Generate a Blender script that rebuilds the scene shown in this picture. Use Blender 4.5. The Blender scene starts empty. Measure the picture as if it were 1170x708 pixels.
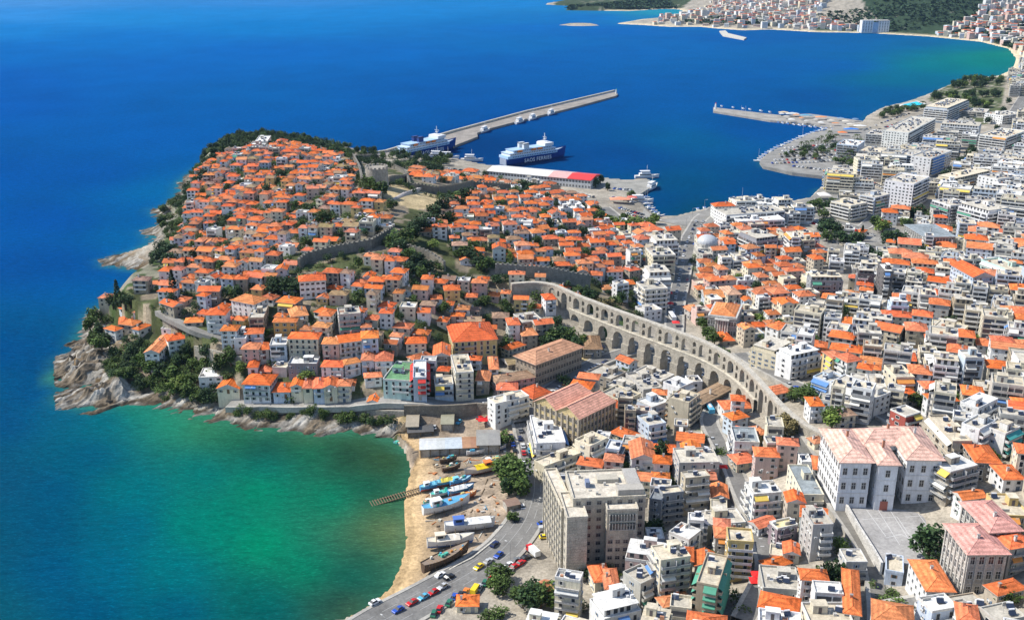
import bpy, math, random
import numpy as np
from mathutils import Vector, Matrix
random.seed(7)
R = random.Random(11)
scene = bpy.context.scene
COL = scene.collection
rad = math.radians
# ------------------------------------------------------------------ camera
CAMH, PITCH, FPX = 200.0, rad(19.7), 1170.0
cam_d = bpy.data.cameras.new('camera'); cam = bpy.data.objects.new('camera', cam_d); COL.objects.link(cam)
cam.location = (0, 0, CAMH); cam.rotation_euler = (math.pi/2-PITCH, 0, 0)
cam_d.sensor_width = 36; cam_d.lens = 36*FPX/1170; cam_d.clip_start = 5; cam_d.clip_end = 40000
scene.camera = cam
# ------------------------------------------------------------------ sky and sun
HAZE = 0.000022
SUN_EL, SUN_AZ = 47.0, -84.0          # azimuth clockwise from the view direction (+Y)
W = bpy.data.worlds.new('World'); scene.world = W; W.use_nodes = True
wn = W.node_tree.nodes; bg = wn['Background']
sky = wn.new('ShaderNodeTexSky'); sky.sky_type = 'NISHITA'; sky.sun_disc = False
sky.sun_elevation = rad(SUN_EL); sky.sun_rotation = rad(SUN_AZ)
sky.air_density = 1.0; sky.dust_density = 0.6; sky.ozone_density = 2.0
W.node_tree.links.new(sky.outputs[0], bg.inputs[0]); bg.inputs[1].default_value = 0.135
sl = bpy.data.lights.new('sun', 'SUN'); sl.energy = 4.4; sl.angle = rad(0.5); sl.color = (1, 0.945, 0.85)
so = bpy.data.objects.new('sun', sl); COL.objects.link(so)
sd = Vector((math.sin(rad(SUN_AZ))*math.cos(rad(SUN_EL)), math.cos(rad(SUN_AZ))*math.cos(rad(SUN_EL)), math.sin(rad(SUN_EL))))
so.rotation_euler = sd.to_track_quat('Z', 'Y').to_euler(); so.location = (-300, 300, 800)
vs = scene.view_settings; vs.view_transform = 'Standard'; vs.look = 'None'; vs.gamma = 1; vs.exposure = 0.42
scene.cycles.max_bounces = 5; scene.cycles.diffuse_bounces = 2; scene.cycles.glossy_bounces = 2
scene.cycles.transmission_bounces = 2; scene.cycles.caustics_reflective = False; scene.cycles.caustics_refractive = False
scene.cycles.use_denoising = False if False else True
# ------------------------------------------------------------------ picture ray helpers (to survey the place from the photograph)
CP, SP = math.cos(PITCH), math.sin(PITCH)
def ray(px, py):
    xr = (px-585)/FPX; yr = -(py-354)/FPX
    return np.array([xr, CP+yr*SP, -SP+yr*CP])
def P(px, py, z=0.0):
    d = ray(px, py)
    if d[2] > -0.012: d = d.copy(); d[2] = -0.012
    t = (z-CAMH)/d[2]
    return np.array([d[0]*t, d[1]*t])
def proj(x, y, z):
    dz = z-CAMH; fw = y*CP-dz*SP; up = y*SP+dz*CP
    return 585+FPX*x/fw, 354-FPX*up/fw, fw
def srgb(r, g, b):
    f = lambda c: (c/255/12.92) if c <= 10 else ((c/255+0.055)/1.055)**2.4
    return (f(r), f(g), f(b), 1.0)
# ------------------------------------------------------------------ the coast, surveyed at sea level
COAST = [(250,800),(330,745),(385,712),(425,690),(447,670),(458,645),(465,615),(461,590),(464,560),(470,535),(462,512),(447,499),(430,493),
 (400,489),(360,491),(330,487),(300,488),(270,482),(255,478),(246,470),(225,470),(200,464),(178,455),(150,456),(128,458),(112,462),(95,459),(79,453),
 (92,448),(112,447),(122,440),(108,438),(88,438),(66,431),(72,420),(78,411),(92,404),(98,396),(96,388),(101,380),(108,365),(118,352),(135,340),(160,326),
 (178,316),(172,307),(150,305),(128,302),(124,297),(142,292),(168,284),(180,272),(172,264),(196,252),(184,246),(178,239),(196,236),(207,226),
 (212,206),(232,190),(250,177),(272,168),(300,165.5),(345,169.5),(378,175),(405,178),(440,186),(470,184),(521,184),(553,190),(600,194),(680,203),
 (712,207),(740,206),(747,211),(728,223),(732,233),(742,243),(752,250),(775,248),(800,242),(840,235),(880,232),(905,232),(925,228),(937,216),
 (958,213),(973,209),(965,203),(940,202),(905,198),(872,190),(868,184),(880,175),(905,163),(925,154),(952,148),(985,142),(990,134),(1010,123),
 (1035,118),(1060,109),(1090,96),(1110,90),(1140,87),(1155,80),(1161,68),(1152,56),(1120,48),(1060,42),(990,38),(930,37),(880,34),(850,35),
 (820,33),(800,31),(764,31),(735,29),(703,27.5),(735,22),(765,21),(788,16),(775,11),(759,10.5),(718,13),(646,12),(668,8),(624,5.5),(650,1),(700,-6),(760,-16)]
coast = np.array([P(x, y, 0) for x, y in COAST])
far_pts = np.array([[9000, 9000], [9000, 100], [300, 60], [-60, 120]], float)
land = np.vstack([coast, far_pts])
def inpoly(pts, poly):
    x, y = pts[:, 0], pts[:, 1]; r = np.zeros(len(pts), bool); n = len(poly)
    for i in range(n):
        x1, y1 = poly[i]; x2, y2 = poly[(i+1) % n]
        if y1 == y2: continue
        r ^= ((y1 > y) != (y2 > y)) & (x < (x2-x1)*(y-y1)/(y2-y1)+x1)
    return r
def distpoly(pts, line, closed=False):
    best = np.full(len(pts), 1e9); n = len(line)
    for i in range(n if closed else n-1):
        a = line[i]; b = line[(i+1) % n]; ab = b-a; L = ab@ab
        if L == 0: continue
        t = np.clip(((pts-a)@ab)/L, 0, 1); q = pts-(a+t[:, None]*ab)
        best = np.minimum(best, q[:, 0]**2+q[:, 1]**2)
    return np.sqrt(best)
# ------------------------------------------------------------------ heights of the ground (photograph x, y, metres)
HP = [(400,700,3),(500,670,3),(597,600,3),(609,540,3),(597,490,4),(520,600,2.2),(500,540,2),(480,640,1.8),(560,560,3),(545,480,2.5),(480,490,2.5),
 (600,465,7),(560,463,8),(480,467,8),(400,467,8),(330,467,8),(270,467,8),(250,464,8),(450,440,12),(380,435,13),(300,430,13),(560,430,10),(340,405,20),
 (280,405,20),(420,400,20),(500,400,16),(560,400,10),(290,378,23),(230,385,24),(200,378,25),(170,400,17),(150,360,25),(120,360,24),(105,400,14),(140,420,13),
 (190,425,13),(230,440,12),(270,345,30),(340,350,31),(420,350,31),(500,350,28),(570,355,18),(600,380,13),(620,420,9),(220,300,24),(190,270,16),(300,290,36),(380,285,40),
 (215,240,22),(260,220,30),(270,190,32),(300,175,32),(350,180,30),(330,230,40),(400,230,42),(430,212,45),(470,215,38),(450,262,42),(520,270,32),(600,290,28),
 (500,200,16),(450,190,10),(540,205,8),(560,235,24),(600,230,16),(640,240,15),(600,255,24),(660,290,18),(600,322,27),(632,330,24),(650,350,19),
 (672,376,13),(714,394,10),(770,420,8),(829,440,10),(700,310,14),(720,290,8),(740,330,9),(700,340,14),(765,370,7),(780,300,4),(770,262,3),(620,212,3),(680,212,2.5),
 (720,215,2.5),(740,210,2.5),(725,255,3),(650,450,6),(690,500,7),(630,560,4),(640,650,4),(600,700,4),(700,690,8),(760,650,10),(790,500,9),(850,600,14),(860,690,15),(900,650,20),
 (930,700,23),(850,510,13),(870,465,17),(905,478,24),(930,500,27),(945,520,27),(960,560,27),(1000,600,27),(1060,590,28),(1000,650,24),(1040,690,27),(1100,690,31),(1165,690,36),(1165,600,38),
 (1100,560,33),(1120,500,32),(1165,450,33),(1050,470,27),(970,465,22),(900,430,17),(850,400,10),(950,400,15),(1050,400,21),(1165,380,25),(900,350,8),(1000,350,12),
 (1100,330,14),(1165,300,16),(850,300,5),(850,250,3),(950,300,5),(1050,270,6),(1165,240,9),(960,240,3),(1000,220,3),(940,180,2.5),(900,190,2.5),(1050,180,3.5),(1165,180,6),
 (1000,140,3),(1100,120,4),(1165,120,7),(1165,90,6),(1168,60,4),(1120,40,8),(1060,35,10),(1000,30,14),(1060,15,34),(1100,20,26),(980,15,26),(940,20,16),(880,22,12),(850,10,18),(900,5,30),
 (800,15,18),(780,24,10),(740,25,6),(720,8,22),(680,6,10),(800,2,22),(1000,0,52),(1165,20,26),(1165,35,16),(1000,-15,85),(1165,-10,70),(800,-15,50),(650,-3,6),(600,760,8),(900,760,26),(1200,760,42)]
def warp(xy):
    return np.stack([1.3*xy[:, 0]/xy[:, 1], np.log(xy[:, 1]/400.0)], 1)
hw = warp(np.array([P(x, y, z) for x, y, z in HP])); hz = np.array([p[2] for p in HP], float)
def _k(a, b): return np.sqrt(((a[:, None, :]-b[None, :, :])**2).sum(2)+0.0004)
Km = _k(hw, hw)-np.eye(len(hw))*0.004
A_ = np.block([[Km, np.ones((len(hw), 1))], [np.ones((1, len(hw))), np.zeros((1, 1))]])
sol = np.linalg.solve(A_, np.append(hz, 0)); hc, h0 = sol[:-1], sol[-1]
NU, NV = 620, 700
U = np.linspace(-0.80, 0.88, NU); V = np.linspace(math.log(190), math.log(9000), NV)
gy = np.exp(V)[:, None]*np.ones(NU)[None, :]; gx = gy*U[None, :]
pts = np.stack([gx.ravel(), gy.ravel()], 1)
wpt = warp(pts); hh = np.empty(len(pts))
for i in range(0, len(pts), 20000): hh[i:i+20000] = _k(wpt[i:i+20000], hw)@hc+h0
inl = inpoly(pts, land); dco = distpoly(pts, coast)
def vnoise(x, y, s, seed=0):
    x = x/s; y = y/s; xi = np.floor(x).astype(int); yi = np.floor(y).astype(int); fx = x-xi; fy = y-yi
    fx = fx*fx*(3-2*fx); fy = fy*fy*(3-2*fy)
    def h(a, b):
        n = (a*374761393+b*668265263+seed*144665) & 0x7fffffff; n = ((n ^ (n >> 13))*1274126177) & 0x7fffffff
        return ((n ^ (n >> 16)) & 65535)/65535.0
    return (h(xi, yi)*(1-fx)+h(xi+1, yi)*fx)*(1-fy)+(h(xi, yi+1)*(1-fx)+h(xi+1, yi+1)*fx)*fy
def poly_px(l, z=0.0): return np.array([P(x, y, z) for x, y in l])
BEACH = poly_px([(360,720),(470,700),(500,640),(520,560),(490,520),(470,480),(440,490),(480,520),(440,600),(430,680),(360,708)])
FARB = poly_px([(1165,100),(1100,100),(1140,70),(1100,55),(800,40),(690,36),(690,-30),(1250,-30),(1250,100)])
beach = inpoly(pts, BEACH); farb = inpoly(pts, FARB)
ROCKZ = poly_px([(60,470),(60,400),(110,330),(110,290),(165,250),(205,180),(240,180),(225,230),(215,300),(160,345),(125,375),(150,395),(200,420),(245,445),(262,466),(400,474),(470,480),(470,500),(250,500)])
rock = inpoly(pts, ROCKZ)
slope = np.where(beach, 0.10, np.where(farb, 0.12, 1.0))
slope = np.where(rock, 0.42, slope)
base = np.where(beach | rock | farb, 0.35, 1.6)
hh = np.maximum(hh, 1.6); hh = np.where(beach, np.maximum(hh, 2.0), hh)
hl = np.minimum(hh, base+dco*slope)
# ribbed rock along the western shore
c, s = math.cos(rad(38)), math.sin(rad(38))
ra = pts[:, 0]*c+pts[:, 1]*s; rb = -pts[:, 0]*s+pts[:, 1]*c
rib = 1-np.abs(2*vnoise(ra, rb*3.2, 17, 3)-1); rib2 = 1-np.abs(2*vnoise(ra, rb*2.4, 6, 5)-1); rub = vnoise(pts[:, 0], pts[:, 1], 2.2, 9)
near = np.exp(-(dco/26.0)**2)
near = near*np.where(inpoly(pts, poly_px([(50,475),(50,392),(122,385),(150,425),(140,475)])), 1.0, .35)
hl = np.where(rock, hl+near*np.clip(dco/3, 0, 1)*((rib-0.55)*7.0+(rib2-.5)*2.4+(rub-0.5)*1.0), hl)
hl = hl+np.where(~rock & ~beach, 0, 0)
off = np.where(rock, -0.25-dco*0.10+(rib-0.45)*1.7*np.exp(-(dco/9)**2)+(rub-.5)*.8*np.exp(-(dco/7)**2), -0.4-dco*np.where(beach, 0.08, 0.5))
hfin = np.where(inl, hl, np.maximum(off, -14))
HG = hfin.reshape(NV, NU)
lnV0, dV = V[0], V[1]-V[0]; U0, dU = U[0], U[1]-U[0]
def H(x, y):
    y = max(y, 191); a = (math.log(y)-lnV0)/dV; b = (x/y-U0)/dU
    a = min(max(a, 0), NV-1.001); b = min(max(b, 0), NU-1.001); i = int(a); j = int(b); fa = a-i; fb = b-j
    return float((HG[i, j]*(1-fb)+HG[i, j+1]*fb)*(1-fa)+(HG[i+1, j]*(1-fb)+HG[i+1, j+1]*fb)*fa)
def Hv(x, y):
    y = np.maximum(y, 191); a = np.clip((np.log(y)-lnV0)/dV, 0, NV-1.001); b = np.clip((x/y-U0)/dU, 0, NU-1.001)
    i = a.astype(int); j = b.astype(int); fa = a-i; fb = b-j
    return (HG[i, j]*(1-fb)+HG[i, j+1]*fb)*(1-fa)+(HG[i+1, j]*(1-fb)+HG[i+1, j+1]*fb)*fa
ZT = np.linspace(220, -14, 470)
def PG(px, py, h=0.0):
    """first point of the surface `h` metres above the ground seen at a photograph position"""
    d = ray(px, py)
    if d[2] > -0.012: d[2] = -0.012
    t = (np.linspace(190, 0, 761)-CAMH)/d[2]; x = d[0]*t; y = d[1]*t; z = CAMH+d[2]*t
    g = np.maximum(Hv(x, y), 0)+h; k = np.nonzero(z <= g)[0]; k = k[0] if len(k) else len(t)-1
    if k > 0:
        e0 = z[k-1]-g[k-1]; e1 = g[k]-z[k]; f = e0/(e0+e1+1e-9); tt = t[k-1]*(1-f)+t[k]*f
    else: tt = t[k]
    return np.array([d[0]*tt, d[1]*tt]), CAMH+d[2]*tt
# ------------------------------------------------------------------ tagging
def tag(o, label=None, cat=None, group=None, kind=None):
    if label: o['label'] = label
    if cat: o['category'] = cat
    if group: o['group'] = group
    if kind: o['kind'] = kind
    return o
def link(name, data, parent=None, loc=None, rz=None):
    o = bpy.data.objects.new(name, data); COL.objects.link(o)
    if parent is not None: o.parent = parent
    if loc is not None: o.location = loc
    if rz is not None: o.rotation_euler = (0, 0, rz)
    return o
def empty(name, loc, rz=0.0):
    o = link(name, None, None, loc, rz); o.empty_display_size = 1.0; return o
# ------------------------------------------------------------------ mesh builder: every face carries a material slot and its own paint colour
class MB:
    def __init__(s): s.v = []; s.f = []; s.m = []; s.c = []; s.mats = []
    def mi(s, m):
        if m not in s.mats: s.mats.append(m)
        return s.mats.index(m)
    def quad(s, pts, m, c=(1, 1, 1)):
        n = len(s.v); s.v.extend(pts); s.f.append(tuple(range(n, n+len(pts)))); s.m.append(s.mi(m)); s.c.append(c)
    def box(s, x0, x1, y0, y1, z0, z1, m, c=(1, 1, 1), top=None, bottom=True, tm=None):
        n = len(s.v); s.v.extend([(x0,y0,z0),(x1,y0,z0),(x1,y1,z0),(x0,y1,z0),(x0,y0,z1),(x1,y0,z1),(x1,y1,z1),(x0,y1,z1)])
        k = s.mi(m)
        for f in ((0,1,5,4),(1,2,6,5),(2,3,7,6),(3,0,4,7)): s.f.append(tuple(n+i for i in f)); s.m.append(k); s.c.append(c)
        s.f.append((n+4,n+5,n+6,n+7)); s.m.append(s.mi(tm) if tm else k); s.c.append(top or c)
        if bottom: s.f.append((n+3,n+2,n+1,n)); s.m.append(k); s.c.append(c)
    def obox(s, cx, cy, cz, lx, ly, lz, ang, m, c=(1, 1, 1), tilt=0.0):
        ca, sa = math.cos(ang), math.sin(ang); ct, st = math.cos(tilt), math.sin(tilt); n = len(s.v)
        for dz in (-.5, .5):
            for dx, dy in ((-.5,-.5),(.5,-.5),(.5,.5),(-.5,.5)):
                x, y, z = dx*lx, dy*ly, dz*lz; y, z = y*ct-z*st, y*st+z*ct
                s.v.append((cx+x*ca-y*sa, cy+x*sa+y*ca, cz+z))
        k = s.mi(m)
        for f in ((0,1,5,4),(1,2,6,5),(2,3,7,6),(3,0,4,7),(4,5,6,7),(3,2,1,0)): s.f.append(tuple(n+i for i in f)); s.m.append(k); s.c.append(c)
    def cyl(s, x, y, z0, z1, r0, r1, n, m, c=(1, 1, 1), cap=True):
        b = len(s.v); k = s.mi(m)
        for z, r in ((z0, r0), (z1, r1)):
            for i in range(n): a = 2*math.pi*i/n; s.v.append((x+r*math.cos(a), y+r*math.sin(a), z))
        for i in range(n): s.f.append((b+i, b+(i+1) % n, b+n+(i+1) % n, b+n+i)); s.m.append(k); s.c.append(c)
        if cap: s.f.append(tuple(b+n+i for i in range(n))); s.m.append(k); s.c.append(c)
    def tube(s, a, b, r, m, c=(1, 1, 1), n=5):
        a = Vector(a); b = Vector(b); d = (b-a).normalized(); u = d.orthogonal().normalized(); w = d.cross(u); q = len(s.v); k = s.mi(m)
        for p in (a, b):
            for i in range(n): t = 2*math.pi*i/n; s.v.append(tuple(p+u*(r*math.cos(t))+w*(r*math.sin(t))))
        for i in range(n): s.f.append((q+i, q+(i+1) % n, q+n+(i+1) % n, q+n+i)); s.m.append(k); s.c.append(c)
    def mesh(s, name, smooth=False):
        me = bpy.data.meshes.new(name); me.from_pydata(s.v, [], s.f)
        for m in s.mats: me.materials.append(MAT[m])
        if s.f:
            me.polygons.foreach_set('material_index', s.m)
            ln = np.array([len(f) for f in s.f]); c = np.array([(q[0], q[1], q[2], 1.0) for q in s.c], 'f')
            at = me.color_attributes.new('Col', 'FLOAT_COLOR', 'CORNER'); at.data.foreach_set('color', np.repeat(c, ln, 0).ravel())
            if smooth: me.polygons.foreach_set('use_smooth', [True]*len(s.f))
        me.update(); return me
    def build(s, name, parent=None, loc=None, rz=None, smooth=False):
        return link(name, s.mesh(name, smooth), parent, loc, rz)
# ------------------------------------------------------------------ materials
MAT = {}
def newmat(name):
    m = bpy.data.materials.new(name); m.use_nodes = True; MAT[name] = m; nt = m.node_tree
    return m, nt, nt.nodes, nt.links, nt.nodes['Principled BSDF']
def node(ns, t, **k):
    n = ns.new(t)
    for a, v in k.items(): setattr(n, a, v)
    return n
def mul(nt, a, b, fac=1.0, mode='MULTIPLY'):
    n = nt.nodes.new('ShaderNodeMix'); n.data_type = 'RGBA'; n.blend_type = mode; n.inputs[0].default_value = fac
    nt.links.new(a, n.inputs[6])
    if isinstance(b, tuple): n.inputs[7].default_value = b
    else: nt.links.new(b, n.inputs[7])
    return n
def noise(nt, vec, scale, detail=3, rough=0.6, lo=0.3, hi=0.7, a=0.7, b=1.15):
    n = nt.nodes.new('ShaderNodeTexNoise'); n.inputs['Scale'].default_value = scale; n.inputs['Detail'].default_value = detail; n.inputs['Roughness'].default_value = rough
    nt.links.new(vec, n.inputs['Vector'])
    r = nt.nodes.new('ShaderNodeMapRange'); r.inputs[1].default_value = lo; r.inputs[2].default_value = hi; r.inputs[3].default_value = a; r.inputs[4].default_value = b
    nt.links.new(n.outputs[0], r.inputs[0]); return n, r
def paint(name, rough=0.85, spec=0.25, n1=(0.35, .75, 1.12), n2=(2.5, .85, 1.1), streak=0.0, metal=0.0, world=False, rows=0.0, bump=0.0, rnd=0.0):
    m, nt, ns, ln, bs = newmat(name)
    at = node(ns, 'ShaderNodeVertexColor', layer_name='Col')
    tc = ns.new('ShaderNodeTexCoord'); oi = ns.new('ShaderNodeObjectInfo')
    if world:
        g = ns.new('ShaderNodeNewGeometry'); vec = g.outputs['Position']
    else:
        add = node(ns, 'ShaderNodeVectorMath', operation='MULTIPLY_ADD'); add.inputs[1].default_value = (1, 1, 1)
        cmb = ns.new('ShaderNodeCombineXYZ'); k = node(ns, 'ShaderNodeMath', operation='MULTIPLY'); k.inputs[1].default_value = 157.0
        ln.new(oi.outputs['Random'], k.inputs[0]); ln.new(k.outputs[0], cmb.inputs[0]); ln.new(k.outputs[0], cmb.inputs[2])
        ln.new(tc.outputs['Object'], add.inputs[0]); ln.new(cmb.outputs[0], add.inputs[2]); vec = add.outputs[0]
    _, r1 = noise(nt, vec, n1[0], 4, .62, .3, .7, n1[1], n1[2]); _, r2 = noise(nt, vec, n2[0], 3, .6, .3, .7, n2[1], n2[2])
    c = mul(nt, at.outputs[0], r1.outputs[0]); c = mul(nt, c.outputs[2], r2.outputs[0])
    if streak:
        mp = ns.new('ShaderNodeMapping'); mp.inputs['Scale'].default_value = (1.3, 1.3, 0.12); ln.new(vec, mp.inputs[0])
        _, r3 = noise(nt, mp.outputs[0], 1.0, 4, .65, .42, .72, 1.0, 1.0-streak); c = mul(nt, c.outputs[2], r3.outputs[0])
    if rows:
        wv = node(ns, 'ShaderNodeTexWave', wave_type='BANDS', bands_direction='Z'); wv.inputs['Scale'].default_value = rows; wv.inputs['Distortion'].default_value = .6
        ln.new(vec, wv.inputs['Vector']); rr = ns.new('ShaderNodeMapRange'); rr.inputs[3].default_value = .78; rr.inputs[4].default_value = 1.1; ln.new(wv.outputs[0], rr.inputs[0]); c = mul(nt, c.outputs[2], rr.outputs[0])
    if rnd:
        rr = ns.new('ShaderNodeMapRange'); rr.inputs[3].default_value = 1-rnd; rr.inputs[4].default_value = 1+rnd*.6; ln.new(oi.outputs['Random'], rr.inputs[0]); c = mul(nt, c.outputs[2], rr.outputs[0])
    ln.new(c.outputs[2], bs.inputs['Base Color'])
    bs.inputs['Roughness'].default_value = rough; bs.inputs['Specular IOR Level'].default_value = spec; bs.inputs['Metallic'].default_value = metal
    if bump:
        nz = ns.new('ShaderNodeTexNoise'); nz.inputs['Scale'].default_value = 1.2; nz.inputs['Detail'].default_value = 5; ln.new(vec, nz.inputs['Vector'])
        bp = ns.new('ShaderNodeBump'); bp.inputs['Strength'].default_value = bump; bp.inputs['Distance'].default_value = 0.6; ln.new(nz.outputs[0], bp.inputs['Height']); ln.new(bp.outputs[0], bs.inputs['Normal'])
    return m
paint('plaster', .85, .2, (.25, .86, 1.08), (2.2, .9, 1.06), streak=.24)
paint('roof_tile', .8, .2, (.45, .62, 1.18), (2.6, .66, 1.22), rows=.55, rnd=.12)
paint('flat_roof', .9, .15, (.35, .66, 1.12), (1.3, .76, 1.12))
paint('stone', .92, .15, (.4, .72, 1.15), (2.4, .7, 1.2), streak=.2, bump=.5)
paint('plain', .6, .35, (.5, .92, 1.05), (3, .95, 1.04))
paint('cloth', .8, .15, (.8, .9, 1.06), (4, .9, 1.06))
paint('metal', .45, .5, (.5, .85, 1.08), (3, .9, 1.06), streak=.15)
paint('car_paint', .25, .5, (.5, 1, 1), (3, 1, 1))
paint('foliage', .7, .2, (.3, .7, 1.25), (2.0, .8, 1.2), rnd=.25)
paint('bark', .9, .1, (1, .8, 1.1), (5, .8, 1.1))
paint('asphalt', .9, .2, (.09, .70, 1.18), (1.1, .80, 1.14), world=True)
paint('ground', .95, .1, (.12, .68, 1.22), (.9, .7, 1.25), world=True, bump=.35)
def glassmat():
    m, nt, ns, ln, bs = newmat('glass'); at = node(ns, 'ShaderNodeVertexColor', layer_name='Col')
    ln.new(at.outputs[0], bs.inputs['Base Color']); bs.inputs['Roughness'].default_value = .12; bs.inputs['Specular IOR Level'].default_value = .6
glassmat()
def tomesh(name, verts, faces, cols, mat, smooth=False):
    me = bpy.data.meshes.new(name); me.vertices.add(len(verts)); me.vertices.foreach_set('co', verts.ravel())
    nf = len(faces); me.loops.add(nf*4); me.polygons.add(nf); me.loops.foreach_set('vertex_index', faces.ravel())
    me.polygons.foreach_set('loop_start', np.arange(0, nf*4, 4)); me.polygons.foreach_set('loop_total', np.full(nf, 4))
    me.update(calc_edges=True)
    at = me.color_attributes.new('Col', 'FLOAT_COLOR', 'POINT'); at.data.foreach_set('color', cols.astype('f').ravel())
    me.polygons.foreach_set('use_smooth', [smooth]*nf); me.materials.append(MAT[mat]); return me
# ------------------------------------------------------------------ terrain
def lin(*c): return np.array(srgb(*c)[:3])
gcol = np.tile(np.array([.34, .305, .25]), (len(pts), 1))
n1 = vnoise(pts[:, 0], pts[:, 1], 14, 1)[:, None]; n2 = vnoise(pts[:, 0], pts[:, 1], 4, 2)[:, None]
gcol = gcol*(.75+.5*n1)
cape = inpoly(pts, poly_px([(50,475),(50,392),(122,385),(150,425),(140,475)])); GREEN = np.array([.055, .085, .03]); SOIL = np.array([.36, .27, .17]); ROCKC = np.array([.17, .14, .10]); SAND = np.array([.60, .42, .22])
ROCKW = np.array([.30, .28, .24])
zones = [(poly_px([(150,318),(180,300),(205,330),(190,352),(160,345)],20), GREEN, .5),
 (poly_px([(112,395),(150,372),(200,385),(245,400),(268,412),(266,440),(250,462),(205,455),(160,440),(130,425)],14), GREEN, .45),
 (poly_px([(196,178),(270,160),(230,215),(215,240),(212,300),(165,345),(110,400),(100,380),(150,320),(190,290),(180,250)],14), GREEN, .5),
 (poly_px([(440,262),(520,225),(620,210),(640,232),(560,245),(520,300),(470,310),(430,290)],30), GREEN, .35),
 (poly_px([(640,325),(700,335),(730,360),(690,385),(640,345)],14), GREEN, .35),
 (poly_px([(930,20),(1010,20),(960,0),(1010,-30),(1120,-30),(1145,15),(1100,28),(1020,38),(960,34)],30), np.array([.035,.06,.03]), .05),
 (poly_px([(630,-3),(760,-14),(800,2),(775,9),(720,13),(640,12)],8), np.array([.045,.065,.03]), .15),
 (poly_px([(1120,45),(1180,20),(1180,62),(1150,52)],12), np.array([.04,.07,.03]), .2),
 (poly_px([(1090,92),(1150,88),(1140,140),(1120,145),(1085,130),(1060,112)],4), np.array([.09,.11,.05]), .35),
 (poly_px([(935,245),(1060,255),(1065,300),(1000,305),(960,290),(930,268)],5), np.array([.25,.24,.22]), .1)]
for pg, colr, mixn in zones:
    k = inpoly(pts, pg)[:, None]; w = np.where(vnoise(pts[:, 0], pts[:, 1], 7, 4)[:, None] > mixn*0.9, 1.0, 0.25); gcol = np.where(k, gcol*(1-w)+colr*w*(.7+.6*n2), gcol)
OLDP = poly_px([(110,400),(100,350),(190,320),(200,250),(240,180),(300,160),(400,180),(540,205),(690,225),(720,290),(735,335),(640,325),(600,330),(570,400),(550,455),(262,462)], 22)
kk = inpoly(pts, OLDP)[:, None]; gs_ = vnoise(pts[:, 0], pts[:, 1], 9, 14)[:, None]; gcol = np.where(kk, np.where(gs_ > .47, np.array([.07,.082,.035])*(.6+.9*n2), np.array([.27,.225,.165])*(.7+.5*n2)), gcol)
rk = rock[:, None]; rc = np.where(vnoise(ra, rb*3, 12, 8)[:, None] > .45, ROCKW, ROCKC*np.array([1, .85, .66]))*(.6+.7*n2)
w = np.clip(1.35-dco/np.where(cape, 26, 11)+(n1[:, 0]-.5)*1.1, 0, 1)[:, None]
gcol = np.where(rk, gcol*(1-w)+rc*w, gcol)
wet = np.clip(1-hfin/1.0, 0, 1)[:, None]; gcol = np.where(rk, gcol*(1-.62*wet), gcol)
b_ = beach[:, None]; yard = inpoly(pts, poly_px([(462,515),(480,482),(590,480),(600,560),(585,600),(540,640),(480,660),(440,690),(455,600)],2))[:, None]
gcol = np.where(yard, np.array([.34,.27,.20])*(.6+.7*n1)*(.7+.6*n2), gcol)
sw = np.clip(1.2-dco/11, 0, 1)[:, None]; gcol = np.where(b_, gcol*(1-sw)+SAND*np.where(dco[:, None] < 3.2, .72, 1.0)*(.85+.3*n2)*sw, gcol)
fb = farb[:, None]; sw = np.clip(1.4-dco/18, 0, 1)[:, None]; gcol = np.where(fb, gcol*(1-sw)+np.array([.62,.52,.36])*sw, gcol)
FORT = poly_px([(404,180),(440,186),(445,205),(470,212),(505,214),(500,232),(470,238),(440,230),(410,212)], 40)
gcol = np.where(inpoly(pts, FORT)[:, None], np.array([.48,.38,.22])*(.75+.5*n2), gcol)
BR = poly_px([(660,392),(700,402),(690,415),(655,405)], 11); gcol = np.where(inpoly(pts, BR)[:, None], np.array([.46,.37,.2]), gcol)
idx = np.arange(NU*NV).reshape(NV, NU); F = np.stack([idx[:-1, :-1], idx[:-1, 1:], idx[1:, 1:], idx[1:, :-1]], -1).reshape(-1, 4)
keep = (hfin[F] > -9).any(1); F = F[keep]
cols = np.concatenate([gcol, np.ones((len(pts), 1))], 1); vv = np.concatenate([pts, hfin[:, None]], 1)
ter = link('terrain', tomesh('terrain', vv, F, cols, 'ground', True)); tag(ter, 'hilly ground of the town and its rocky shore', 'terrain', kind='structure')
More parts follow.
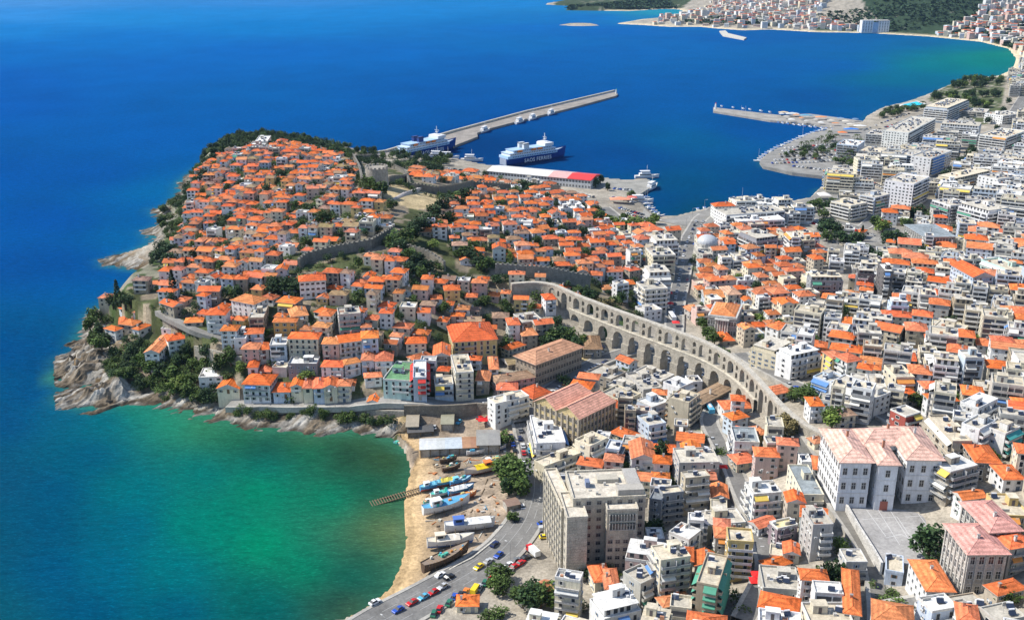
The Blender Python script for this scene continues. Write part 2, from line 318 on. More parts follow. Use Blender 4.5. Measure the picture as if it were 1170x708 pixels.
# ------------------------------------------------------------------ sea: one sheet to the horizon, coloured by depth and bottom, far haze painted in pale
SEA = [(0,2,70,150,220),(0,18,50,148,224),(0,35,16,132,210),(0,60,0,112,195),(0,90,0,98,185),(0,120,0,94,180),(150,20,20,140,214),(150,45,0,118,200),(300,2,50,140,215),(300,15,22,138,213),(300,30,0,128,204),(300,60,0,108,193),(300,110,0,100,175),(450,15,10,134,210),(450,60,0,108,190),(450,110,0,96,172),
 (590,3,10,134,210),(590,25,0,122,194),(590,50,0,110,184),(590,75,0,97,175),(590,115,0,92,169),(150,80,0,104,188),(150,150,0,96,176),(0,200,0,88,168),(100,200,0,88,166),(250,130,0,96,172),(60,250,0,86,166),(60,300,0,84,160),(0,300,4,84,158),(0,400,0,80,140),(0,480,4,82,130),(0,550,10,86,120),(0,620,8,86,114),(0,700,10,90,110),(40,450,0,80,134),(50,600,0,84,118),
 (130,340,0,100,158),(105,330,0,90,158),(90,310,0,86,160),(150,275,0,102,165),(165,240,0,98,166),(190,222,0,108,170),
 (50,420,0,78,132),(60,395,0,80,140),(85,395,0,92,132),(100,444,18,112,118),(80,470,6,96,128),(120,480,0,110,124),(160,470,30,140,118),(200,482,36,150,118),(230,485,60,140,96),
 (280,500,40,120,80),(350,500,70,110,70),(300,505,30,95,75),(420,505,60,100,64),(440,525,60,92,56),(400,520,34,76,56),(350,515,10,116,84),(100,520,0,92,122),(60,560,0,86,122),(150,560,0,116,124),(230,540,0,120,112),(300,515,20,80,76),(300,530,0,124,108),(300,560,0,144,106),(220,600,0,126,112),(150,600,0,100,122),
 (300,620,0,146,104),(250,600,0,134,108),(380,570,0,134,98),(420,560,14,96,72),(445,580,60,108,70),(440,620,70,112,70),(420,640,30,100,78),(400,660,10,100,82),(350,650,0,132,98),(200,650,0,116,122),(120,650,0,100,126),(60,650,0,86,124),
 (300,690,0,106,96),(300,705,8,92,94),(380,690,30,84,70),(400,700,70,90,60),(100,700,0,84,118),(200,700,0,92,116),(454,610,130,140,90),
 (600,130,0,84,158),(500,110,0,90,168),(700,60,0,102,180),(750,100,0,94,168),(795,50,0,105,180),(795,110,0,93,166),(795,160,0,96,150),(795,210,0,84,130),(795,235,0,78,110),(560,170,0,66,130),(700,180,0,78,146),(860,150,0,86,158),
 (760,230,0,80,138),(840,215,0,80,138),(900,215,0,76,136),(960,205,0,70,130),(930,110,0,86,156),(850,90,0,96,170),(950,75,0,98,172),(900,75,0,98,172),(950,55,0,102,172),(1000,110,0,96,150),(1040,90,0,112,146),(1080,75,0,124,140),(1120,72,8,134,126),(1140,62,14,138,124),(1100,55,0,120,148),(1050,50,0,104,160),
 (980,44,0,100,166),(900,42,0,96,170),(830,45,0,96,174),(700,35,0,104,186),(680,20,0,116,196),(770,16,40,160,180),(750,20,20,130,180),(600,30,0,112,196)]
sp = warp(np.array([P(x, y, 0) for x, y, *_ in SEA])); sc_ = np.array([np.array(srgb(*c[2:])[:3]) for c in SEA])
NU2, NV2 = 520, 520
U2 = np.linspace(-2.6, 2.6, NU2); U2 = np.sign(U2)*np.abs(U2/2.6)**1.6*2.6; V2 = np.linspace(math.log(60), math.log(30000), NV2)
sy = np.exp(V2)[:, None]*np.ones(NU2)[None, :]; sx = sy*U2[None, :]; sp_ = np.stack([sx.ravel(), sy.ravel()], 1)
wq = warp(sp_); wq[:, 0] = np.clip(wq[:, 0], -.8, .8); wq[:, 1] = np.clip(wq[:, 1], math.log(.6), math.log(12)); scol = np.empty((len(sp_), 3))
for i in range(0, len(sp_), 20000):
    d2 = ((wq[i:i+20000, None, :]-sp[None])**2).sum(2); w = 1/(d2+.0012)**1.7; scol[i:i+20000] = (w@sc_)/w.sum(1)[:, None]
dc2 = distpoly(sp_, coast)
inr = inpoly(sp_, poly_px([(40,500),(40,380),(90,320),(100,280),(160,220),(260,160),(420,170),(300,300),(250,400),(480,480),(480,520),(250,520)]))
k = np.where(inr, np.exp(-(dc2/8)**2), np.exp(-(dc2/5)**2)*.4)*(.35+.9*vnoise(sp_[:, 0], sp_[:, 1], 9, 12))
k = np.clip(k, 0, 1)[:, None]*.65; scol = scol*(1-k)+lin(70, 150, 120)*k
dk = (vnoise(sp_[:, 0]*.8, sp_[:, 1]*.5, 26, 21)-.5)*.10+1
scol = np.clip(scol*dk[:, None], 0, 1)
scol = scol/np.array([1.0, 1.0, 1.0])
idx = np.arange(NU2*NV2).reshape(NV2, NU2); F2 = np.stack([idx[:-1, :-1], idx[:-1, 1:], idx[1:, 1:], idx[1:, :-1]], -1).reshape(-1, 4)
def seamat():
    m, nt, ns, ln, bs = newmat('sea_water'); at = node(ns, 'ShaderNodeVertexColor', layer_name='Col'); g = ns.new('ShaderNodeNewGeometry')
    mp = ns.new('ShaderNodeMapping'); mp.inputs['Rotation'].default_value = (0, 0, rad(-28)); mp.inputs['Scale'].default_value = (.5, 1.5, 1); ln.new(g.outputs['Position'], mp.inputs[0])
    _, r1 = noise(nt, mp.outputs[0], .30, 6, .75, .32, .68, .74, 1.25)
    _, r9 = noise(nt, mp.outputs[0], 1.1, 3, .7, .52, .78, 1.0, 2.0)
    _, r2 = noise(nt, g.outputs['Position'], .012, 4, .6, .3, .7, .93, 1.06)
    c = mul(nt, at.outputs[0], r1.outputs[0]); c = mul(nt, c.outputs[2], r2.outputs[0])
    c = mul(nt, c.outputs[2], r9.outputs[0]); c = mul(nt, c.outputs[2], (SEAG, SEAG, SEAG, 1)); ln.new(c.outputs[2], bs.inputs['Base Color'])
    df = ns.new('ShaderNodeBsdfDiffuse'); gl = ns.new('ShaderNodeBsdfGlossy'); gl.inputs['Color'].default_value = (.12,.5,1,1); gl.inputs['Roughness'].default_value = .28; mx = ns.new('ShaderNodeMixShader'); mx.inputs[0].default_value = .012
    ln.new(c.outputs[2], df.inputs['Color']); ln.new(df.outputs[0], mx.inputs[1]); ln.new(gl.outputs[0], mx.inputs[2]); ln.new(mx.outputs[0], ns['Material Output'].inputs['Surface'])
    n = ns.new('ShaderNodeTexNoise'); n.inputs['Scale'].default_value = .35; n.inputs['Detail'].default_value = 6; n.inputs['Roughness'].default_value = .65; ln.new(mp.outputs[0], n.inputs['Vector'])
    bp = ns.new('ShaderNodeBump'); bp.inputs['Strength'].default_value = .5; bp.inputs['Distance'].default_value = .5; ln.new(n.outputs[0], bp.inputs['Height']); ln.new(bp.outputs[0], df.inputs['Normal']); ln.new(bp.outputs[0], gl.inputs['Normal'])
SEAG = 0.535
seamat()
vv2 = np.concatenate([sp_, np.zeros((len(sp_), 1))], 1)
# finer layer of ribbed bare rock laid over the shore
bx = ROCKZ.min(0), ROCKZ.max(0); st_ = 1.15; X_ = np.arange(bx[0][0], bx[1][0], st_); Y_ = np.arange(bx[0][1], bx[1][1], st_); GX, GY = np.meshgrid(X_, Y_); fp = np.stack([GX.ravel(), GY.ravel()], 1)
base_ = Hv(fp[:, 0], fp[:, 1]); fr = inpoly(fp, ROCKZ); fin = inpoly(fp, land); fd = distpoly(fp, coast); sd_ = np.where(fin, fd, -fd)
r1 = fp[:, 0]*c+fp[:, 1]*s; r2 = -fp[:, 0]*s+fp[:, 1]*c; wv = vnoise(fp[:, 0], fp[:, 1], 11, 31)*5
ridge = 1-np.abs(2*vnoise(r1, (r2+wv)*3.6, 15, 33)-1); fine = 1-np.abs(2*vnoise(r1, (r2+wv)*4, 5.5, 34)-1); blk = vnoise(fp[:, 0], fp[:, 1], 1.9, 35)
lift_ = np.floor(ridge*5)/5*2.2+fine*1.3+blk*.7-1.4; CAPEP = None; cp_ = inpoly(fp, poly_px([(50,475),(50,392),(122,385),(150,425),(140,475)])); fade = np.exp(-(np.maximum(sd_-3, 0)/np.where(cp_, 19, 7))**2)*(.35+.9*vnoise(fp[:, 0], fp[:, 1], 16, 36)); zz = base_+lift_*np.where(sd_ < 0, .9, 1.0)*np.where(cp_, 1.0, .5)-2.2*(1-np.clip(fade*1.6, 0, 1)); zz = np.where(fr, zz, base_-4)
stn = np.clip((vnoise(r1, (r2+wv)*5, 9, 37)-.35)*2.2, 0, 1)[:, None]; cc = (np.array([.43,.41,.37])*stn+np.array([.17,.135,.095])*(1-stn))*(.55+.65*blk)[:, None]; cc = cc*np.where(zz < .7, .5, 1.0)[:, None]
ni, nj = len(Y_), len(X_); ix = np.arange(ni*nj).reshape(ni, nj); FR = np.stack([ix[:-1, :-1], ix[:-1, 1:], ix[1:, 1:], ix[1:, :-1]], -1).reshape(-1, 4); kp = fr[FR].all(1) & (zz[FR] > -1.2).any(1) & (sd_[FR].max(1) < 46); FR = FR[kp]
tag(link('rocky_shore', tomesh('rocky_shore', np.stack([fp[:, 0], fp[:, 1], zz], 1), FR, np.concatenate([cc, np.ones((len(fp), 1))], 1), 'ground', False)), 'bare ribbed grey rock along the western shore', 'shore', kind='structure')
sea = link('water', tomesh('water', vv2, F2, np.concatenate([scol, np.ones((len(sp_), 1))], 1), 'sea_water', True)); tag(sea, 'blue sea turning green in the sheltered bay', 'sea', kind='structure')
# ------------------------------------------------------------------ flat slabs: breakwater, quays, pier
SLAB_PX = []
def slab(name, poly, z0, z1, m, c, label, cat, kind='structure', cside=None, parent=None):
    SLAB_PX.append((poly, z1))
    mb = MB(); q = [tuple(P(x, y, z1)) for x, y in poly]
    a = sum(q[i][0]*q[(i+1) % len(q)][1]-q[(i+1) % len(q)][0]*q[i][1] for i in range(len(q)))
    if a < 0: q = q[::-1]
    mb.quad([(x, y, z1) for x, y in q], m, c)
    for i in range(len(q)):
        a = q[i]; b = q[(i+1) % len(q)]; mb.quad([(a[0], a[1], z0), (b[0], b[1], z0), (b[0], b[1], z1), (a[0], a[1], z1)], m, cside or c)
    o = mb.build(name, parent); 
    if label: tag(o, label, cat, kind=kind)
    return o
CON = (.42, .40, .36); CON2 = (.5, .48, .44)
bw = slab('breakwater', [(396,181),(440,174.5),(515,152),(600,129),(650,117.3),(703,105),(706,107.5),(704,109.5),(650,124),(600,136.3),(555,148),(545,152),(546,156),(518,167),(514,164),(456,183),(440,188)], -3, 2.4, 'asphalt', (.30,.27,.24), 'long concrete breakwater running out to sea behind the ferries', 'breakwater', kind='thing')
def ribbon(name, pl, z0, h, wd, m, c, parent=None, kindz=None, top=None):
    mb = MB(); q = [np.array(P(x, y, z0)) for x, y in pl]
    for i in range(len(q)-1):
        a, b = q[i], q[i+1]; d = (b-a)/np.linalg.norm(b-a); n = np.array([-d[1], d[0]])*wd/2
        A = [a-n, b-n, b+n, a+n]; mb.quad([(p[0], p[1], z0+h) for p in A], m, top or c)
        for j in range(4): u, v = A[j], A[(j+1) % 4]; mb.quad([(u[0], u[1], z0), (v[0], v[1], z0), (v[0], v[1], z0+h), (u[0], u[1], z0+h)], m, c)
    return mb.build(name, parent)
ribbon('sea_wall', [(398,180),(441,173.8),(516,151.4),(601,128.4),(651,116.6),(702,104.6)], 2.4, 2.2, 2.6, 'stone', (.55,.5,.42), bw)
q1 = slab('quay', [(440,187),(470,183.5),(521,184),(553,190),(600,194),(680,202.5),(712,206.5),(741,205),(748,211),(728,224),(731,233),(741,243),(751,250),(748,252),(722,246),(690,236),(650,224),(600,214),(560,210),(500,197),(455,192)], -3, 2.75, 'asphalt', (.31,.30,.27), 'pale concrete harbour quay with parked cars and moored boats', 'quay')
q2 = slab('quay', [(752,252),(775,247),(800,241),(840,234),(880,231),(905,231),(925,227),(937,215.5),(958,212.5),(973,208.5),(965,202.5),(940,201),(905,197),(872,189.5),(868,184),(880,174.5),(905,162.5),(925,153.5),(952,147.5),(990,146),(1005,160),(1000,190),(1010,222),(940,250),(860,262),(800,262)], -3, 2.9, 'asphalt', (.27,.26,.24), 'paved waterfront quay below the seafront blocks', 'quay')
pr = slab('pier', [(815,122.6),(890,131.5),(925,130),(985,138),(992,146),(975,151),(930,142),(880,137.5),(815,127)], -3, 2.3, 'asphalt', (.33,.31,.28), 'narrow pier with a small harbour light on its end', 'pier', kind='thing')
jt = slab('jetty', [(822,35.5),(829,35),(832,38),(853,43),(850,45),(826,40.5)], -4, 2.6, 'stone', (.6,.57,.5), 'bent rubble jetty of the far bay', 'jetty', kind='thing')
SLABS = [(np.array([P(x, y, z) for x, y in pl]), z) for pl, z in SLAB_PX]
def Hs(x, y):
    z = H(x, y)
    for pg, t in SLABS:
        if t > z and inpoly(np.array([[x, y]]), pg)[0]: z = t
    return z
# ------------------------------------------------------------------ roads
ROADS = []      # polylines in world metres with widths, kept clear of houses
def road(name, pl, wd, c=(.205,.20,.19), kerb=True, mark=None, lift=.05, label=None):
    q = []
    for i, (x, y) in enumerate(pl): q.append(PG(x, y)[0])
    q = np.array(q); seg = np.r_[0, np.cumsum(np.linalg.norm(np.diff(q, axis=0), axis=1))]
    n = max(3, int(seg[-1]/3.0)); t = np.linspace(0, seg[-1], n)
    sx = np.interp(t, seg, q[:, 0]); sy = np.interp(t, seg, q[:, 1]); wds = np.interp(t, seg, wd if isinstance(wd, (list, tuple)) else [wd]*len(q))
    for _ in range(4):
        sx[1:-1] = (sx[:-2]+sx[1:-1]*2+sx[2:])/4; sy[1:-1] = (sy[:-2]+sy[1:-1]*2+sy[2:])/4
    dx = np.gradient(sx); dy = np.gradient(sy); L = np.hypot(dx, dy); nx = -dy/L; ny = dx/L
    mb = MB(); mk = MB(); kb = MB(); ofs = [-.5, -.25, 0, .25, .5]
    Z = [[H(sx[i]+nx[i]*o*wds[i], sy[i]+ny[i]*o*wds[i]) for o in ofs] for i in range(n)]
    Zm = np.array([max(z) for z in Z]); Zm = np.maximum.reduce([np.roll(np.pad(Zm, 1, 'edge'), k)[1:-1] for k in (-1, 0, 1)]); Zm = list(np.convolve(np.pad(Zm, 2, 'edge'), np.ones(5)/5, 'valid')+lift+.22)
    def pt(i, o, dz=0): return (sx[i]+nx[i]*o, sy[i]+ny[i]*o, Zm[i]+dz)
    for i in range(n-1):
        w0, w1 = wds[i]/2, wds[i+1]/2
        mb.quad([pt(i, w0), pt(i, -w0), pt(i+1, -w1), pt(i+1, w1)], 'asphalt', c)
        for sg in (-1, 1):
            if sg > 0: mb.quad([pt(i, w0, -2.5), pt(i, w0), pt(i+1, w1), pt(i+1, w1, -2.5)], 'asphalt', c)
            else: mb.quad([pt(i, -w0), pt(i, -w0, -2.5), pt(i+1, -w1, -2.5), pt(i+1, -w1)], 'asphalt', c)
            if kerb:
                a, b = sg*w0, sg*w1; e = sg*1.3
                kb.quad([pt(i, a, .14), pt(i+1, b, .14), pt(i+1, b+e, .14), pt(i, a+e, .14)][::sg], 'asphalt', (.42,.40,.36))
                kb.quad([pt(i, a, -.02), pt(i+1, b, -.02), pt(i+1, b, .14), pt(i, a, .14)], 'asphalt', (.5,.48,.44))
                kb.quad([pt(i, a+e, -2.5), pt(i+1, b+e, -2.5), pt(i+1, b+e, .14), pt(i, a+e, .14)], 'asphalt', (.42,.4,.36))
        if mark:
            for mo, dash in mark:
                if dash and i % 3 == 0: continue
                o = mo*wds[i]; mk.quad([pt(i, o+.06, .008), pt(i, o-.06, .008), pt(i+1, o-.06, .008), pt(i+1, o+.06, .008)], 'plain', (.42,.42,.41))
    o = mb.build(name); tag(o, label or 'grey asphalt street between the buildings', 'road', kind='structure')
    if kerb: k2 = kb.build('pavement'); tag(k2, 'pale pavement along the street', 'pavement', kind='structure')
    if mark: mm = mk.build('marking', o)
    ROADS.append((np.stack([sx, sy], 1)[::2], wds[::2], np.array(Zm)[::2]))
    return dict(x=sx, y=sy, nx=nx, ny=ny, z=Zm, w=wds, L=t)
RD = {}
RD['coast'] = road('road', [(385,745),(435,712),(482,687),(535,657),(575,629),(600,598),(611,565),(610,530),(603,503),(598,482)], [15,15,14.5,14,13,12,10,9,8.5,8], mark=[(0,False),(.25,True),(-.25,True)], label='wide curving coastal road between the boatyard and the tall blocks')
RD['cliff'] = road('road', [(262,466),(330,467),(400,467),(470,469),(530,466),(572,460),(590,470),(598,484)], 6, c=(.3,.29,.27), label='narrow road along the top of the shore wall')
RD['ware'] = road('road', [(760,392),(715,403),(685,413),(655,430),(628,447),(604,468),(598,484)], 7.5, label='street between the stone warehouse and the yellow warehouse')
RD['boul'] = road('road', [(818,238),(800,250),(787,272),(782,300),(776,330),(771,352),(770,378),(767,392)], [9,9,9,9,8.5,8.5,8,8], mark=[(0,False)], label='wide boulevard running down to the harbour')
RD['mid'] = road('road', [(842,446),(820,462),(808,482),(826,516),(837,540),(848,567),(861,593),(871,625),(880,655),(862,690),(850,712)], 5.5, label='narrow sloping street from the aqueduct to the lower town')
RD['east'] = road('road', [(845,405),(870,422),(900,438),(947,457),(980,466),(1010,476),(1032,489)], 6, label='street below the block with blue awnings')
RD['lane'] = road('road', [(905,500),(935,545),(960,585),(985,620),(1000,650),(1004,680),(1006,715)], 4.5, c=(.2,.19,.17), label='lane below the retaining wall of the schoolyard')
RD['low'] = road('road', [(1004,705),(1035,697),(1062,690)], 6, label='short street at the end of the lane')
RD['ave'] = road('road', [(1060,215),(1090,192),(1114,177),(1142,155),(1160,130),(1172,110)], [14,14,14,14,14,14], mark=[(0,False)], label='tree lined avenue between the tall seafront blocks')
RD['har'] = road('road', [(690,238),(720,262),(750,268),(778,268)], 8, label='harbour road behind the quay')
RD['old'] = road('road', [(182,362),(200,376),(225,384),(262,390),(278,396)], 4, c=(.26,.25,.23), kerb=False, label='hillside road above the long stone wall')
RD['ft'] = road('road', [(905,240),(950,252),(985,262),(1010,240),(1020,222),(985,214)], 8, label='waterfront street beside the park')
# ------------------------------------------------------------------ colours
WC = dict(w=(.80,.80,.79), c=(.76,.69,.53), b=(.56,.49,.38), p=(.66,.48,.42), y=(.66,.50,.22), g=(.54,.52,.48), l=(.56,.64,.74), s=(.38,.34,.28), t=(.46,.38,.28), o=(.72,.40,.14),
          d=(.16,.155,.16), m=(.50,.66,.62), r=(.40,.10,.08), v=(.34,.27,.30), k=(.30,.31,.33))
WN = dict(w='white', c='cream', b='beige', p='pink', y='yellow', g='grey', l='pale blue', s='stone', t='tan', o='ochre', d='dark grey', m='mint green', r='dark red', v='mauve', k='grey blue')
RC = dict(O=(.83,.178,.045), R=(.68,.36,.24), B=(.40,.26,.17), D=(.58,.17,.06), F=(.60,.555,.47), W=(.84,.83,.79), G=(.16,.33,.17), T=(.68,.60,.46), K=(.25,.27,.29), Y=(.72,.62,.36), Q=(.30,.34,.36))
RN = dict(O='orange tiled roof', R='faded pink tiled roof', B='brown tiled roof', D='dark red tiled roof', F='grey flat roof', W='white flat roof', G='green flat roof', T='sandy flat roof', K='dark flat roof', Y='yellow flat roof', Q='slate grey flat roof')
PITCHED = 'ORBD'
AW = [(.72,.70,.64), (.75,.55,.12), (.62,.06,.05), (.10,.32,.22), (.12,.25,.52), (.72,.30,.08), (.60,.60,.58), (.08,.38,.36)]
AWN = ['white', 'yellow', 'red', 'green', 'blue', 'orange', 'pale grey', 'teal']
NUM = ['', 'one', 'two', 'three', 'four', 'five', 'six', 'seven', 'eight', 'nine', 'ten']
PLACED = []   # (cx, cy, hw, hd, rot) of everything that stands
GRIDC = {}
def occ_add(cx, cy, hw, hd, rot):
    k = (int(cx//25), int(cy//25)); GRIDC.setdefault(k, []).append((cx, cy, hw, hd, rot))
def occ_hit(cx, cy, hw, hd, rot, shrink=0.0):
    k0, k1 = int(cx//25), int(cy//25); r = math.hypot(hw, hd)
    for i in range(k0-3, k0+4):
        for j in range(k1-3, k1+4):
            for (x, y, w, d, a) in GRIDC.get((i, j), ()):
                dx, dy = x-cx, y-cy
                if dx*dx+dy*dy > (r+math.hypot(w, d))**2: continue
                sep = False
                for ang in (rot, rot+math.pi/2, a, a+math.pi/2):
                    ux, uy = math.cos(ang), math.sin(ang)
                    e = hw*abs(math.cos(ang-rot))+hd*abs(math.sin(ang-rot)); f = w*abs(math.cos(ang-a))+d*abs(math.sin(ang-a))
                    if abs(dx*ux+dy*uy) > e+f-shrink: sep = True; break
                if not sep: return True
    return False
def road_hit(cx, cy, r):
    p = np.array([cx, cy])
    for q, w, z in ROADS:
        d = np.hypot(q[:, 0]-cx, q[:, 1]-cy)
        if (d < r+w/2+1.0).any(): return True
    return False
# shared window meshes
def window_mesh(w=1.05, h=1.35, shut=None):
    w *= .86; h *= .82; mb = MB(); fr = (.62,.62,.60)
    mb.box(-w/2, w/2, -.04, .06, 0, h, 'glass', (.025,.03,.04))
    for a in ((-w/2-.07,-w/2+.05,-.04,h+.06),(w/2-.05,w/2+.07,-.04,h+.06)): mb.box(a[0],a[1],-.09,.06,a[2],a[3],'plain',fr)
    mb.box(-w/2-.1, w/2+.1, -.14, .06, -.12, -.03, 'plain', (.6,.58,.54)); mb.box(-w/2, w/2, -.09, .06, h-.03, h+.06, 'plain', fr)
    if shut:
        for sg in (-1, 1): mb.box(sg*(w/2+.27)-.2, sg*(w/2+.27)+.2, -.1, .02, 0, h, 'plain', shut)
    return mb.mesh('window')
WIN = [window_mesh(), window_mesh(1.2, 1.4, (.16,.22,.17)), window_mesh(1.1, 1.4, (.25,.15,.09)), window_mesh(1.5, 1.3), window_mesh(.9, 1.9), window_mesh(1.3, 2.2), window_mesh(.85, 1.15, (.12,.2,.32)), window_mesh(1.0, 1.5, (.45,.42,.38)), window_mesh(1.9, 1.25)]
mb = MB(); mb.box(-.45, .45, -.38, 0, 0, .6, 'plain', (.66,.66,.64)); mb.box(-.3, .1, -.39, -.38, .1, .5, 'plain', (.2,.2,.2)); ACM = mb.mesh('air_conditioner')
DOORM = []
for c in ((.18,.10,.05), (.10,.14,.2), (.3,.3,.3)):
    mb = MB(); mb.box(-.6, .6, -.06, .05, 0, 2.25, 'plain', c); mb.box(-.72, .72, -.1, .05, 2.25, 2.4, 'plain', (.55,.52,.48)); DOORM.append(mb.mesh('door'))
ITEMS = []    # registered things awaiting their label: (object, description, x, y, group)
def reg(o, desc, x, y, cat, group=None): ITEMS.append((o, desc, x, y, group)); o['category'] = cat
def shade(c, k): return (c[0]*k, c[1]*k, c[2]*k)
def facades(w, d):
    # local start, direction, outward normal, length, rotation of a unit facing -y
    return [((-w/2,-d/2),(1,0),(0,-1),w,0.0), ((w/2,-d/2),(0,1),(1,0),d,math.pi/2), ((w/2,d/2),(-1,0),(0,1),w,math.pi), ((-w/2,d/2),(0,-1),(-1,0),d,-math.pi/2)]
def flat_windows(mb, fc, floors, fh, z0, step, ww, wh, off, rr, skip=.06, colr=(.05,.055,.065)):
    (sx, sy), (dx, dy), (nx, ny), L, _ = fc; n = max(1, int((L-1.0)/step)); gap = L/n
    for f in range(floors):
        z = z0+f*fh+.78
        for i in range(n):
            if rr.random() < skip: continue
            t = gap*(i+.5); x = sx+dx*t+nx*off; y = sy+dy*t+ny*off; a = ww/2
            if rr.random() < .25:   # open shutter or blind
                mb.quad([(x-dx*(a+.3), y-dy*(a+.3), z), (x+dx*(a+.3), y+dy*(a+.3), z), (x+dx*(a+.3), y+dy*(a+.3), z+wh), (x-dx*(a+.3), y-dy*(a+.3), z+wh)], 'plain', rr.choice([(.5,.48,.44),(.2,.24,.2),(.28,.18,.12),(.6,.6,.58)]))
                x += nx*.02; y += ny*.02
            mb.quad([(x-dx*a, y-dy*a, z), (x+dx*a, y+dy*a, z), (x+dx*a, y+dy*a, z+wh), (x-dx*a, y-dy*a, z+wh)], 'glass', colr)
def hip_roof(mb, w, d, z, c, ov=.45, pitch=.42, gable=False, ox=0, oy=0, mat='roof_tile'):
    W2, D2 = w/2+ov, d/2+ov; T = .18; lo = z-.02
    if w >= d:
        rh = D2*pitch; i = 0 if gable else min(D2, W2-.3); a, b = (-W2+i, 0, z+rh+T), (W2-i, 0, z+rh+T)
        e = [(-W2,-D2,z+T),(W2,-D2,z+T),(W2,D2,z+T),(-W2,D2,z+T)]
        F = [([e[0],e[1],b,a],1),([e[2],e[3],a,b],1),([e[1],e[2],b],0),([e[3],e[0],a],0)]
    else:
        rh = W2*pitch; i = 0 if gable else min(W2, D2-.3); a, b = (0, -D2+i, z+rh+T), (0, D2-i, z+rh+T)
        e = [(-W2,-D2,z+T),(W2,-D2,z+T),(W2,D2,z+T),(-W2,D2,z+T)]
        F = [([e[1],e[2],b,a],1),([e[3],e[0],a,b],1),([e[0],e[1],a],0),([e[2],e[3],b],0)]
    sh = lambda p: (p[0]+ox, p[1]+oy, p[2])
    for q, main in F: mb.quad([sh(p) for p in q], mat if (main or not gable) else 'plaster', c if (main or not gable) else (.6,.57,.52))
    for k in range(4):
        p, q = e[k], e[(k+1) % 4]; mb.quad([sh((p[0],p[1],lo)), sh((q[0],q[1],lo)), sh(q), sh(p)], 'plain', (.5,.42,.36))
    mb.quad([sh((p[0],p[1],lo)) for p in reversed(e)], 'plain', (.4,.36,.32))
    rc = shade(c, 1.12)
    mb.tube(sh(a), sh(b), .13, 'roof_tile', rc, 4)
    if not gable:
        if w >= d: hips = ((e[0],a),(e[3],a),(e[1],b),(e[2],b))
        else: hips = ((e[0],a),(e[1],a),(e[2],b),(e[3],b))
        for p, q in hips: mb.tube(sh(p), sh(q), .11, 'roof_tile', rc, 4)
    return rh+T
def rot2(x, y, a): return x*math.cos(a)-y*math.sin(a), x*math.sin(a)+y*math.cos(a)
def chim(mb, x, y, z, h, rr):
    mb.box(x-.35, x+.35, y-.3, y+.3, z-.3, z+h, 'plaster', rr.choice([(.6,.56,.5),(.5,.25,.16),(.7,.68,.64)])); mb.box(x-.45, x+.45, y-.4, y+.4, z+h, z+h+.12, 'plain', (.3,.28,.26))
def heater(mb, x, y, z, a, sc=1.0):
    # solar water heater: tilted dark panel with a white tank
    ca, sa = math.cos(a), math.sin(a)
    mb.obox(x, y, z+.75, 1.9*sc, 1.3*sc, .1, a, 'glass', (.03,.04,.07), tilt=.75)
    p = (x-sa*.62-ca*.8, y+ca*.62-sa*.8, z+1.35); q = (x-sa*.62+ca*.8, y+ca*.62+sa*.8, z+1.35); mb.tube(p, q, .27, 'plain', (.75,.75,.76), 7)
    mb.obox(x-sa*.6, y+ca*.6, z+.5, 1.4, .08, 1.0, a, 'metal', (.4,.4,.4))
def antenna(mb, x, y, z, rr):
    h = rr.uniform(1.8, 3.2); mb.tube((x, y, z), (x, y, z+h), .045, 'metal', (.4,.4,.4), 3); mb.tube((x-.6, y, z+h-.15), (x+.6, y+.15, z+h-.15), .035, 'metal', (.4,.4,.4), 3); mb.tube((x-.4, y, z+h-.5), (x+.4, y+.1, z+h-.5), .03, 'metal', (.4,.4,.4), 3)
def wall_box(mb, w, d, zb, zt, c, m='plaster', inset_top=True):
    mb.box(-w/2, w/2, -d/2, d/2, zb, zt, m, c, bottom=False)
COUNT = dict(house=0, apartment=0)
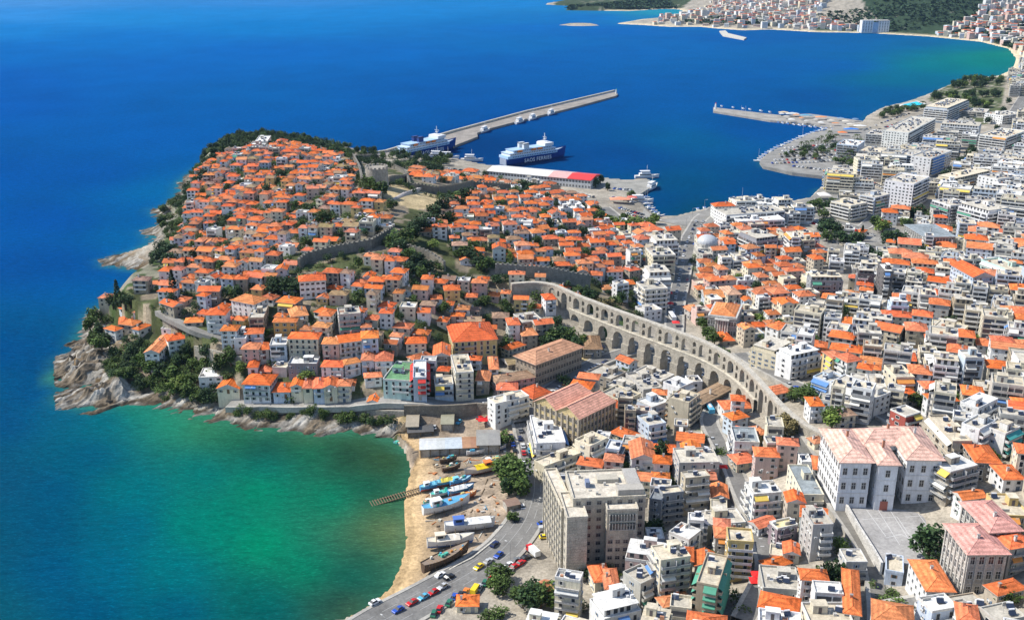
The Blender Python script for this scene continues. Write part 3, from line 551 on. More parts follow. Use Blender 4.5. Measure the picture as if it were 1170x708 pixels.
def make_building(cx, cy, w, d, rot, z0, h, floors, wc, rt, style='auto', lod=1, seed=None, aw=None, cat=None, desc=None, name=None, winstep=None, balc=None, mass=None, gable=None, wallcol=None, clutter=1.5):
    """lod 2: windows, balconies, awnings are parts of their own; lod 1: wall and roof parts; lod 0: everything into the mass mesh"""
    rr = random.Random(seed if seed is not None else int(cx*13+cy*7)); pitched = rt in PITCHED
    wcol = wallcol or WC[wc]; k = rr.uniform(.92, 1.05); wcol = (wcol[0]*k, wcol[1]*k*rr.uniform(.985, 1.01), wcol[2]*k*rr.uniform(.96, 1.02))
    rcol = RC[rt]; k = rr.uniform(.84, 1.12); q_ = rr.random()**1.7*.7; rcol = tuple(a*(1-q_)+b*q_ for a, b in zip(rcol, (.68,.31,.18))) if rt in 'OD' else rcol
    rcol = (min(rcol[0]*k, .88), rcol[1]*k*rr.uniform(.88, 1.18), rcol[2]*k*rr.uniform(.8, 1.15)) if pitched else shade(rcol, min(k, 1.02))
    fh = h/floors; corners = [rot2(sx*w/2, sy*d/2, rot) for sx in (-1, 1) for sy in (-1, 1)]
    zmin = min(H(cx+a, cy+b) for a, b in corners)-1.2-z0; zmin = min(zmin, -1.0)
    camdir = math.atan2(-cy, -cx)
    F = facades(w, d); vis = [math.cos(math.atan2(f[2][1], f[2][0])+rot-camdir) > 0.03 for f in F]
    pname = name or ('house' if pitched else 'apartment_building')
    if balc is None: balc = (0 if pitched and rr.random() < .6 else 1) if pitched else ((2 if rr.random() < .5 else 1) if floors >= 4 else (1 if floors >= 3 else 0))
    wm = MB(); rm = MB(); parts = []     # parts: (name, mesh, loc, rz)
    T = (0.0 if pitched else .75)
    # walls
    wm.box(-w/2, w/2, -d/2, d/2, zmin, h, 'plaster' if wc != 's' else 'stone', wcol, bottom=False)
    front = 0 if vis[0] else 2
    sh = rr.choice(WIN[:4]+WIN[6:]) if pitched else rr.choice([WIN[0], WIN[3], WIN[6], WIN[7], WIN[8]])
    setb = (not pitched) and floors >= 4 and not mass and rr.random() < .4 and min(w, d) > 8; H0 = h
    if setb: wm = MB(); h = h-fh; floors -= 1; wm.box(-w/2, w/2, -d/2, d/2, zmin, h, 'plaster' if wc != 's' else 'stone', wcol, bottom=False)
    step = winstep or (rr.uniform(2.3, 3.0) if pitched else rr.uniform(2.6, 3.4))
    bc = None; blindc = rr.random() < .3
    for i, f in enumerate(F):
        side = i in (1, 3); L = f[3]
        blank = (not pitched) and side and L < 13 and rr.random() < .5 and winstep is None
        isb = balc and i in (0, 2) or (balc == 2 and not blank)
        if isb and L > 4:
            dp = rr.uniform(1.1, 1.5) if not pitched else .9
            if pitched: b0, b1 = rr.choice([(.1,.9),(.1,.5),(.5,.95)])
            else: b0, b1 = rr.choice([(.02,.98),(.02,.98),(.02,.98),(.05,.62),(.36,.96)])
            x0, x1 = -L/2+L*b0, -L/2+L*b1; bcol = rr.choice([wcol, (.72,.71,.68), (.72,.71,.68), shade(wcol, .85), (.34,.35,.36)]) if bc is None else bc; bc = bcol
            bm = MB(); bm.box(x0, x1, -dp, 0, -.16, 0, 'plaster', (.6,.58,.54)); ph = .82
            if rr.random() < .75 or lod < 2:
                bm.box(x0, x1, -dp, -dp+.1, 0, ph, 'plaster', bcol); bm.box(x0, x0+.1, -dp+.1, 0, 0, ph, 'plaster', bcol); bm.box(x1-.1, x1, -dp+.1, 0, 0, ph, 'plaster', bcol)
            else:
                bm.box(x0, x1, -dp, -dp+.05, ph-.08, ph, 'metal', (.3,.3,.3)); bm.box(x0, x1, -dp, -dp+.04, .1, .45, 'metal', (.4,.4,.4))
                nn = max(2, int((x1-x0)/1.2))
                for q in range(nn+1): xx = x0+(x1-x0-.06)*q/nn; bm.box(xx, xx+.05, -dp, -dp+.05, 0, ph, 'metal', (.3,.3,.3))
            # partition fins between flats
            if (x1-x0) > 9 and not pitched: bm.box((x0+x1)/2-.08, (x0+x1)/2+.08, -dp, 0, 0, fh-.18, 'plaster', bcol)
            ms = None; awm = None
            mx, my = f[0][0]+f[1][0]*L/2, f[0][1]+f[1][1]*L/2
            for fl in range(1, floors):
                if lod >= 2 and vis[i]:
                    if ms is None: ms = bm.mesh('balcony')
                    parts.append(('balcony', ms, (mx, my, fl*fh), f[4]))
                else:
                    for fc, mi_, cc in zip(bm.f, bm.m, bm.c):
                        q = [bm.v[v] for v in fc]; q = [(mx+x*math.cos(f[4])-y*math.sin(f[4]), my+x*math.sin(f[4])+y*math.cos(f[4]), z+fl*fh) for x, y, z in q]; wm.quad(q, bm.mats[mi_], cc)
                if (aw is not None or rr.random() < .22) and (fl >= 1):
                    ac = AW[aw if aw is not None else rr.choice([0,0,0,6,1,5,3,4])]; am = MB()
                    ax0, ax1 = (x0, x1) if rr.random() < .4 or aw is not None else ((x0, (x0+x1)/2) if rr.random() < .5 else ((x0+x1)/2, x1))
                    zt = fh-.15; am.quad([(ax0,-dp-.35,zt-1.15),(ax1,-dp-.35,zt-1.15),(ax1,-.05,zt),(ax0,-.05,zt)], 'cloth', ac)
                    am.quad([(ax0,-dp-.35,zt-1.42),(ax1,-dp-.35,zt-1.42),(ax1,-dp-.35,zt-1.15),(ax0,-dp-.35,zt-1.15)], 'cloth', shade(ac, .95))
                    if lod >= 2 and vis[i]: parts.append(('awning', am.mesh('awning'), (mx, my, fl*fh), f[4]))
                    else:
                        for fc, mi_, cc in zip(am.f, am.m, am.c):
                            q = [am.v[v] for v in fc]; q = [(mx+x*math.cos(f[4])-y*math.sin(f[4]), my+x*math.sin(f[4])+y*math.cos(f[4]), z+fl*fh) for x, y, z in q]; wm.quad(q, am.mats[mi_], cc)
        n = max(1, int((L-.8)/step)); gap = L/n; tall = isb
        if isb and L > 4 and not pitched and (lod < 2 or not vis[i]):
            for fl in range(1, floors):
                (sx, sy), (dx, dy), (nx, ny) = f[0], f[1], f[2]; t = .5
                while t < L-1.6:
                    q = min(rr.uniform(2.2, 6.5), L-.5-t); a_, b_ = t, t+q; t += q+rr.uniform(.3, 1.2); o_ = .04; z_ = fl*fh
                    wm.quad([(sx+dx*a_+nx*o_, sy+dy*a_+ny*o_, z_+.05), (sx+dx*b_+nx*o_, sy+dy*b_+ny*o_, z_+.05), (sx+dx*b_+nx*o_, sy+dy*b_+ny*o_, z_+fh-.55), (sx+dx*a_+nx*o_, sy+dy*a_+ny*o_, z_+fh-.55)], 'glass', rr.choice([(.06,.065,.075),(.10,.10,.11),(.16,.15,.14),(.05,.06,.08)]))  # dark glazing that also paints in the shade of the balcony recess
            n = 0
        if blank: n = 0 if rr.random() < .6 else 1; gap = L/max(n, 1)
        if lod >= 2 and vis[i]:
            for _ in range(rr.randint(0, 2+floors//2)):
                t = rr.uniform(.8, L-.8); parts.append(('air_conditioner', ACM, (f[0][0]+f[1][0]*t, f[0][1]+f[1][1]*t, rr.randint(0, floors-1)*fh+rr.uniform(.3, 2.0)), f[4]))
            for fl in range(floors):
                for j in range(n):
                    if rr.random() < .05 and winstep is None: continue
                    t = gap*(j+.5); x = f[0][0]+f[1][0]*t; y = f[0][1]+f[1][1]*t
                    if fl == 0 and j == n//2 and i == front: parts.append(('door', rr.choice(DOORM), (x, y, .05), f[4])); continue
                    mm = (WIN[5] if fh > 2.3 else WIN[4]) if tall and fl > 0 and rr.random() < .75 else sh
                    parts.append(('window', mm, (x, y, fl*fh+(.25 if mm in (WIN[4], WIN[5]) else fh*.32)), f[4]))
        elif n: flat_windows(wm, f, floors, fh, 0, step, 1.1 if not tall else 1.5, min(1.2, fh*.46) if not tall else min(1.8, fh*.6), .03, rr)
    # roof
    rp = []
    if pitched:
        gb = (rr.random() < .22) if gable is None else gable
        rh = hip_roof(rm, w, d, h, rcol, ov=.5 if lod else .4, gable=gb)
        if rr.random() < .75:
            c_ = MB(); chim(c_, rr.uniform(-w*.3, w*.3), rr.uniform(-d*.22, d*.22), h+rh*.45, .9+rh*.5, rr); rp.append(('chimney', c_))
    else:
        pc = shade(wcol, 1.02) if rr.random() < .7 else (.7,.68,.64)
        rm.box(-w/2+.02, w/2-.02, -d/2+.02, d/2-.02, h, h+.12, 'flat_roof', rcol, bottom=False); e = .2; ph = rr.uniform(.5, 1.0)
        for a in ((-w/2-.06,w/2+.06,-d/2-.06,-d/2+e),(-w/2-.06,w/2+.06,d/2-e,d/2+.06),(-w/2-.06,-w/2+e,-d/2+e,d/2-e),(w/2-e,w/2+.06,-d/2+e,d/2-e)): rm.box(*a, h+.02, h+ph, 'plaster', pc)
        area = w*d
        if area > 60:
            c_ = MB(); pw, pd = min(w*.34, rr.uniform(2.8, 5.0)), min(d*.34, rr.uniform(2.6, 4)); px_, py_ = rr.uniform(-w*.25, w*.25), rr.uniform(-d*.2, d*.25); hh_ = rr.uniform(2.3, 2.9)
            c_.box(px_-pw/2, px_+pw/2, py_-pd/2, py_+pd/2, h+.12, h+hh_, 'plaster', shade(wcol, rr.uniform(.85, 1.02)), top=shade(rcol, 1.0)); c_.box(px_-pw/2-.15, px_+pw/2+.15, py_-pd/2-.15, py_+pd/2+.15, h+hh_, h+hh_+.14, 'flat_roof', shade(rcol, 1.05))
            c_.quad([(px_-.45, py_-pd/2-.02, h+.15),(px_+.45, py_-pd/2-.02, h+.15),(px_+.45, py_-pd/2-.02, h+2.1),(px_-.45, py_-pd/2-.02, h+2.1)], 'plain', (.12,.1,.1)); rp.append(('stair_penthouse', c_))
        c_ = MB(); nh = int(clutter*max(1, area/75)*rr.uniform(.4, 1.3)+.5)
        for _ in range(nh): heater(c_, rr.uniform(-w*.36, w*.36), rr.uniform(-d*.34, d*.34), h+.12, rr.uniform(-.4, .4)-rot)
        if nh: rp.append(('solar_heater', c_))
        c_ = MB()
        for _ in range(int(clutter*(1+area/60))):
            x, y = rr.uniform(-w*.42, w*.42), rr.uniform(-d*.4, d*.4); q = rr.random()
            if q < .35: antenna(c_, x, y, h+.1, rr)
            elif q < .6: s1, s2, s3 = rr.uniform(.3, .7), rr.uniform(.3, .7), rr.uniform(.5, 1.3); c_.box(x-s1, x+s1, y-s2, y+s2, h+.12, h+.12+s3, 'plaster', rr.choice([(.6,.58,.54),(.35,.33,.3),(.5,.25,.15),(.7,.7,.7)]))
            elif q < .8: c_.box(x-1.2, x+1.2, y-.08, y+.08, h+.12, h+rr.uniform(.6, 1.2), 'plaster', (.6,.58,.53))
            else: s1, s2 = rr.uniform(.6, 1.6), rr.uniform(.5, 1.2); c_.box(x-s1, x+s1, y-s2, y+s2, h+.12, h+.18, 'flat_roof', rr.choice([(.25,.24,.22),(.7,.68,.64),(.36,.2,.14),(.5,.46,.4)]))
        if c_.v: rp.append(('roof_fitting', c_))
    if setb:
        iw = rr.uniform(1.2, 2.2); pm = MB(); pm.box(-w/2+.6, w/2-.6, -d/2+iw, d/2-iw*.6, h+.12, H0, 'plaster', wcol, bottom=False); pm.box(-w/2+.3, w/2-.3, -d/2+iw-.7, d/2-iw*.6+.3, H0, H0+.2, 'flat_roof', shade(rcol, 1.04))
        x = -w/2+1.2
        while x < w/2-2.2: pm.quad([(x, -d/2+iw-.03, h+.35), (x+1.3, -d/2+iw-.03, h+.35), (x+1.3, -d/2+iw-.03, h+2.4), (x, -d/2+iw-.03, h+2.4)], 'glass', (.05,.055,.065)); x += rr.uniform(2.0, 3.2)
        for _, q in rp: q.v = [(a, b*.7+iw*.2, c+H0-h) for a, b, c in q.v]
        rp.append(('top_storey', pm)); h = H0
    if mass is not None or lod == 0:
        ca, sa = math.cos(rot), math.sin(rot)
        for m_ in [wm, rm]+[q for _, q in rp]:
            o = len(mass.v); mass.v.extend([(cx+x*ca-y*sa, cy+x*sa+y*ca, z0+z) for x, y, z in m_.v]); mass.f.extend([tuple(o+i for i in f) for f in m_.f])
            mp = [mass.mi(q) for q in m_.mats]; mass.m.extend([mp[i] for i in m_.m]); mass.c.extend(m_.c)
        return None
    root = empty(pname, (cx, cy, z0), rot)
    wm.build('wall', root); ro = rm.build('roof', root)
    for nm, q in rp: q.build(nm, ro)
    for nm, ms, lc, rz in parts: link(nm, ms, root, lc, rz)
    if pitched: COUNT['house'] += 1
    else: COUNT['apartment'] += 1
    if desc is None:
        awt = (' and '+AWN[aw]+' awnings') if aw is not None else ''
        fl_ = NUM[floors]+'-storey' if floors > 1 else 'low'
        desc = f"{WN[wc]} {fl_} {'house' if pitched else 'block'}, {RN[rt]}{awt}"
    reg(root, desc, cx, cy, cat or ('house' if pitched else 'apartment block'), 'tiled houses of the town' if pitched else 'flat-roofed blocks of the town')
    return root
def rect3(A, B, C, h, zabs=None):
    b, z = PG(B[0], B[1], h)
    if zabs is not None: z = zabs; b = P(B[0], B[1], z)
    a = P(A[0], A[1], z); c = P(C[0], C[1], z)
    u = a-b; v = c-b; lu, lv = np.linalg.norm(u), np.linalg.norm(v)
    if lu > 1.25*lv: n = u/lu; e1 = np.array([n[1], -n[0]]); w = abs(v@e1); d = lu
    else: e1 = v/lv; n = np.array([-e1[1], e1[0]]); w = lv; d = abs(u@n)
    ctr = b+e1*w/2+n*d/2; return ctr, w, d, math.atan2(e1[1], e1[0]), z
DEFER = []
def B(A, Bp, C, floors, wc, rt, fhm=2.45, **kw):
    h = floors*fhm; ctr, w, d, rot, z = rect3(A, Bp, C, h, kw.pop('zabs', None)); d = max(d, 4.5)
    dmax = kw.pop('dmax', None)
    n = np.array([-math.sin(rot), math.cos(rot)])
    if dmax and d > dmax: ctr = ctr-n*(d-dmax)/2; d = dmax
    z0 = H(*ctr); h = z-z0
    if h < 2.2: z0 = z-2.4; h = 2.4
    occ_add(ctr[0], ctr[1], w/2, d/2, rot)
    lodv = kw.pop('lod', None); px, py, fw = proj(ctr[0], ctr[1], z)
    fl = max(1, int(round(h/fhm)))
    if rt in PITCHED and floors >= 3 and 'balc' not in kw and (int(Bp[0]) % 3): kw['balc'] = 1
    DEFER.append(dict(cx=ctr[0], cy=ctr[1], w=w, d=d, rot=rot, z0=z0, h=h, floors=fl, wc=wc, rt=rt, scale=FPX/fw, lodf=lodv, hand=True, **kw))
    return ctr, w, d, rot, z0, h
# ------------------------------------------------------------------ surveyed buildings: eaves corners (far left, near left, near right), storeys, wall, roof
HB = '''
289 162 286 166 296 166 3 p W
317 160 314 164 326 164 2 w O
330 163 328 167 342 167 2 c O
350 168 348 172 360 172 2 w O
752 268 750 276 776 275 6 w F
748 284 746 293 772 292 6 c F
744 303 742 312 767 311 6 w F 0
738 322 737 332 763 330 5 c F
664 384 667 399 686 393 2 s B
900 532 917 566 938 560 3 c Q
928 521 930 536 940 533 2 w O
929 500 931 507 943 505 1 c D
912 520 916 529 926 526 2 w W
296 156 291 163 305 163 3 c W
261 427 248 444 273 444.5 4 c O
283 427 277 439 308 440 5 w O
317 437.5 312 448 331 448 3 l O
337 431 332 442 345 443 4 c O
348 431 346 444 357 444 4 c O 7
359 432 358 444 370 444 4 l O
371 433 370 443 385 442 4 c O
387 434 385 441 400 441 4 c O
236 421 227 432 254 431 3 w W
278 392 276 399 295 399 3 p O
296 392 296 400 307 400 3 g O
311 387 308 395.5 327 395 4 l W
331 380 329 387 363 387.5 4 c O
369 386 368 393 387 393 4 p O
331 409 329 417 362 417 3 k W
314 414 311 420 327 421 2 g T
286 412 283 420 294 420 2 w O
300 416 296 425 309 424 1 c O
368 412 367 419 391 419.5 3 w O
388 384 388 392 413 389 4 w O
415 379 413 387 432 386 5 l O
415 402 413 412 427 412.5 3 l O
430 402 428 412.6 448 412.6 3 w O
462 386 464 393 487 392 2 c O
476 405 473 412 494 406 2 c O
496 395 495 407 514 405 3 s O
453 413.4 437.5 434 471 433.6 5 m G
472.5 413 472 433 487 433 5 l W 2
494 431 497 441 518 440 3 l T
515 406.4 520.6 426.6 540 422 6 c T
419 426.6 417 432 436 430.5 2 w O
395 411 394 417 412 413.4 3 w O
388 434 386 441 405 440.6 2 w O
425 449 420 459 431 460 2 w O
518 371 518 391 568 387.5 4 y O
586 408 581 417 601.5 413.6 1 s B
572 428 567 437.7 611 430.7 2 p B
572 437.7 568 445.5 591 445.5 2 p O
598 444 609 455.6 629.5 448 2 s O
560 455 566 462.5 604.6 453 5 w T
547 423.7 544 434.6 558.7 434.6 3 s O
558 408 559.5 422 569 419 3 w O
578 364 581 371.7 594.5 371.7 5 w O
590 359 597 369 620 366 4 s F
605.5 475.7 613 507.6 643.6 498 4 w W
664.6 500 674 511.5 694 502 4 c T
618 524 622 534 665 518 3 c T
719 505 722 524 748.5 525 4 w O
706.5 487 697 494 719 502 2 c O
728 476.5 741.5 488 760 483.5 4 l F
679 421.5 698 435 716 426 2 s F
715 428 735 447 750 437 2 g F
699 437 713 447 730 438 2 g F
693 447 713 460 732 451 2 c F
724 425 756 436 767 428 2 s F
704 410 719 416 727 412 2 l D 4
760 437 776 445 792 438 3 w W
765 454 787 461 800 451 5 b T
727 458 745 466 765 459 3 l W
748 558 742 570 757 570 5 k K
773 602 787 618 801 607 4 w W
748 624 755 641 789 636 7 c T
723 650 732 669 752 659.5 4 g F
680 676 691 700 733 690 4 w W
672 646 680 665 697 658 2 c O
688 650 692 673 706 665 2 s D
761 681 758 693 790 686 2 c O
808 632 796 666 819 675 6 t T 3
828 604 832 619 861 621 6 y T
808 584 808 601 852 597 3 c F
781 540 783 547 811 544 6 b F
758 558 757 566 781 563 5 k T
854 552 861 566 893 563.5 5 w W
773 513 776 530 822 529 5 g F
785 493 786 502 805 502 2 c F
835 489 839.5 506 867.4 506 4 w Q
839.5 519 842.5 530 864 527 2 b O
826 458 828 468 860 466 2 w O
836 471 837 480 855 476 3 l O
857 488 868 497 881 499 2 y O
873.6 500 876.7 508 897 508 4 t F
916.5 583 929 602 952 601 5 g F
892 595 888 605 911 600 3 v Y
895 620 896 632 913 631 2 c O
880 622 879 634 894 633 2 c T
880 639 878 649 903 642 2 c O
866 594 866 603 886 596 2 w O
871 676 867 693 911 702 3 w O
884 648 872 673 915 676 3 g F
963 650 965 700 983 706 3 w O
968 628 967 642.6 991 642.6 3 g F
935 690 925 712 975 712 3 c T
870 697 867 712 915 718 4 w W
1039 640 1059 675 1089.5 674 3 w O
1012 634 1012 653 1032 653 2 l T
1152 610 1154 627 1182 622 4 g O
1098 562 1100 571 1126 568 3 w O
1127 565 1145 590 1172 585 3 y T
1130 668 1140 680 1172 672 2 b O
1062 682 1065 700 1095 695 4 l W
1085 682 1100 699 1130 694 2 t F
1132 692 1140 712 1172 705 3 g F
1074 526 1086 540 1117 532 5 s W
1060.5 476 1088.5 506 1104.6 500 4 b T
1101 508 1115 528 1137 520.5 3 s O
1132 531.5 1147 547.6 1168 545 2 w O
1126.6 485 1148.6 497 1165.6 489 4 w T 7
1100 484 1119 492 1137 482 5 w F
1098 460 1118 468 1140 457 4 w W
1064 450 1064 458.6 1095 458 3 w O
1050 436 1057 444 1087 444 3 w O
1026 466 1035 477 1052 472 4 r F
945 424 929 431 947 438 4 l F 4
964 428 948 438 979 448 4 w F 0
995 440 980 448 1000 456 4 w F
972 428 975 437 993 441 3 y T 1
990 428 994 442 1010 436 4 t F
1010 419 1024 433 1040 428 4 c F 5
1030 444.5 1033 453 1049.5 451.5 2 w O
893 397 905 407 938 400 5 w W
948 396 940 402 952 410 5 y D 1
962 399 953 406 968 414 5 w O
920 454 926.6 464 939 461 3 w O
954.6 468 959 476 978 474 2 c B
880 442 880 452 905 447 2 w O
930 311 927 317 964 317.5 6 k T
982 304 981 309 999.7 310 7 d F
1003 301.5 1010.5 311 1020 310 8 d W
884 369 889 377 904 372 3 w O
867 389 888 402 907 391 4 c F
862 329 866 336 896 330 3 l O
822 328 832 337 842 332 4 c R
806 332 805.6 339.5 830 339.5 3 l O
893 340 887 348 912 346 3 c O
816 380 826 390 836 386 1 s O
821.5 239 830 246.5 897 241.5 5 w F
851 247 844 254 897 252 4 w W
844 264 865 273 891 271 6 k F
898 265 905 272 915 273 6 w T
1112 226 1096 232 1129 241 7 w F
1076.6 223 1065 229 1086 235.7 6 w F
1135 294 1121 298 1167.6 315.6 5 m T
1087 303 1112 317 1126 311 5 l O
1074 318 1070 327 1092 329 2 s O
1106 292.7 1107.5 298.6 1123.5 298 2 w O
965 159 956 165 982 166 5 l W
990.6 167 981 172.5 1007.6 174.5 5 k T
959 228.5 972 236 991 232 5 c T
990 221 1000 226.5 1017 222 6 l F
1022 202 1044 211.5 1062 203 8 w F
1033 167 1022 177 1047 179 6 w F
998 146 989 153 1017 155.6 5 w F
1026 147 1017 155 1036 157 5 m F
1052 175 1064 182 1087.5 173 7 w F 4
1081.6 198 1092 204.5 1133 195 6 c T
1102 219.4 1109 225.5 1139 219 3 k Y
1125 200 1140 206 1165 202 6 w F
1068 117 1084 124 1107.7 114 7 l T
1094 122 1092 126.5 1127 129 3 g F
1081 134 1075 141.5 1118 146.5 7 w F
1016 146 1038 152.5 1069 136 7 w F
579 394 581 400 600 394 2 c O
1140 128 1146 133 1168 130 4 w F
1132 150 1150 158 1172 150 6 w T
636 666 637 676 652 671 2 y W
600 672 605 684 633 672 2 c D
530 680 522 692 546 692 1 c O
128 347 114 353 134 354 2 w W
139 348 136 352 142 354 2 w O
122 371 120 375 132 378 3 w O
137 363 136 371 150 368 2 s O
157 349 152 357 172 358 3 w O
150 377 157 377 172 371 2 w O
184 384 165 403 193 391 4 w O
200 382 192 390 216 386 4 w O
180 370 184 376 208 378 3 w W
212 364 211 369 231 368 3 s O
197 358 193 363 213 362 2 w O
183 346 198 351 217 350 3 s O
190 330 180 333 198 334 3 w O
226 328 226 333 250 333 3 s O
236 353 235 360 257 360 4 w O
252 372 252 378 270 378 4 w O
272 378 267 388 280 389 3 w W
281 376 280 382 300 381 3 l O
290 350 284 364 301 364 4 t F
310 364 312 368 338 368 4 o O
316 338 316 345 337 347 3 s O
275 335 264 343 290 348 3 w O
386 353 387 361 412 359 5 g F
340 316 342 322 372 320 4 w O
329 352 333 362 351 358 3 c O
'''
for ln_ in HB.strip().splitlines():
    q = ln_.split(); v = list(map(float, q[:6])); fl = int(q[6]); kw = {}
    if len(q) > 9: kw['aw'] = int(q[9])
    B((v[0], v[1]), (v[2], v[3]), (v[4], v[5]), fl, q[7], q[8], dmax=30, **kw)
# ------------------------------------------------------------------ landmarks
def special(ctr, w, d, rot): occ_add(ctr[0], ctr[1], w/2, d/2, rot)
def win_grid(root, f, n, floors, z0, fh, mesh, mats=None, t0=0, t1=None, name='window', out=0.0):
    (sx, sy), (dx, dy), (nx, ny), L, rz = f; t1 = L if t1 is None else t1; gap = (t1-t0)/n
    for fl in range(floors):
        for j in range(n): t = t0+gap*(j+.5); link(name, mesh, root, (sx+dx*t+nx*out, sy+dy*t+ny*out, z0+fl*fh), rz)
def mkwin(w, h, fr=(.6,.58,.54), arched=False):
    mb = MB(); mb.box(-w/2, w/2, -.05, .06, 0, h, 'glass', (.03,.035,.045)); mb.box(-w/2-.16, -w/2, -.1, .06, -.16, h+.16, 'plain', fr); mb.box(w/2, w/2+.16, -.1, .06, -.16, h+.16, 'plain', fr)
    mb.box(-w/2, w/2, -.1, .06, h, h+.16, 'plain', fr); mb.box(-w/2, w/2, -.14, .06, -.16, 0, 'plain', fr); mb.box(-.04, .04, -.08, -.05, 0, h, 'plain', fr); mb.box(-w/2, w/2, -.08, -.05, h*.6, h*.6+.08, 'plain', fr)
    return mb.mesh('window')
W_SCH = mkwin(1.3, 2.3, (.66,.64,.6)); W_FAC = mkwin(1.25, 1.7, (.42,.36,.28)); W_BLK = mkwin(1.4, 1.2, (.34,.32,.29)); W_SLIT = mkwin(.7, 1.9, (.6,.58,.55))
# --- the long school with three forward wings
def school():
    A0, _ = PG(939, 491, 16); zs = H(*PG(985, 560)[0]); zr = zs+16.5
    root = empty('school', (*P(985, 528, zr), zs), 0); wings = [((939,491),(961,527.5),(995,526.3)), ((1012,488),(1037,524.5),(1075,523)), ((990,506),(1005,530),(1026,529)), ((985,490),(986,508),(1050,505))]
    ox, oy = root.location.x, root.location.y
    for i, (a, b, c) in enumerate(wings):
        ctr, w, d, rot, z = rect3(a, b, c, 16, zr); 
        if i == 3: d = max(d, 12)
        special(ctr, w, d, rot); hh_ = 16.5-(0.4 if i == 3 else 0)-(.15 if i == 2 else 0); mb = MB(); mb.box(-w/2, w/2, -d/2, d/2, -4, hh_, 'plaster', (.83,.84,.86), bottom=False)
        for zz in (5.2, 10.6): mb.box(-w/2-.12, w/2+.12, -d/2-.12, d/2+.12, zz, zz+.3, 'plaster', (.74,.73,.71))
        wo = mb.build('wall', root, (ctr[0]-ox, ctr[1]-oy, 0), rot); rm = MB(); hip_roof(rm, w, d, hh_, (.80,.50,.40), ov=.9, pitch=.40); rf = rm.build('roof', root, (ctr[0]-ox, ctr[1]-oy, 0), rot)
        ch = MB(); chim(ch, w*.1, d*.12, hh_+2, 2.2, R); ch.build('chimney', rf)
        F = facades(w, d)
        if i < 3:
            win_grid(wo, F[0], 3 if i < 2 else 1, 3, 1.6, 5.2, W_SCH if i < 2 else W_SCH)
            if i in (0,): win_grid(wo, F[3], 9, 4, 1.2, 4.0, W_SCH)
            elif i == 2: win_grid(wo, F[3], 3, 3, 1.6, 5.2, W_SLIT)
            else: win_grid(wo, F[3], 5, 3, 1.6, 5.2, W_SCH, t0=d*.45); win_grid(wo, F[1], 8, 3, 1.6, 5.2, W_SCH)
            if i == 0: win_grid(wo, F[1], 3, 3, 1.6, 5.2, W_SLIT, t0=0, t1=d*.4)
        else: win_grid(wo, F[0], 8, 3, 1.6, 5.2, W_SCH); win_grid(wo, F[2], 12, 3, 1.6, 5.2, W_SCH)
        if i == 2: dm = MB(); dm.box(-1.2, 1.2, -.2, .1, 0, 3.2, 'plain', (.42,.14,.1)); link('door', dm.mesh('door'), wo, (0, -d/2, 0))
    reg(root, 'long white school with faded pink hip roofs and three wings above a grey yard', *P(985, 528, zr), 'school')
    return zs
ZS = school()
# --- schoolyard terrace with court lines and white wall
YARD = [(962,566),(1080,558),(1098,600),(1086,632),(1035,645),(1008,642),(998,625)]
yz = H(*PG(1030, 600)[0])+.5; ZY = max(ZS, yz)
mb = MB(); q = [P(x, y, ZY) for x, y in YARD]; mb.quad([(x, y, ZY) for x, y in q], 'asphalt', (.36,.35,.34))
area2 = sum(q[i][0]*q[(i+1) % len(q)][1]-q[(i+1) % len(q)][0]*q[i][1] for i in range(len(q)))
if area2 < 0: mb.f[0] = mb.f[0][::-1]
for i in range(len(q)):
    a, b = q[i], q[(i+1) % len(q)]; f_ = [(a[0], a[1], ZY-9), (b[0], b[1], ZY-9), (b[0], b[1], ZY), (a[0], a[1], ZY)]; mb.quad(f_ if area2 > 0 else f_[::-1], 'stone', (.45,.42,.37))
yo = tag(mb.build('schoolyard'), 'grey paved schoolyard with worn white court lines', 'schoolyard', kind='structure')
yc = np.mean(q, 0); special(yc, 34, 24, .0); special(P(1045, 605, ZY), 34, 26, 0); special(P(1000, 590, ZY), 26, 22, 0)
mk = MB()
def cline(l, w=.16):
    pts_ = [P(x, y, ZY) for x, y in l]
    for a, b in zip(pts_, pts_[1:]):
        d = (b-a)/np.linalg.norm(b-a); n = np.array([-d[1], d[0]])*w/2; mk.quad([(*(a-n), ZY+.012), (*(b-n), ZY+.012), (*(b+n), ZY+.012), (*(a+n), ZY+.012)], 'plain', (.6,.6,.6))
for l in ([(985,593),(1025,590),(1052,630)], [(990,582),(1012,612)], [(1002,580),(1028,622)], [(1014,578),(1038,615)], [(1040,574),(1068,612)], [(1055,572),(1080,606)], [(1012,614),(1030,610),(1052,622)], [(1028,579),(1056,576),(1084,600)], [(1034,590),(1070,588)], [(1042,603),(1078,600)]): cline(l)
mk.build('court_line', yo)
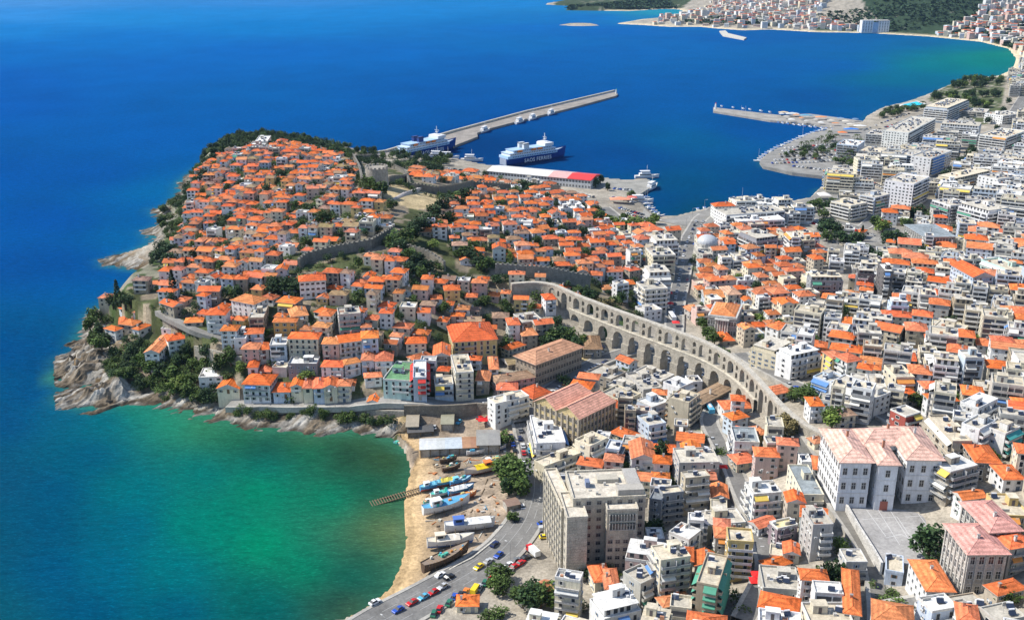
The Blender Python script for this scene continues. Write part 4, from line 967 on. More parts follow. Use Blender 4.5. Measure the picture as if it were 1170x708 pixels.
def wallrun(name, pl, h, th, c, label, cat='wall', crenel=0.0, mat='stone', zoff=0.0, zabs=None, towers=(), ground=0.0, base=3.0):
    q = [PG(x, y, ground)[0] for x, y in pl] if zabs is None else [P(x, y, zabs) for x, y in pl]; mb = MB(); root = None
    P2 = [q[0]]
    for a, b in zip(q, q[1:]):
        n = max(1, int(np.linalg.norm(b-a)/5)); P2 += [a+(b-a)*(i+1)/n for i in range(n)]
    zt = [(H(*p)+h if zabs is None else zabs) for p in P2]
    if zabs is None: zt = list(np.convolve(np.pad(zt, 2, 'edge'), np.ones(5)/5, 'valid'))
    for i in range(len(P2)-1):
        a, b = P2[i], P2[i+1]; L = np.linalg.norm(b-a); d = (b-a)/L; n = np.array([-d[1], d[0]])*th/2
        za, zb = zt[i], zt[i+1]; g = min(H(*a), H(*b))-base; A = [a-n, b-n, b+n, a+n]; zz = [za, zb, zb, za]
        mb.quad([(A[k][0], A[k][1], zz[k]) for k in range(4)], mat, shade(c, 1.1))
        for k in range(4): u, v = k, (k+1) % 4; mb.quad([(*A[u], g), (*A[v], g), (*A[v], zz[v]), (*A[u], zz[u])], mat, c)
        if crenel:
            m = max(1, int(L/crenel))
            for j in range(m):
                t = (j+.5)/m; p = a+(b-a)*t-n*.6; mb.obox(p[0], p[1], za+(zb-za)*t+.45, crenel*.5, th*.4, 1.0, math.atan2(d[1], d[0]), mat, c)
        occ_add((a[0]+b[0])/2, (a[1]+b[1])/2, L/2, th/2+.3, math.atan2(d[1], d[0]))
    for t in towers:
        p = PG(*t)[0]; mb.cyl(p[0], p[1], H(*p)-3, H(*p)+h+2.5, 3.4, 3.1, 10, mat, c)
    o = mb.build(name); tag(o, label, cat); return o
wallrun('wall', [(939,530),(962,566),(980,597),(998,625),(1008,642)], 0, .7, (.6,.58,.54), 'tall pale retaining wall along the left side of the schoolyard', zabs=ZY+1.4, base=6)
wallrun('wall', [(1079,556),(1096,585),(1100,602)], 0, .6, (.70,.69,.66), 'white wall closing the right side of the schoolyard', zabs=ZY+2.2)
# --- two stone school buildings with faded roofs, lower right
def stone_block(a, b, c, h, floors, label, near, roofc=(.66,.33,.28), wall=(.5,.47,.43), wn=W_SCH, cat='building', name='stone_building', nx=4, ny=6, pil=True, pitch=.4, zabs=None):
    ctr, w, d, rot, z = rect3(a, b, c, h, zabs); z0 = z-h; special(ctr, w, d, rot); root = empty(name, (ctr[0], ctr[1], z0), rot)
    mb = MB(); mb.box(-w/2, w/2, -d/2, d/2, -6, h, 'stone', wall, bottom=False); fh = h/floors
    for k in range(1, floors): mb.box(-w/2-.12, w/2+.12, -d/2-.12, d/2+.12, k*fh-.25, k*fh, 'stone', shade(wall, 1.12))
    mb.box(-w/2-.3, w/2+.3, -d/2-.3, d/2+.3, h-.7, h, 'stone', shade(wall, 1.15)); F = facades(w, d)
    if pil:
        for f, n in ((F[3], ny), (F[0], nx), (F[1], ny)):
            for k in range(n+1):
                t = f[3]*k/n; t = min(max(t, .35), f[3]-.35); x, y = f[0][0]+f[1][0]*t, f[0][1]+f[1][1]*t; mb.box(x-.35, x+.35, y-.35, y+.35, -6, h-.72, 'stone', shade(wall, 1.1))
    mb.build('wall', root); rm = MB(); hip_roof(rm, w, d, h, roofc, ov=1.0, pitch=pitch); rf = rm.build('roof', root); ch = MB(); chim(ch, -w*.1, -d*.2, h+1.2, 2.0, R); ch.build('chimney', rf)
    for f, n in ((F[0], nx), (F[1], ny), (F[3], ny), (F[2], nx)): win_grid(root, f, n, floors, fh*.28, fh, wn, out=0.0)
    reg(root, label, ctr[0], ctr[1], cat); return root, ctr, w, d, rot, z0
stone_block((1082,600), (1107,632), (1147,628), 14, 3, 'grey stone villa-like school annexe with faded pink hip roof beside the dark pine', None)
stone_block((1100,575), (1132,607), (1165,605), 13, 3, 'second stone annexe with faded pink roof, behind the yellow-walled yard corner', None)
# --- tobacco warehouses
stone_block((594,405), (612,416), (665,396.5), 11.5, 3, 'long brown stone warehouse with orange and brown hip roof near the aqueduct', None, roofc=(.62,.33,.20), wall=(.40,.34,.27), wn=W_FAC, nx=17, ny=5, pil=False, name='warehouse', cat='warehouse', pitch=.36)
def ware2():
    h = 14.5; ctr, w, d, rot, z = rect3((617,455.5), (662,478.5), (702.7,458.6), h); z0 = z-h; special(ctr, w, d, rot); root = empty('warehouse', (ctr[0], ctr[1], z0), rot); mb = MB(); wl = (.62,.49,.26)
    mb.box(-w/2, w/2, -d/2, d/2, -3, h, 'stone', wl, bottom=False); F = facades(w, d)
    for f, n in ((F[0], 10), (F[3], 8)):
        for k in range(n+1):
            t = min(max(f[3]*k/n, .4), f[3]-.4); x, y = f[0][0]+f[1][0]*t, f[0][1]+f[1][1]*t; mb.box(x-.42, x+.42, y-.42, y+.42, -3, h-.02, 'stone', (.44,.38,.30))
    rm = MB(); c = (.82,.42,.30)
    for s in (-1, 1):   # two parallel gabled roofs, gables to the left face
        y0 = s*d/4; D2 = d/4; rh = 4.0; W2 = w/2+.6; lo, hi = y0-D2-(.5 if s < 0 else 0), y0+D2+(.5 if s > 0 else 0)
        e = [(-W2, lo, h+.1), (W2, lo, h+.1), (W2, hi, h+.1), (-W2, hi, h+.1)]; a, b = (-W2, y0, h+rh), (W2-3, y0, h+rh)
        rm.quad([e[0], e[1], b, a], 'roof_tile', c); rm.quad([e[2], e[3], a, b], 'roof_tile', shade(c, .97)); rm.quad([e[1], e[2], b], 'roof_tile', c)
        mb.quad([(-w/2, y0+D2, h), (-w/2, y0-D2, h), (-w/2, y0, h+rh-.3)], 'stone', wl); mb.quad([(w/2-2.9, y0-D2, h), (w/2-2.9, y0+D2, h), (w/2-2.9, y0, h+rh-.5)], 'stone', wl)
        rm.tube(a, b, .2, 'roof_tile', shade(c, 1.2), 4); rm.quad([(e[0][0], e[0][1], h-.2), (e[1][0], e[1][1], h-.2), e[1], e[0]], 'plain', (.45,.3,.22))
        rm.quad([e[3], a, (a[0], a[1], a[2]-.35), (e[3][0], e[3][1], h-.25)], 'plain', (.55,.34,.26)); rm.quad([e[0], (e[0][0], e[0][1], h-.25), (a[0], a[1], a[2]-.35), a], 'plain', (.55,.34,.26))
    mb.build('wall', root); rm.build('roof', root)
    for f, n in ((F[0], 10), (F[1], 8), (F[3], 8)): win_grid(root, f, n, 4, 1.2, 3.55, W_FAC)
    reg(root, 'big yellow stone warehouse with double faded pink gabled roof', ctr[0], ctr[1], 'warehouse')
ware2()
# --- the tall grey concrete block by the coast road, built of several volumes under one owner
def block():
    zg = 4.0; vols = [((646.5,540),(655,571.5),(738,567.7),27,(.52,.475,.39)), ((641.5,580),(648,593),(671.6,591.6),24.5,(.56,.51,.42)), ((694,575),(694,584),(729.4,583),25,(.50,.46,.38)), ((622,537.5),(642,582),(655,577),24,(.56,.50,.39))]
    c0 = P(690, 570, zg+27); root = empty('office_block', (c0[0], c0[1], zg))
    for i, (a, b, c, h, col) in enumerate(vols):
        ctr, w, d, rot, z = rect3(a, b, c, h, zg+h)
        if i == 2: d = 14; ctr = P(694, 584, zg+h)+np.array([math.cos(rot), math.sin(rot)])*w/2+np.array([-math.sin(rot), math.cos(rot)])*d/2
        if i == 1: d = 16; ctr = P(648, 593, zg+h)+np.array([math.cos(rot), math.sin(rot)])*w/2+np.array([-math.sin(rot), math.cos(rot)])*d/2
        special(ctr, w, d, rot); mb = MB(); mb.box(-w/2, w/2, -d/2, d/2, -6, h, 'stone', col, bottom=False); wo = mb.build('wall', root, (ctr[0]-c0[0], ctr[1]-c0[1], 0), rot)
        rm = MB(); rc = (.66,.60,.50); rm.box(-w/2+.1, w/2-.1, -d/2+.1, d/2-.1, h, h+.15, 'flat_roof', rc, bottom=False)
        for q in ((-w/2-.1,w/2+.1,-d/2-.1,-d/2+.35),(-w/2-.1,w/2+.1,d/2-.35,d/2+.1),(-w/2-.1,-w/2+.35,-d/2+.35,d/2-.35),(w/2-.35,w/2+.1,-d/2+.35,d/2-.35)): rm.box(*q, h+.03, h+.8, 'stone', shade(col, 1.15))
        ro = rm.build('roof', wo); F = facades(w, d); fl = int(h/3)
        if i == 0:
            win_grid(wo, F[0], int(w/3), fl, 1.2, 3, W_BLK); p_ = MB(); p_.box(-w*.1, w*.2, d*.05, d*.25, h+.15, h+1.5, 'plaster', (.5,.46,.38)); p_.build('skylight', ro); p_ = MB(); p_.box(-w*.28, -w*.22, -d*.1, d*.05, h+.15, h+2.2, 'plaster', (.2,.24,.35)); p_.build('vent', ro)
            p_ = MB(); p_.box(w*.12, w*.48, -d*.46, -d*.25, h+.15, h+2.6, 'plaster', (.45,.42,.37)); p_.box(w*.3, w*.48, -d*.2, d*.4, h+.15, h+1.8, 'plaster', (.42,.40,.37)); p_.build('stair_penthouse', ro)
            p_ = MB()
            for _ in range(14): x, y = R.uniform(-w*.4, w*.45), R.uniform(-d*.4, d*.45); p_.box(x-.4, x+.4, y-.4, y+.4, h+.15, h+R.uniform(.5, 1.3), 'plaster', (.5,.48,.44))
            p_.build('roof_fitting', ro)
        elif i == 2:
            bm = MB(); bm.box(-w/2+.8, w/2-.8, -.5, .1, 0, 2.0, 'glass', (.04,.045,.05))
            for k in range(10): x = -w/2+.8+(w-1.6)*k/9; bm.box(x-.12, x+.12, -.65, .1, -.2, 2.1, 'stone', (.5,.48,.44))
            bm.box(-w/2+.7, w/2-.7, -.65, .1, -.35, -.15, 'stone', (.5,.48,.44)); ms = bm.mesh('loggia')
            for z in (h-6.4, h-3.2): link('loggia', ms, wo, (0, -d/2, z))
            win_grid(wo, F[0], 4, fl-3, 1.2, 3, W_BLK); win_grid(wo, F[1], 3, fl, 1.2, 3, W_BLK); win_grid(wo, F[3], 3, fl, 1.2, 3, W_BLK)
        elif i == 3:
            win_grid(wo, F[3], 8, fl, 1.2, 3, W_BLK)
            for k in range(9):
                t = d*k/8; bm2 = MB(); bm2.box(-.3, .3, -.3, .3, -6, h, 'stone', (.56,.52,.44)); bm2.build('pilaster', wo, (-w/2, -d/2+t, 0))
        else:
            win_grid(wo, F[3], 2, fl, 1.2, 3, W_BLK)
            bm2 = MB()
            for k in range(24): bm2.box(-w/2-.03, w/2+.03, -d/2-.04, -d/2, k*1.02, k*1.02+.06, 'stone', (.38,.35,.30))
            bm2.build('cladding', wo)
    reg(root, 'tall weathered concrete block with windowless stair tower, beside the curving coastal road', c0[0], c0[1], 'office block')
block()
# --- stone civic building with orange roof and columns below the aqueduct's far side
def civic():
    h = 11; ctr, w, d, rot, z = rect3((817,345.5), (809.5,360.5), (841,365), h); z0 = z-h; special(ctr, w, d, rot); root = empty('town_hall', (ctr[0], ctr[1], z0), rot); wl = (.46,.44,.40)
    mb = MB(); mb.box(-w/2, w/2, -d/2, d/2, -3, h, 'stone', wl, bottom=False); mb.box(-w/2-.3, w/2+.3, -d/2-.3, d/2+.3, h-.8, h+.5, 'stone', (.6,.58,.54)); mb.build('wall', root)
    rm = MB(); hip_roof(rm, w-1.6, d-1.6, h+.5, (.74,.27,.10), ov=.1, pitch=.36); rm.build('roof', root); cm = MB(); cm.cyl(0, 0, 0, h-1.4, .42, .36, 8, 'stone', (.66,.64,.6)); ms = cm.mesh('column')
    for k in range(6): link('column', ms, root, (-w*.22+w*.44*k/5, -d/2-1.1, 0))
    pm = MB(); pm.box(-w*.26, w*.26, -d/2-1.9, -d/2-.02, h-1.4, h-.82, 'stone', (.6,.58,.54)); pm.build('portico', root); F = facades(w, d)
    win_grid(root, F[0], 3, 2, 1.6, 5, W_SCH, t0=0, t1=w*.26); win_grid(root, F[0], 3, 2, 1.6, 5, W_SCH, t0=w*.74, t1=w); win_grid(root, F[1], 5, 2, 1.6, 5, W_SCH); win_grid(root, F[3], 5, 2, 1.6, 5, W_SCH)
    reg(root, 'stone civic hall with columned front and orange hipped roof beside the boulevard', ctr[0], ctr[1], 'civic hall')
civic()
# --- domed mosque by the boulevard
def mosque():
    ctr, w, d, rot, z = rect3((802,279), (800,285), (822,285), 7); z0 = z-7; w = max(w, 15); d = w; rot = 0; special(ctr, w, d, 0); root = empty('mosque', (ctr[0], ctr[1]+3, z0), 0)
    mb = MB(); mb.box(-w/2, w/2, -w/2, w/2, -2, 7, 'stone', (.6,.58,.52), bottom=False); mb.build('wall', root); dm = MB(); dm.cyl(0, 0, 7, 9.5, w*.46, w*.46, 16, 'stone', (.6,.58,.54)); dm.build('drum', root)
    dm = MB(); N = 20; Rr = w*.46; pr_ = None
    for k in range(7):
        a = k/7*math.pi/2; b = (k+1)/7*math.pi/2
        for j in range(N):
            t0, t1 = 2*math.pi*j/N, 2*math.pi*(j+1)/N; f = lambda u, t: (Rr*math.cos(u)*math.cos(t), Rr*math.cos(u)*math.sin(t), 9.5+Rr*.72*math.sin(u))
            dm.quad([f(a, t0), f(a, t1), f(b, t1), f(b, t0)], 'metal', (.50,.52,.54))
    dm.tube((0,0,9.5+Rr*.7), (0,0,9.5+Rr*.72+2), .1, 'metal', (.5,.45,.2)); dm.build('dome', root, smooth=True); w_ = mkwin(.9, 1.8)
    for f in facades(w, w): win_grid(root, f, 4, 1, 2.6, 3, w_)
    w2 = mkwin(.8, 1.2)
    for k in range(10): a = 2*math.pi*(k+.5)/10; link('window', w2, root, (Rr*math.cos(a), Rr*math.sin(a), 7.5), a+math.pi/2)
    reg(root, 'old mosque with a broad grey lead dome', ctr[0], ctr[1]+3, 'mosque')
mosque()
# --- low grey market hall with slit windows
stone_b = stone_block((1034,257), (1056,270.7), (1084.6,266.4), 10, 2, 'low hall with flat slate grey roof and rows of upright piers beside the park', None, roofc=(.30,.34,.36), wall=(.46,.45,.42), nx=10, ny=9, name='market_hall', cat='hall', pitch=.02)
# --- long brown-roofed range near the aqueduct
stone_block((794,452), (802,461), (836,443), 4.6, 1, 'long low stone range with brown tiled roof leading to the aqueduct', None, roofc=(.36,.25,.16), wall=(.42,.36,.27), wn=W_FAC, nx=14, ny=4, pil=False, name='stone_range', cat='stone range', pitch=.3)
# --- harbour shed with white and red roof
def shed():
    h = 8.0; ctr, w, d, rot, z = rect3((568,188.7), (556.4,195), (675,206), h, 2.8+h); d = min(max(d, 20), 26); z0 = 2.8; special(ctr, w, d, rot); root = empty('harbour_shed', (ctr[0], ctr[1], z0), rot)
    mb = MB(); mb.box(-w/2, w/2, -d/2, d/2, -1, h, 'plaster', (.55,.57,.58), bottom=False); mb.box(-w/2, w/2, -d/2-.1, -d/2, h*.5, h*.5+.5, 'plaster', (.66,.68,.7)); mb.build('wall', root); F = facades(w, d)
    for x0, x1, c, nm in ((-w/2-.4, w*.10, (.72,.70,.66), 'white'), (w*.10+.01, w*.28, (.72,.42,.38), 'pink'), (w*.28+.01, w/2+.4, (.72,.05,.04), 'red')):
        rm = MB(); a, b = -d/2-.8, d/2+.8; rm.quad([(x0,a,h),(x1,a,h),(x1,0,h+2.2),(x0,0,h+2.2)], 'metal', c); rm.quad([(x1,b,h),(x0,b,h),(x0,0,h+2.2),(x1,0,h+2.2)], 'metal', c); rm.quad([(x0,a,h-.4),(x1,a,h-.4),(x1,a,h),(x0,a,h)], 'metal', shade(c,.9))
        for xx in (x0, x1): rm.quad([(xx,a,h-.3),(xx,0,h-.3),(xx,0,h+2.2),(xx,a,h)], 'metal', c); rm.quad([(xx,0,h-.3),(xx,b,h-.3),(xx,b,h),(xx,0,h+2.2)], 'metal', c)
        r_ = rm.build('roof', root); r_['label'] = nm+' section of the long shed roof'
    win_grid(root, F[0], 34, 2, 1.0, 4.0, mkwin(1.6, 2.0, (.7,.7,.7))); win_grid(root, F[1], 6, 2, 1.0, 4.0, mkwin(1.6, 2.0, (.7,.7,.7)))
    reg(root, 'long harbour shed, roof white at one end and bright red at the other', ctr[0], ctr[1], 'harbour shed')
shed()
# --- swimming pool by the far waterfront
pz = 3.6; pp = [P(x, y, pz+.35) for x, y in [(1031,119.5),(1040,122.5),(1056,119),(1047,116)]]
rt_ = empty('swimming_pool', (*np.mean(pp, 0), pz)); mb = MB(); ox, oy = np.mean(pp, 0)
mb.quad([(p[0]-ox, p[1]-oy, .1) for p in pp], 'plain', (.02,.55,.72)); mb.build('pool_water', rt_)
mb = MB(); ppo = [(ox+(p[0]-ox)*1.25, oy+(p[1]-oy)*1.25) for p in pp]; 
for i in range(4):
    a, b, c_, d_ = pp[i], pp[(i+1) % 4], ppo[(i+1) % 4], ppo[i]; mb.quad([(a[0]-ox,a[1]-oy,.35),(b[0]-ox,b[1]-oy,.35),(c_[0]-ox,c_[1]-oy,.35),(d_[0]-ox,d_[1]-oy,.35)], 'plain', (.6,.6,.58)); mb.quad([(c_[0]-ox,c_[1]-oy,-2),(d_[0]-ox,d_[1]-oy,-2),(d_[0]-ox,d_[1]-oy,.35),(c_[0]-ox,c_[1]-oy,.35)], 'plain', (.6,.6,.58))
mb.build('pool_edge', rt_); special((ox, oy), 60, 34, 0); reg(rt_, 'bright turquoise open-air swimming pool on the far waterfront', ox, oy, 'swimming pool')
# --- aqueduct
AQ_Z = 30.0
AQP = [(584,323.5),(600,322),(615,321.5),(632,324),(663,338),(709,355),(745,367.5),(781,380.5),(806,389.5),(832,403.5),(851,417),(866,432),(880,448),(893,462),(908,476),(925,487),(945,497)]
aqw = np.array([P(x, y, AQ_Z) for x, y in AQP]); seg = np.r_[0, np.cumsum(np.linalg.norm(np.diff(aqw, axis=0), axis=1))]
tt = np.linspace(0, seg[-1], 400); ax_, ay_ = np.interp(tt, seg, aqw[:, 0]), np.interp(tt, seg, aqw[:, 1])
for _ in range(60): ax_[1:-1] = (ax_[:-2]+ax_[1:-1]*2+ax_[2:])/4; ay_[1:-1] = (ay_[:-2]+ay_[1:-1]*2+ay_[2:])/4
tt = np.r_[0, np.cumsum(np.hypot(np.diff(ax_), np.diff(ay_)))]; AL = tt[-1]
def aq(s, o=0.0):
    x = np.interp(s, tt, ax_); y = np.interp(s, tt, ay_); e = .8; dx = np.interp(s+e, tt, ax_)-np.interp(s-e, tt, ax_); dy = np.interp(s+e, tt, ay_)-np.interp(s-e, tt, ay_); L = math.hypot(dx, dy) or 1
    return x-dy/L*o, y+dx/L*o
def panel(mb, s0, s1, z0, z1, aw_, zb, zt_, th, c, n=7):
    """wall from s0 to s1 with one round-headed opening of width aw_, sill zb, crown zt_"""
    sm = (s0+s1)/2; a, b = sm-aw_/2, sm+aw_/2; r = aw_/2; zs_ = zt_-r
    def face(qs, o, flip):
        v = [(*aq(s_, o), z_) for s_, z_ in qs]; mb.quad(v[::-1] if flip else v, 'stone', c)
    for o, fl in ((-th/2, False), (th/2, True)):
        face([(s0,z0),(a,z0),(a,z1),(s0,z1)], o, fl); face([(b,z0),(s1,z0),(s1,z1),(b,z1)], o, fl)
        if zb > z0: face([(a,z0),(b,z0),(b,zb),(a,zb)], o, fl)
        pa = [(sm-r*math.cos(math.pi*k/n), zs_+r*math.sin(math.pi*k/n)) for k in range(n+1)]
        for k in range(n): face([pa[k], pa[k+1], (pa[k+1][0], z1), (pa[k][0], z1)], o, fl)
    pa = [(a, zb)]+[(sm-r*math.cos(math.pi*k/n), zs_+r*math.sin(math.pi*k/n)) for k in range(n+1)]+[(b, zb)]
    for k in range(len(pa)-1):
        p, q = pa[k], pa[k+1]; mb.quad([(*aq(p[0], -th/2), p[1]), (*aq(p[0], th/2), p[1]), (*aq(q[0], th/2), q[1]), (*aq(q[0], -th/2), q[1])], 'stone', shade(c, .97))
    mb.quad([(*aq(a, -th/2), zb), (*aq(b, -th/2), zb), (*aq(b, th/2), zb), (*aq(a, th/2), zb)], 'stone', c)
def solid(mb, s0, s1, z0, z1, th, c, m='stone'):
    v = [aq(s0, -th/2), aq(s1, -th/2), aq(s1, th/2), aq(s0, th/2)]
    for k in range(4): u, w_ = v[k], v[(k+1) % 4]; mb.quad([(*u, z0), (*w_, z0), (*w_, z1), (*u, z1)], m, c)
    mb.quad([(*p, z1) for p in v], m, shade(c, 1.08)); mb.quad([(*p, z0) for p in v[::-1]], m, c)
AC = (.44,.40,.33); aroot = empty('aqueduct', (0, 0, 0)); 
def s_at(px):
    return min(range(len(tt)), key=lambda i: abs(proj(ax_[i], ay_[i], AQ_Z)[0]-px))
S0 = tt[s_at(627)]; S1 = tt[s_at(893)]; nb = 17; bw_ = (S1-S0)/nb; LOWZ = 21.6
for i in range(nb):
    s0 = S0+i*bw_; s1 = s0+bw_; g = min(H(*aq(s0)), H(*aq((s0+s1)/2)), H(*aq(s1))); gm = H(*aq((s0+s1)/2)); bm = MB(); sp1 = s0+bw_*.58
    lower = gm < 16.5; zb = LOWZ if lower else g-2
    if lower:
        panel(bm, s0, sp1, LOWZ, AQ_Z-.8, 4.9, LOWZ+.3, AQ_Z-1.7, 2.3, AC, 9)
        m2 = (LOWZ+AQ_Z-1)/2; panel(bm, sp1, s1, LOWZ, m2, 1.9, LOWZ+.5, m2-.4, 2.3, AC, 5); panel(bm, sp1, s1, m2, AQ_Z-.8, 1.9, m2+.5, AQ_Z-1.7, 2.3, AC, 5)
    else:
        hz_ = AQ_Z-1-gm
        if hz_ > 4.5:
            panel(bm, s0, sp1, zb, AQ_Z-.8, 4.9, gm-1.5, AQ_Z-1.7, 2.3, AC, 9)
            if hz_ > 7: m2 = AQ_Z-6; panel(bm, sp1, s1, m2, AQ_Z-.8, 1.9, m2+.7, AQ_Z-1.9, 2.3, AC, 5); solid(bm, sp1, s1, zb, m2, 2.3, AC)
            else: solid(bm, sp1, s1, zb, AQ_Z-.8, 2.3, AC)
        else: solid(bm, s0, s1, g-2, AQ_Z-.8, 2.2, AC)
    bm.build('arcade_bay', aroot)
    if lower:
        lm = MB(); sh_ = -bw_*.2; gg = g-3; zt_ = LOWZ-1.6; crown = LOWZ-2.0; sp0 = s0+bw_*.29-bw_/2; spx = sp0+bw_
        panel(lm, sp0, spx, gg, LOWZ-.4, 6.4, gg+.1, crown, 3.8, AC, 10); solid(lm, sp0, sp0+2.2, gg, LOWZ-7, 5.4, shade(AC, .97)); solid(lm, spx-2.2, spx, gg, LOWZ-7, 5.4, shade(AC, .97)); lm.build('lower_arch', aroot)
        sm_ = MB(); solid(sm_, sp0, spx, LOWZ-.4, LOWZ+.02, 4.1, (.6,.55,.45)); sm_.build('string_course', aroot)
tm = MB(); ns_ = 90
for i in range(ns_):
    s0 = AL*i/ns_; s1 = AL*(i+1)/ns_; solid(tm, s0, s1, AQ_Z-.8, AQ_Z, 2.5, (.50,.46,.39))
tm.build('channel_cap', aroot); tm = MB()
for s0_, s1_ in ((0, S0), (S1, AL)):
    n = 14
    for i in range(n): a, b = s0_+(s1_-s0_)*i/n, s0_+(s1_-s0_)*(i+1)/n; solid(tm, a, b, min(H(*aq(a)), H(*aq(b)))-3, AQ_Z-.8, 2.2, AC)
tm.build('end_wall', aroot)
for i in range(60):
    s = AL*(i+.5)/60; x, y = aq(s); x1, y1 = aq(s+1); occ_add(x, y, AL/120, 3.4, math.atan2(y1-y, x1-x))
reg(aroot, 'long curved stone aqueduct with tiers of round arches', *aq(AL/2), 'aqueduct')
# --- fortress and town walls
FC = (.22,.205,.175)
wallrun('fortress_wall', [(404,182),(411,196),(414,211),(430,214)], 4.5, 1.8, (.27,.25,.21), 'fortress wall stretch climbing on the left of the round tower', 'fortress wall', crenel=2.2)
wallrun('fortress_wall', [(444,210),(466,208),(468,216),(500,222),(520,219),(540,214)], 5, 1.8, FC, 'dark crenellated fortress wall right of the round tower', 'fortress wall', crenel=2.2)
wallrun('fortress_wall', [(404,182),(425,181),(440,187),(462,199),(467,208)], 3.5, 1.6, FC, 'far fortress wall above the harbour quay', 'fortress wall', crenel=2.2)
wallrun('fortress_wall', [(540,214),(575,217),(610,216),(640,219)], 5, 1.5, FC, 'low town wall running from the fortress towards the harbour shed', 'town wall', crenel=2.4)
wallrun('fortress_wall', [(342,308),(350,300),(372,294),(402,288),(425,284),(443,273),(450,268)], 5.5, 1.6, (.24,.225,.195), 'long old town wall crossing the middle of the old town', 'town wall', crenel=2.4)
wallrun('fortress_wall', [(461,286),(478,292),(492,298),(508,310)], 5, 1.6, (.27,.25,.21), 'short town wall stretch among the pines', 'town wall', crenel=2.4)
wallrun('fortress_wall', [(566,315),(600,317),(640,321),(674,330)], 7, 1.6, (.27,.26,.23), 'dark crenellated town wall behind the head of the aqueduct', 'town wall', crenel=2.4)
wallrun('retaining_wall', [(222,390),(240,392),(262,398),(276,402)], 4, 1.0, (.36,.33,.28), 'stone retaining wall below the hillside road', 'wall', ground=7)
wallrun('retaining_wall', [(290,471),(330,472),(400,472),(462,474)], 3, 1.0, (.36,.33,.28), 'shore wall under the cliff road above the rocks', 'wall')
wallrun('retaining_wall', [(462,475),(500,474),(545,473),(580,474)], 5, 1.0, (.24,.21,.17), 'dark retaining wall behind the boatyard sheds', 'wall')
wallrun('sea_parapet', [(392,709),(438,690),(470,675.5),(506,656),(540,639),(566,618)], 1.0, .5, (.6,.57,.5), 'low pale parapet between beach and coastal road', 'parapet')
def tower():
    p = PG(431, 213)[0]; z = H(*p); root = empty('fortress_tower', (p[0], p[1], z)); mb = MB(); mb.cyl(0, 0, -3, 13, 8.2, 7.6, 24, 'stone', (.38,.35,.30)); mb.build('wall', root); mb = MB()
    for k in range(16): a = 2*math.pi*k/16; mb.obox(7.2*math.cos(a), 7.2*math.sin(a), 13.6, 1.0, 1.5, 1.3, a, 'stone', (.42,.38,.33))
    mb.build('battlement', root); special(p, 20, 20, 0); reg(root, 'round grey stone fortress tower on the crest of the old town', p[0], p[1], 'tower')
tower()
def terraces():
    p0 = PG(455, 226)[0]; z = H(*p0); root = empty('seating_terrace', (p0[0], p0[1], z), rad(0)); mb = MB()
    a = PG(447, 224)[0]; b = PG(473, 232)[0]
    for k in range(8):
        u = PG(446+k*3.2, 230-k*1.2)[0]; v = PG(462+k*3.2, 222-k*.6)[0]; m = (u+v)/2; L = np.linalg.norm(v-u); mb.obox(m[0]-p0[0], m[1]-p0[1], H(*m)-z+.35, L, 1.1, .9, math.atan2(v[1]-u[1], v[0]-u[0]), 'plain', (.5,.45,.42))
    mb.build('bench_row', root); special(p0, 30, 24, 0); special(PG(485, 222)[0], 34, 20, 0); reg(root, 'rows of stone seats of the open-air stage below the fortress', p0[0], p0[1], 'seating')
terraces()
special(PG(425, 195)[0], 30, 22, 0)
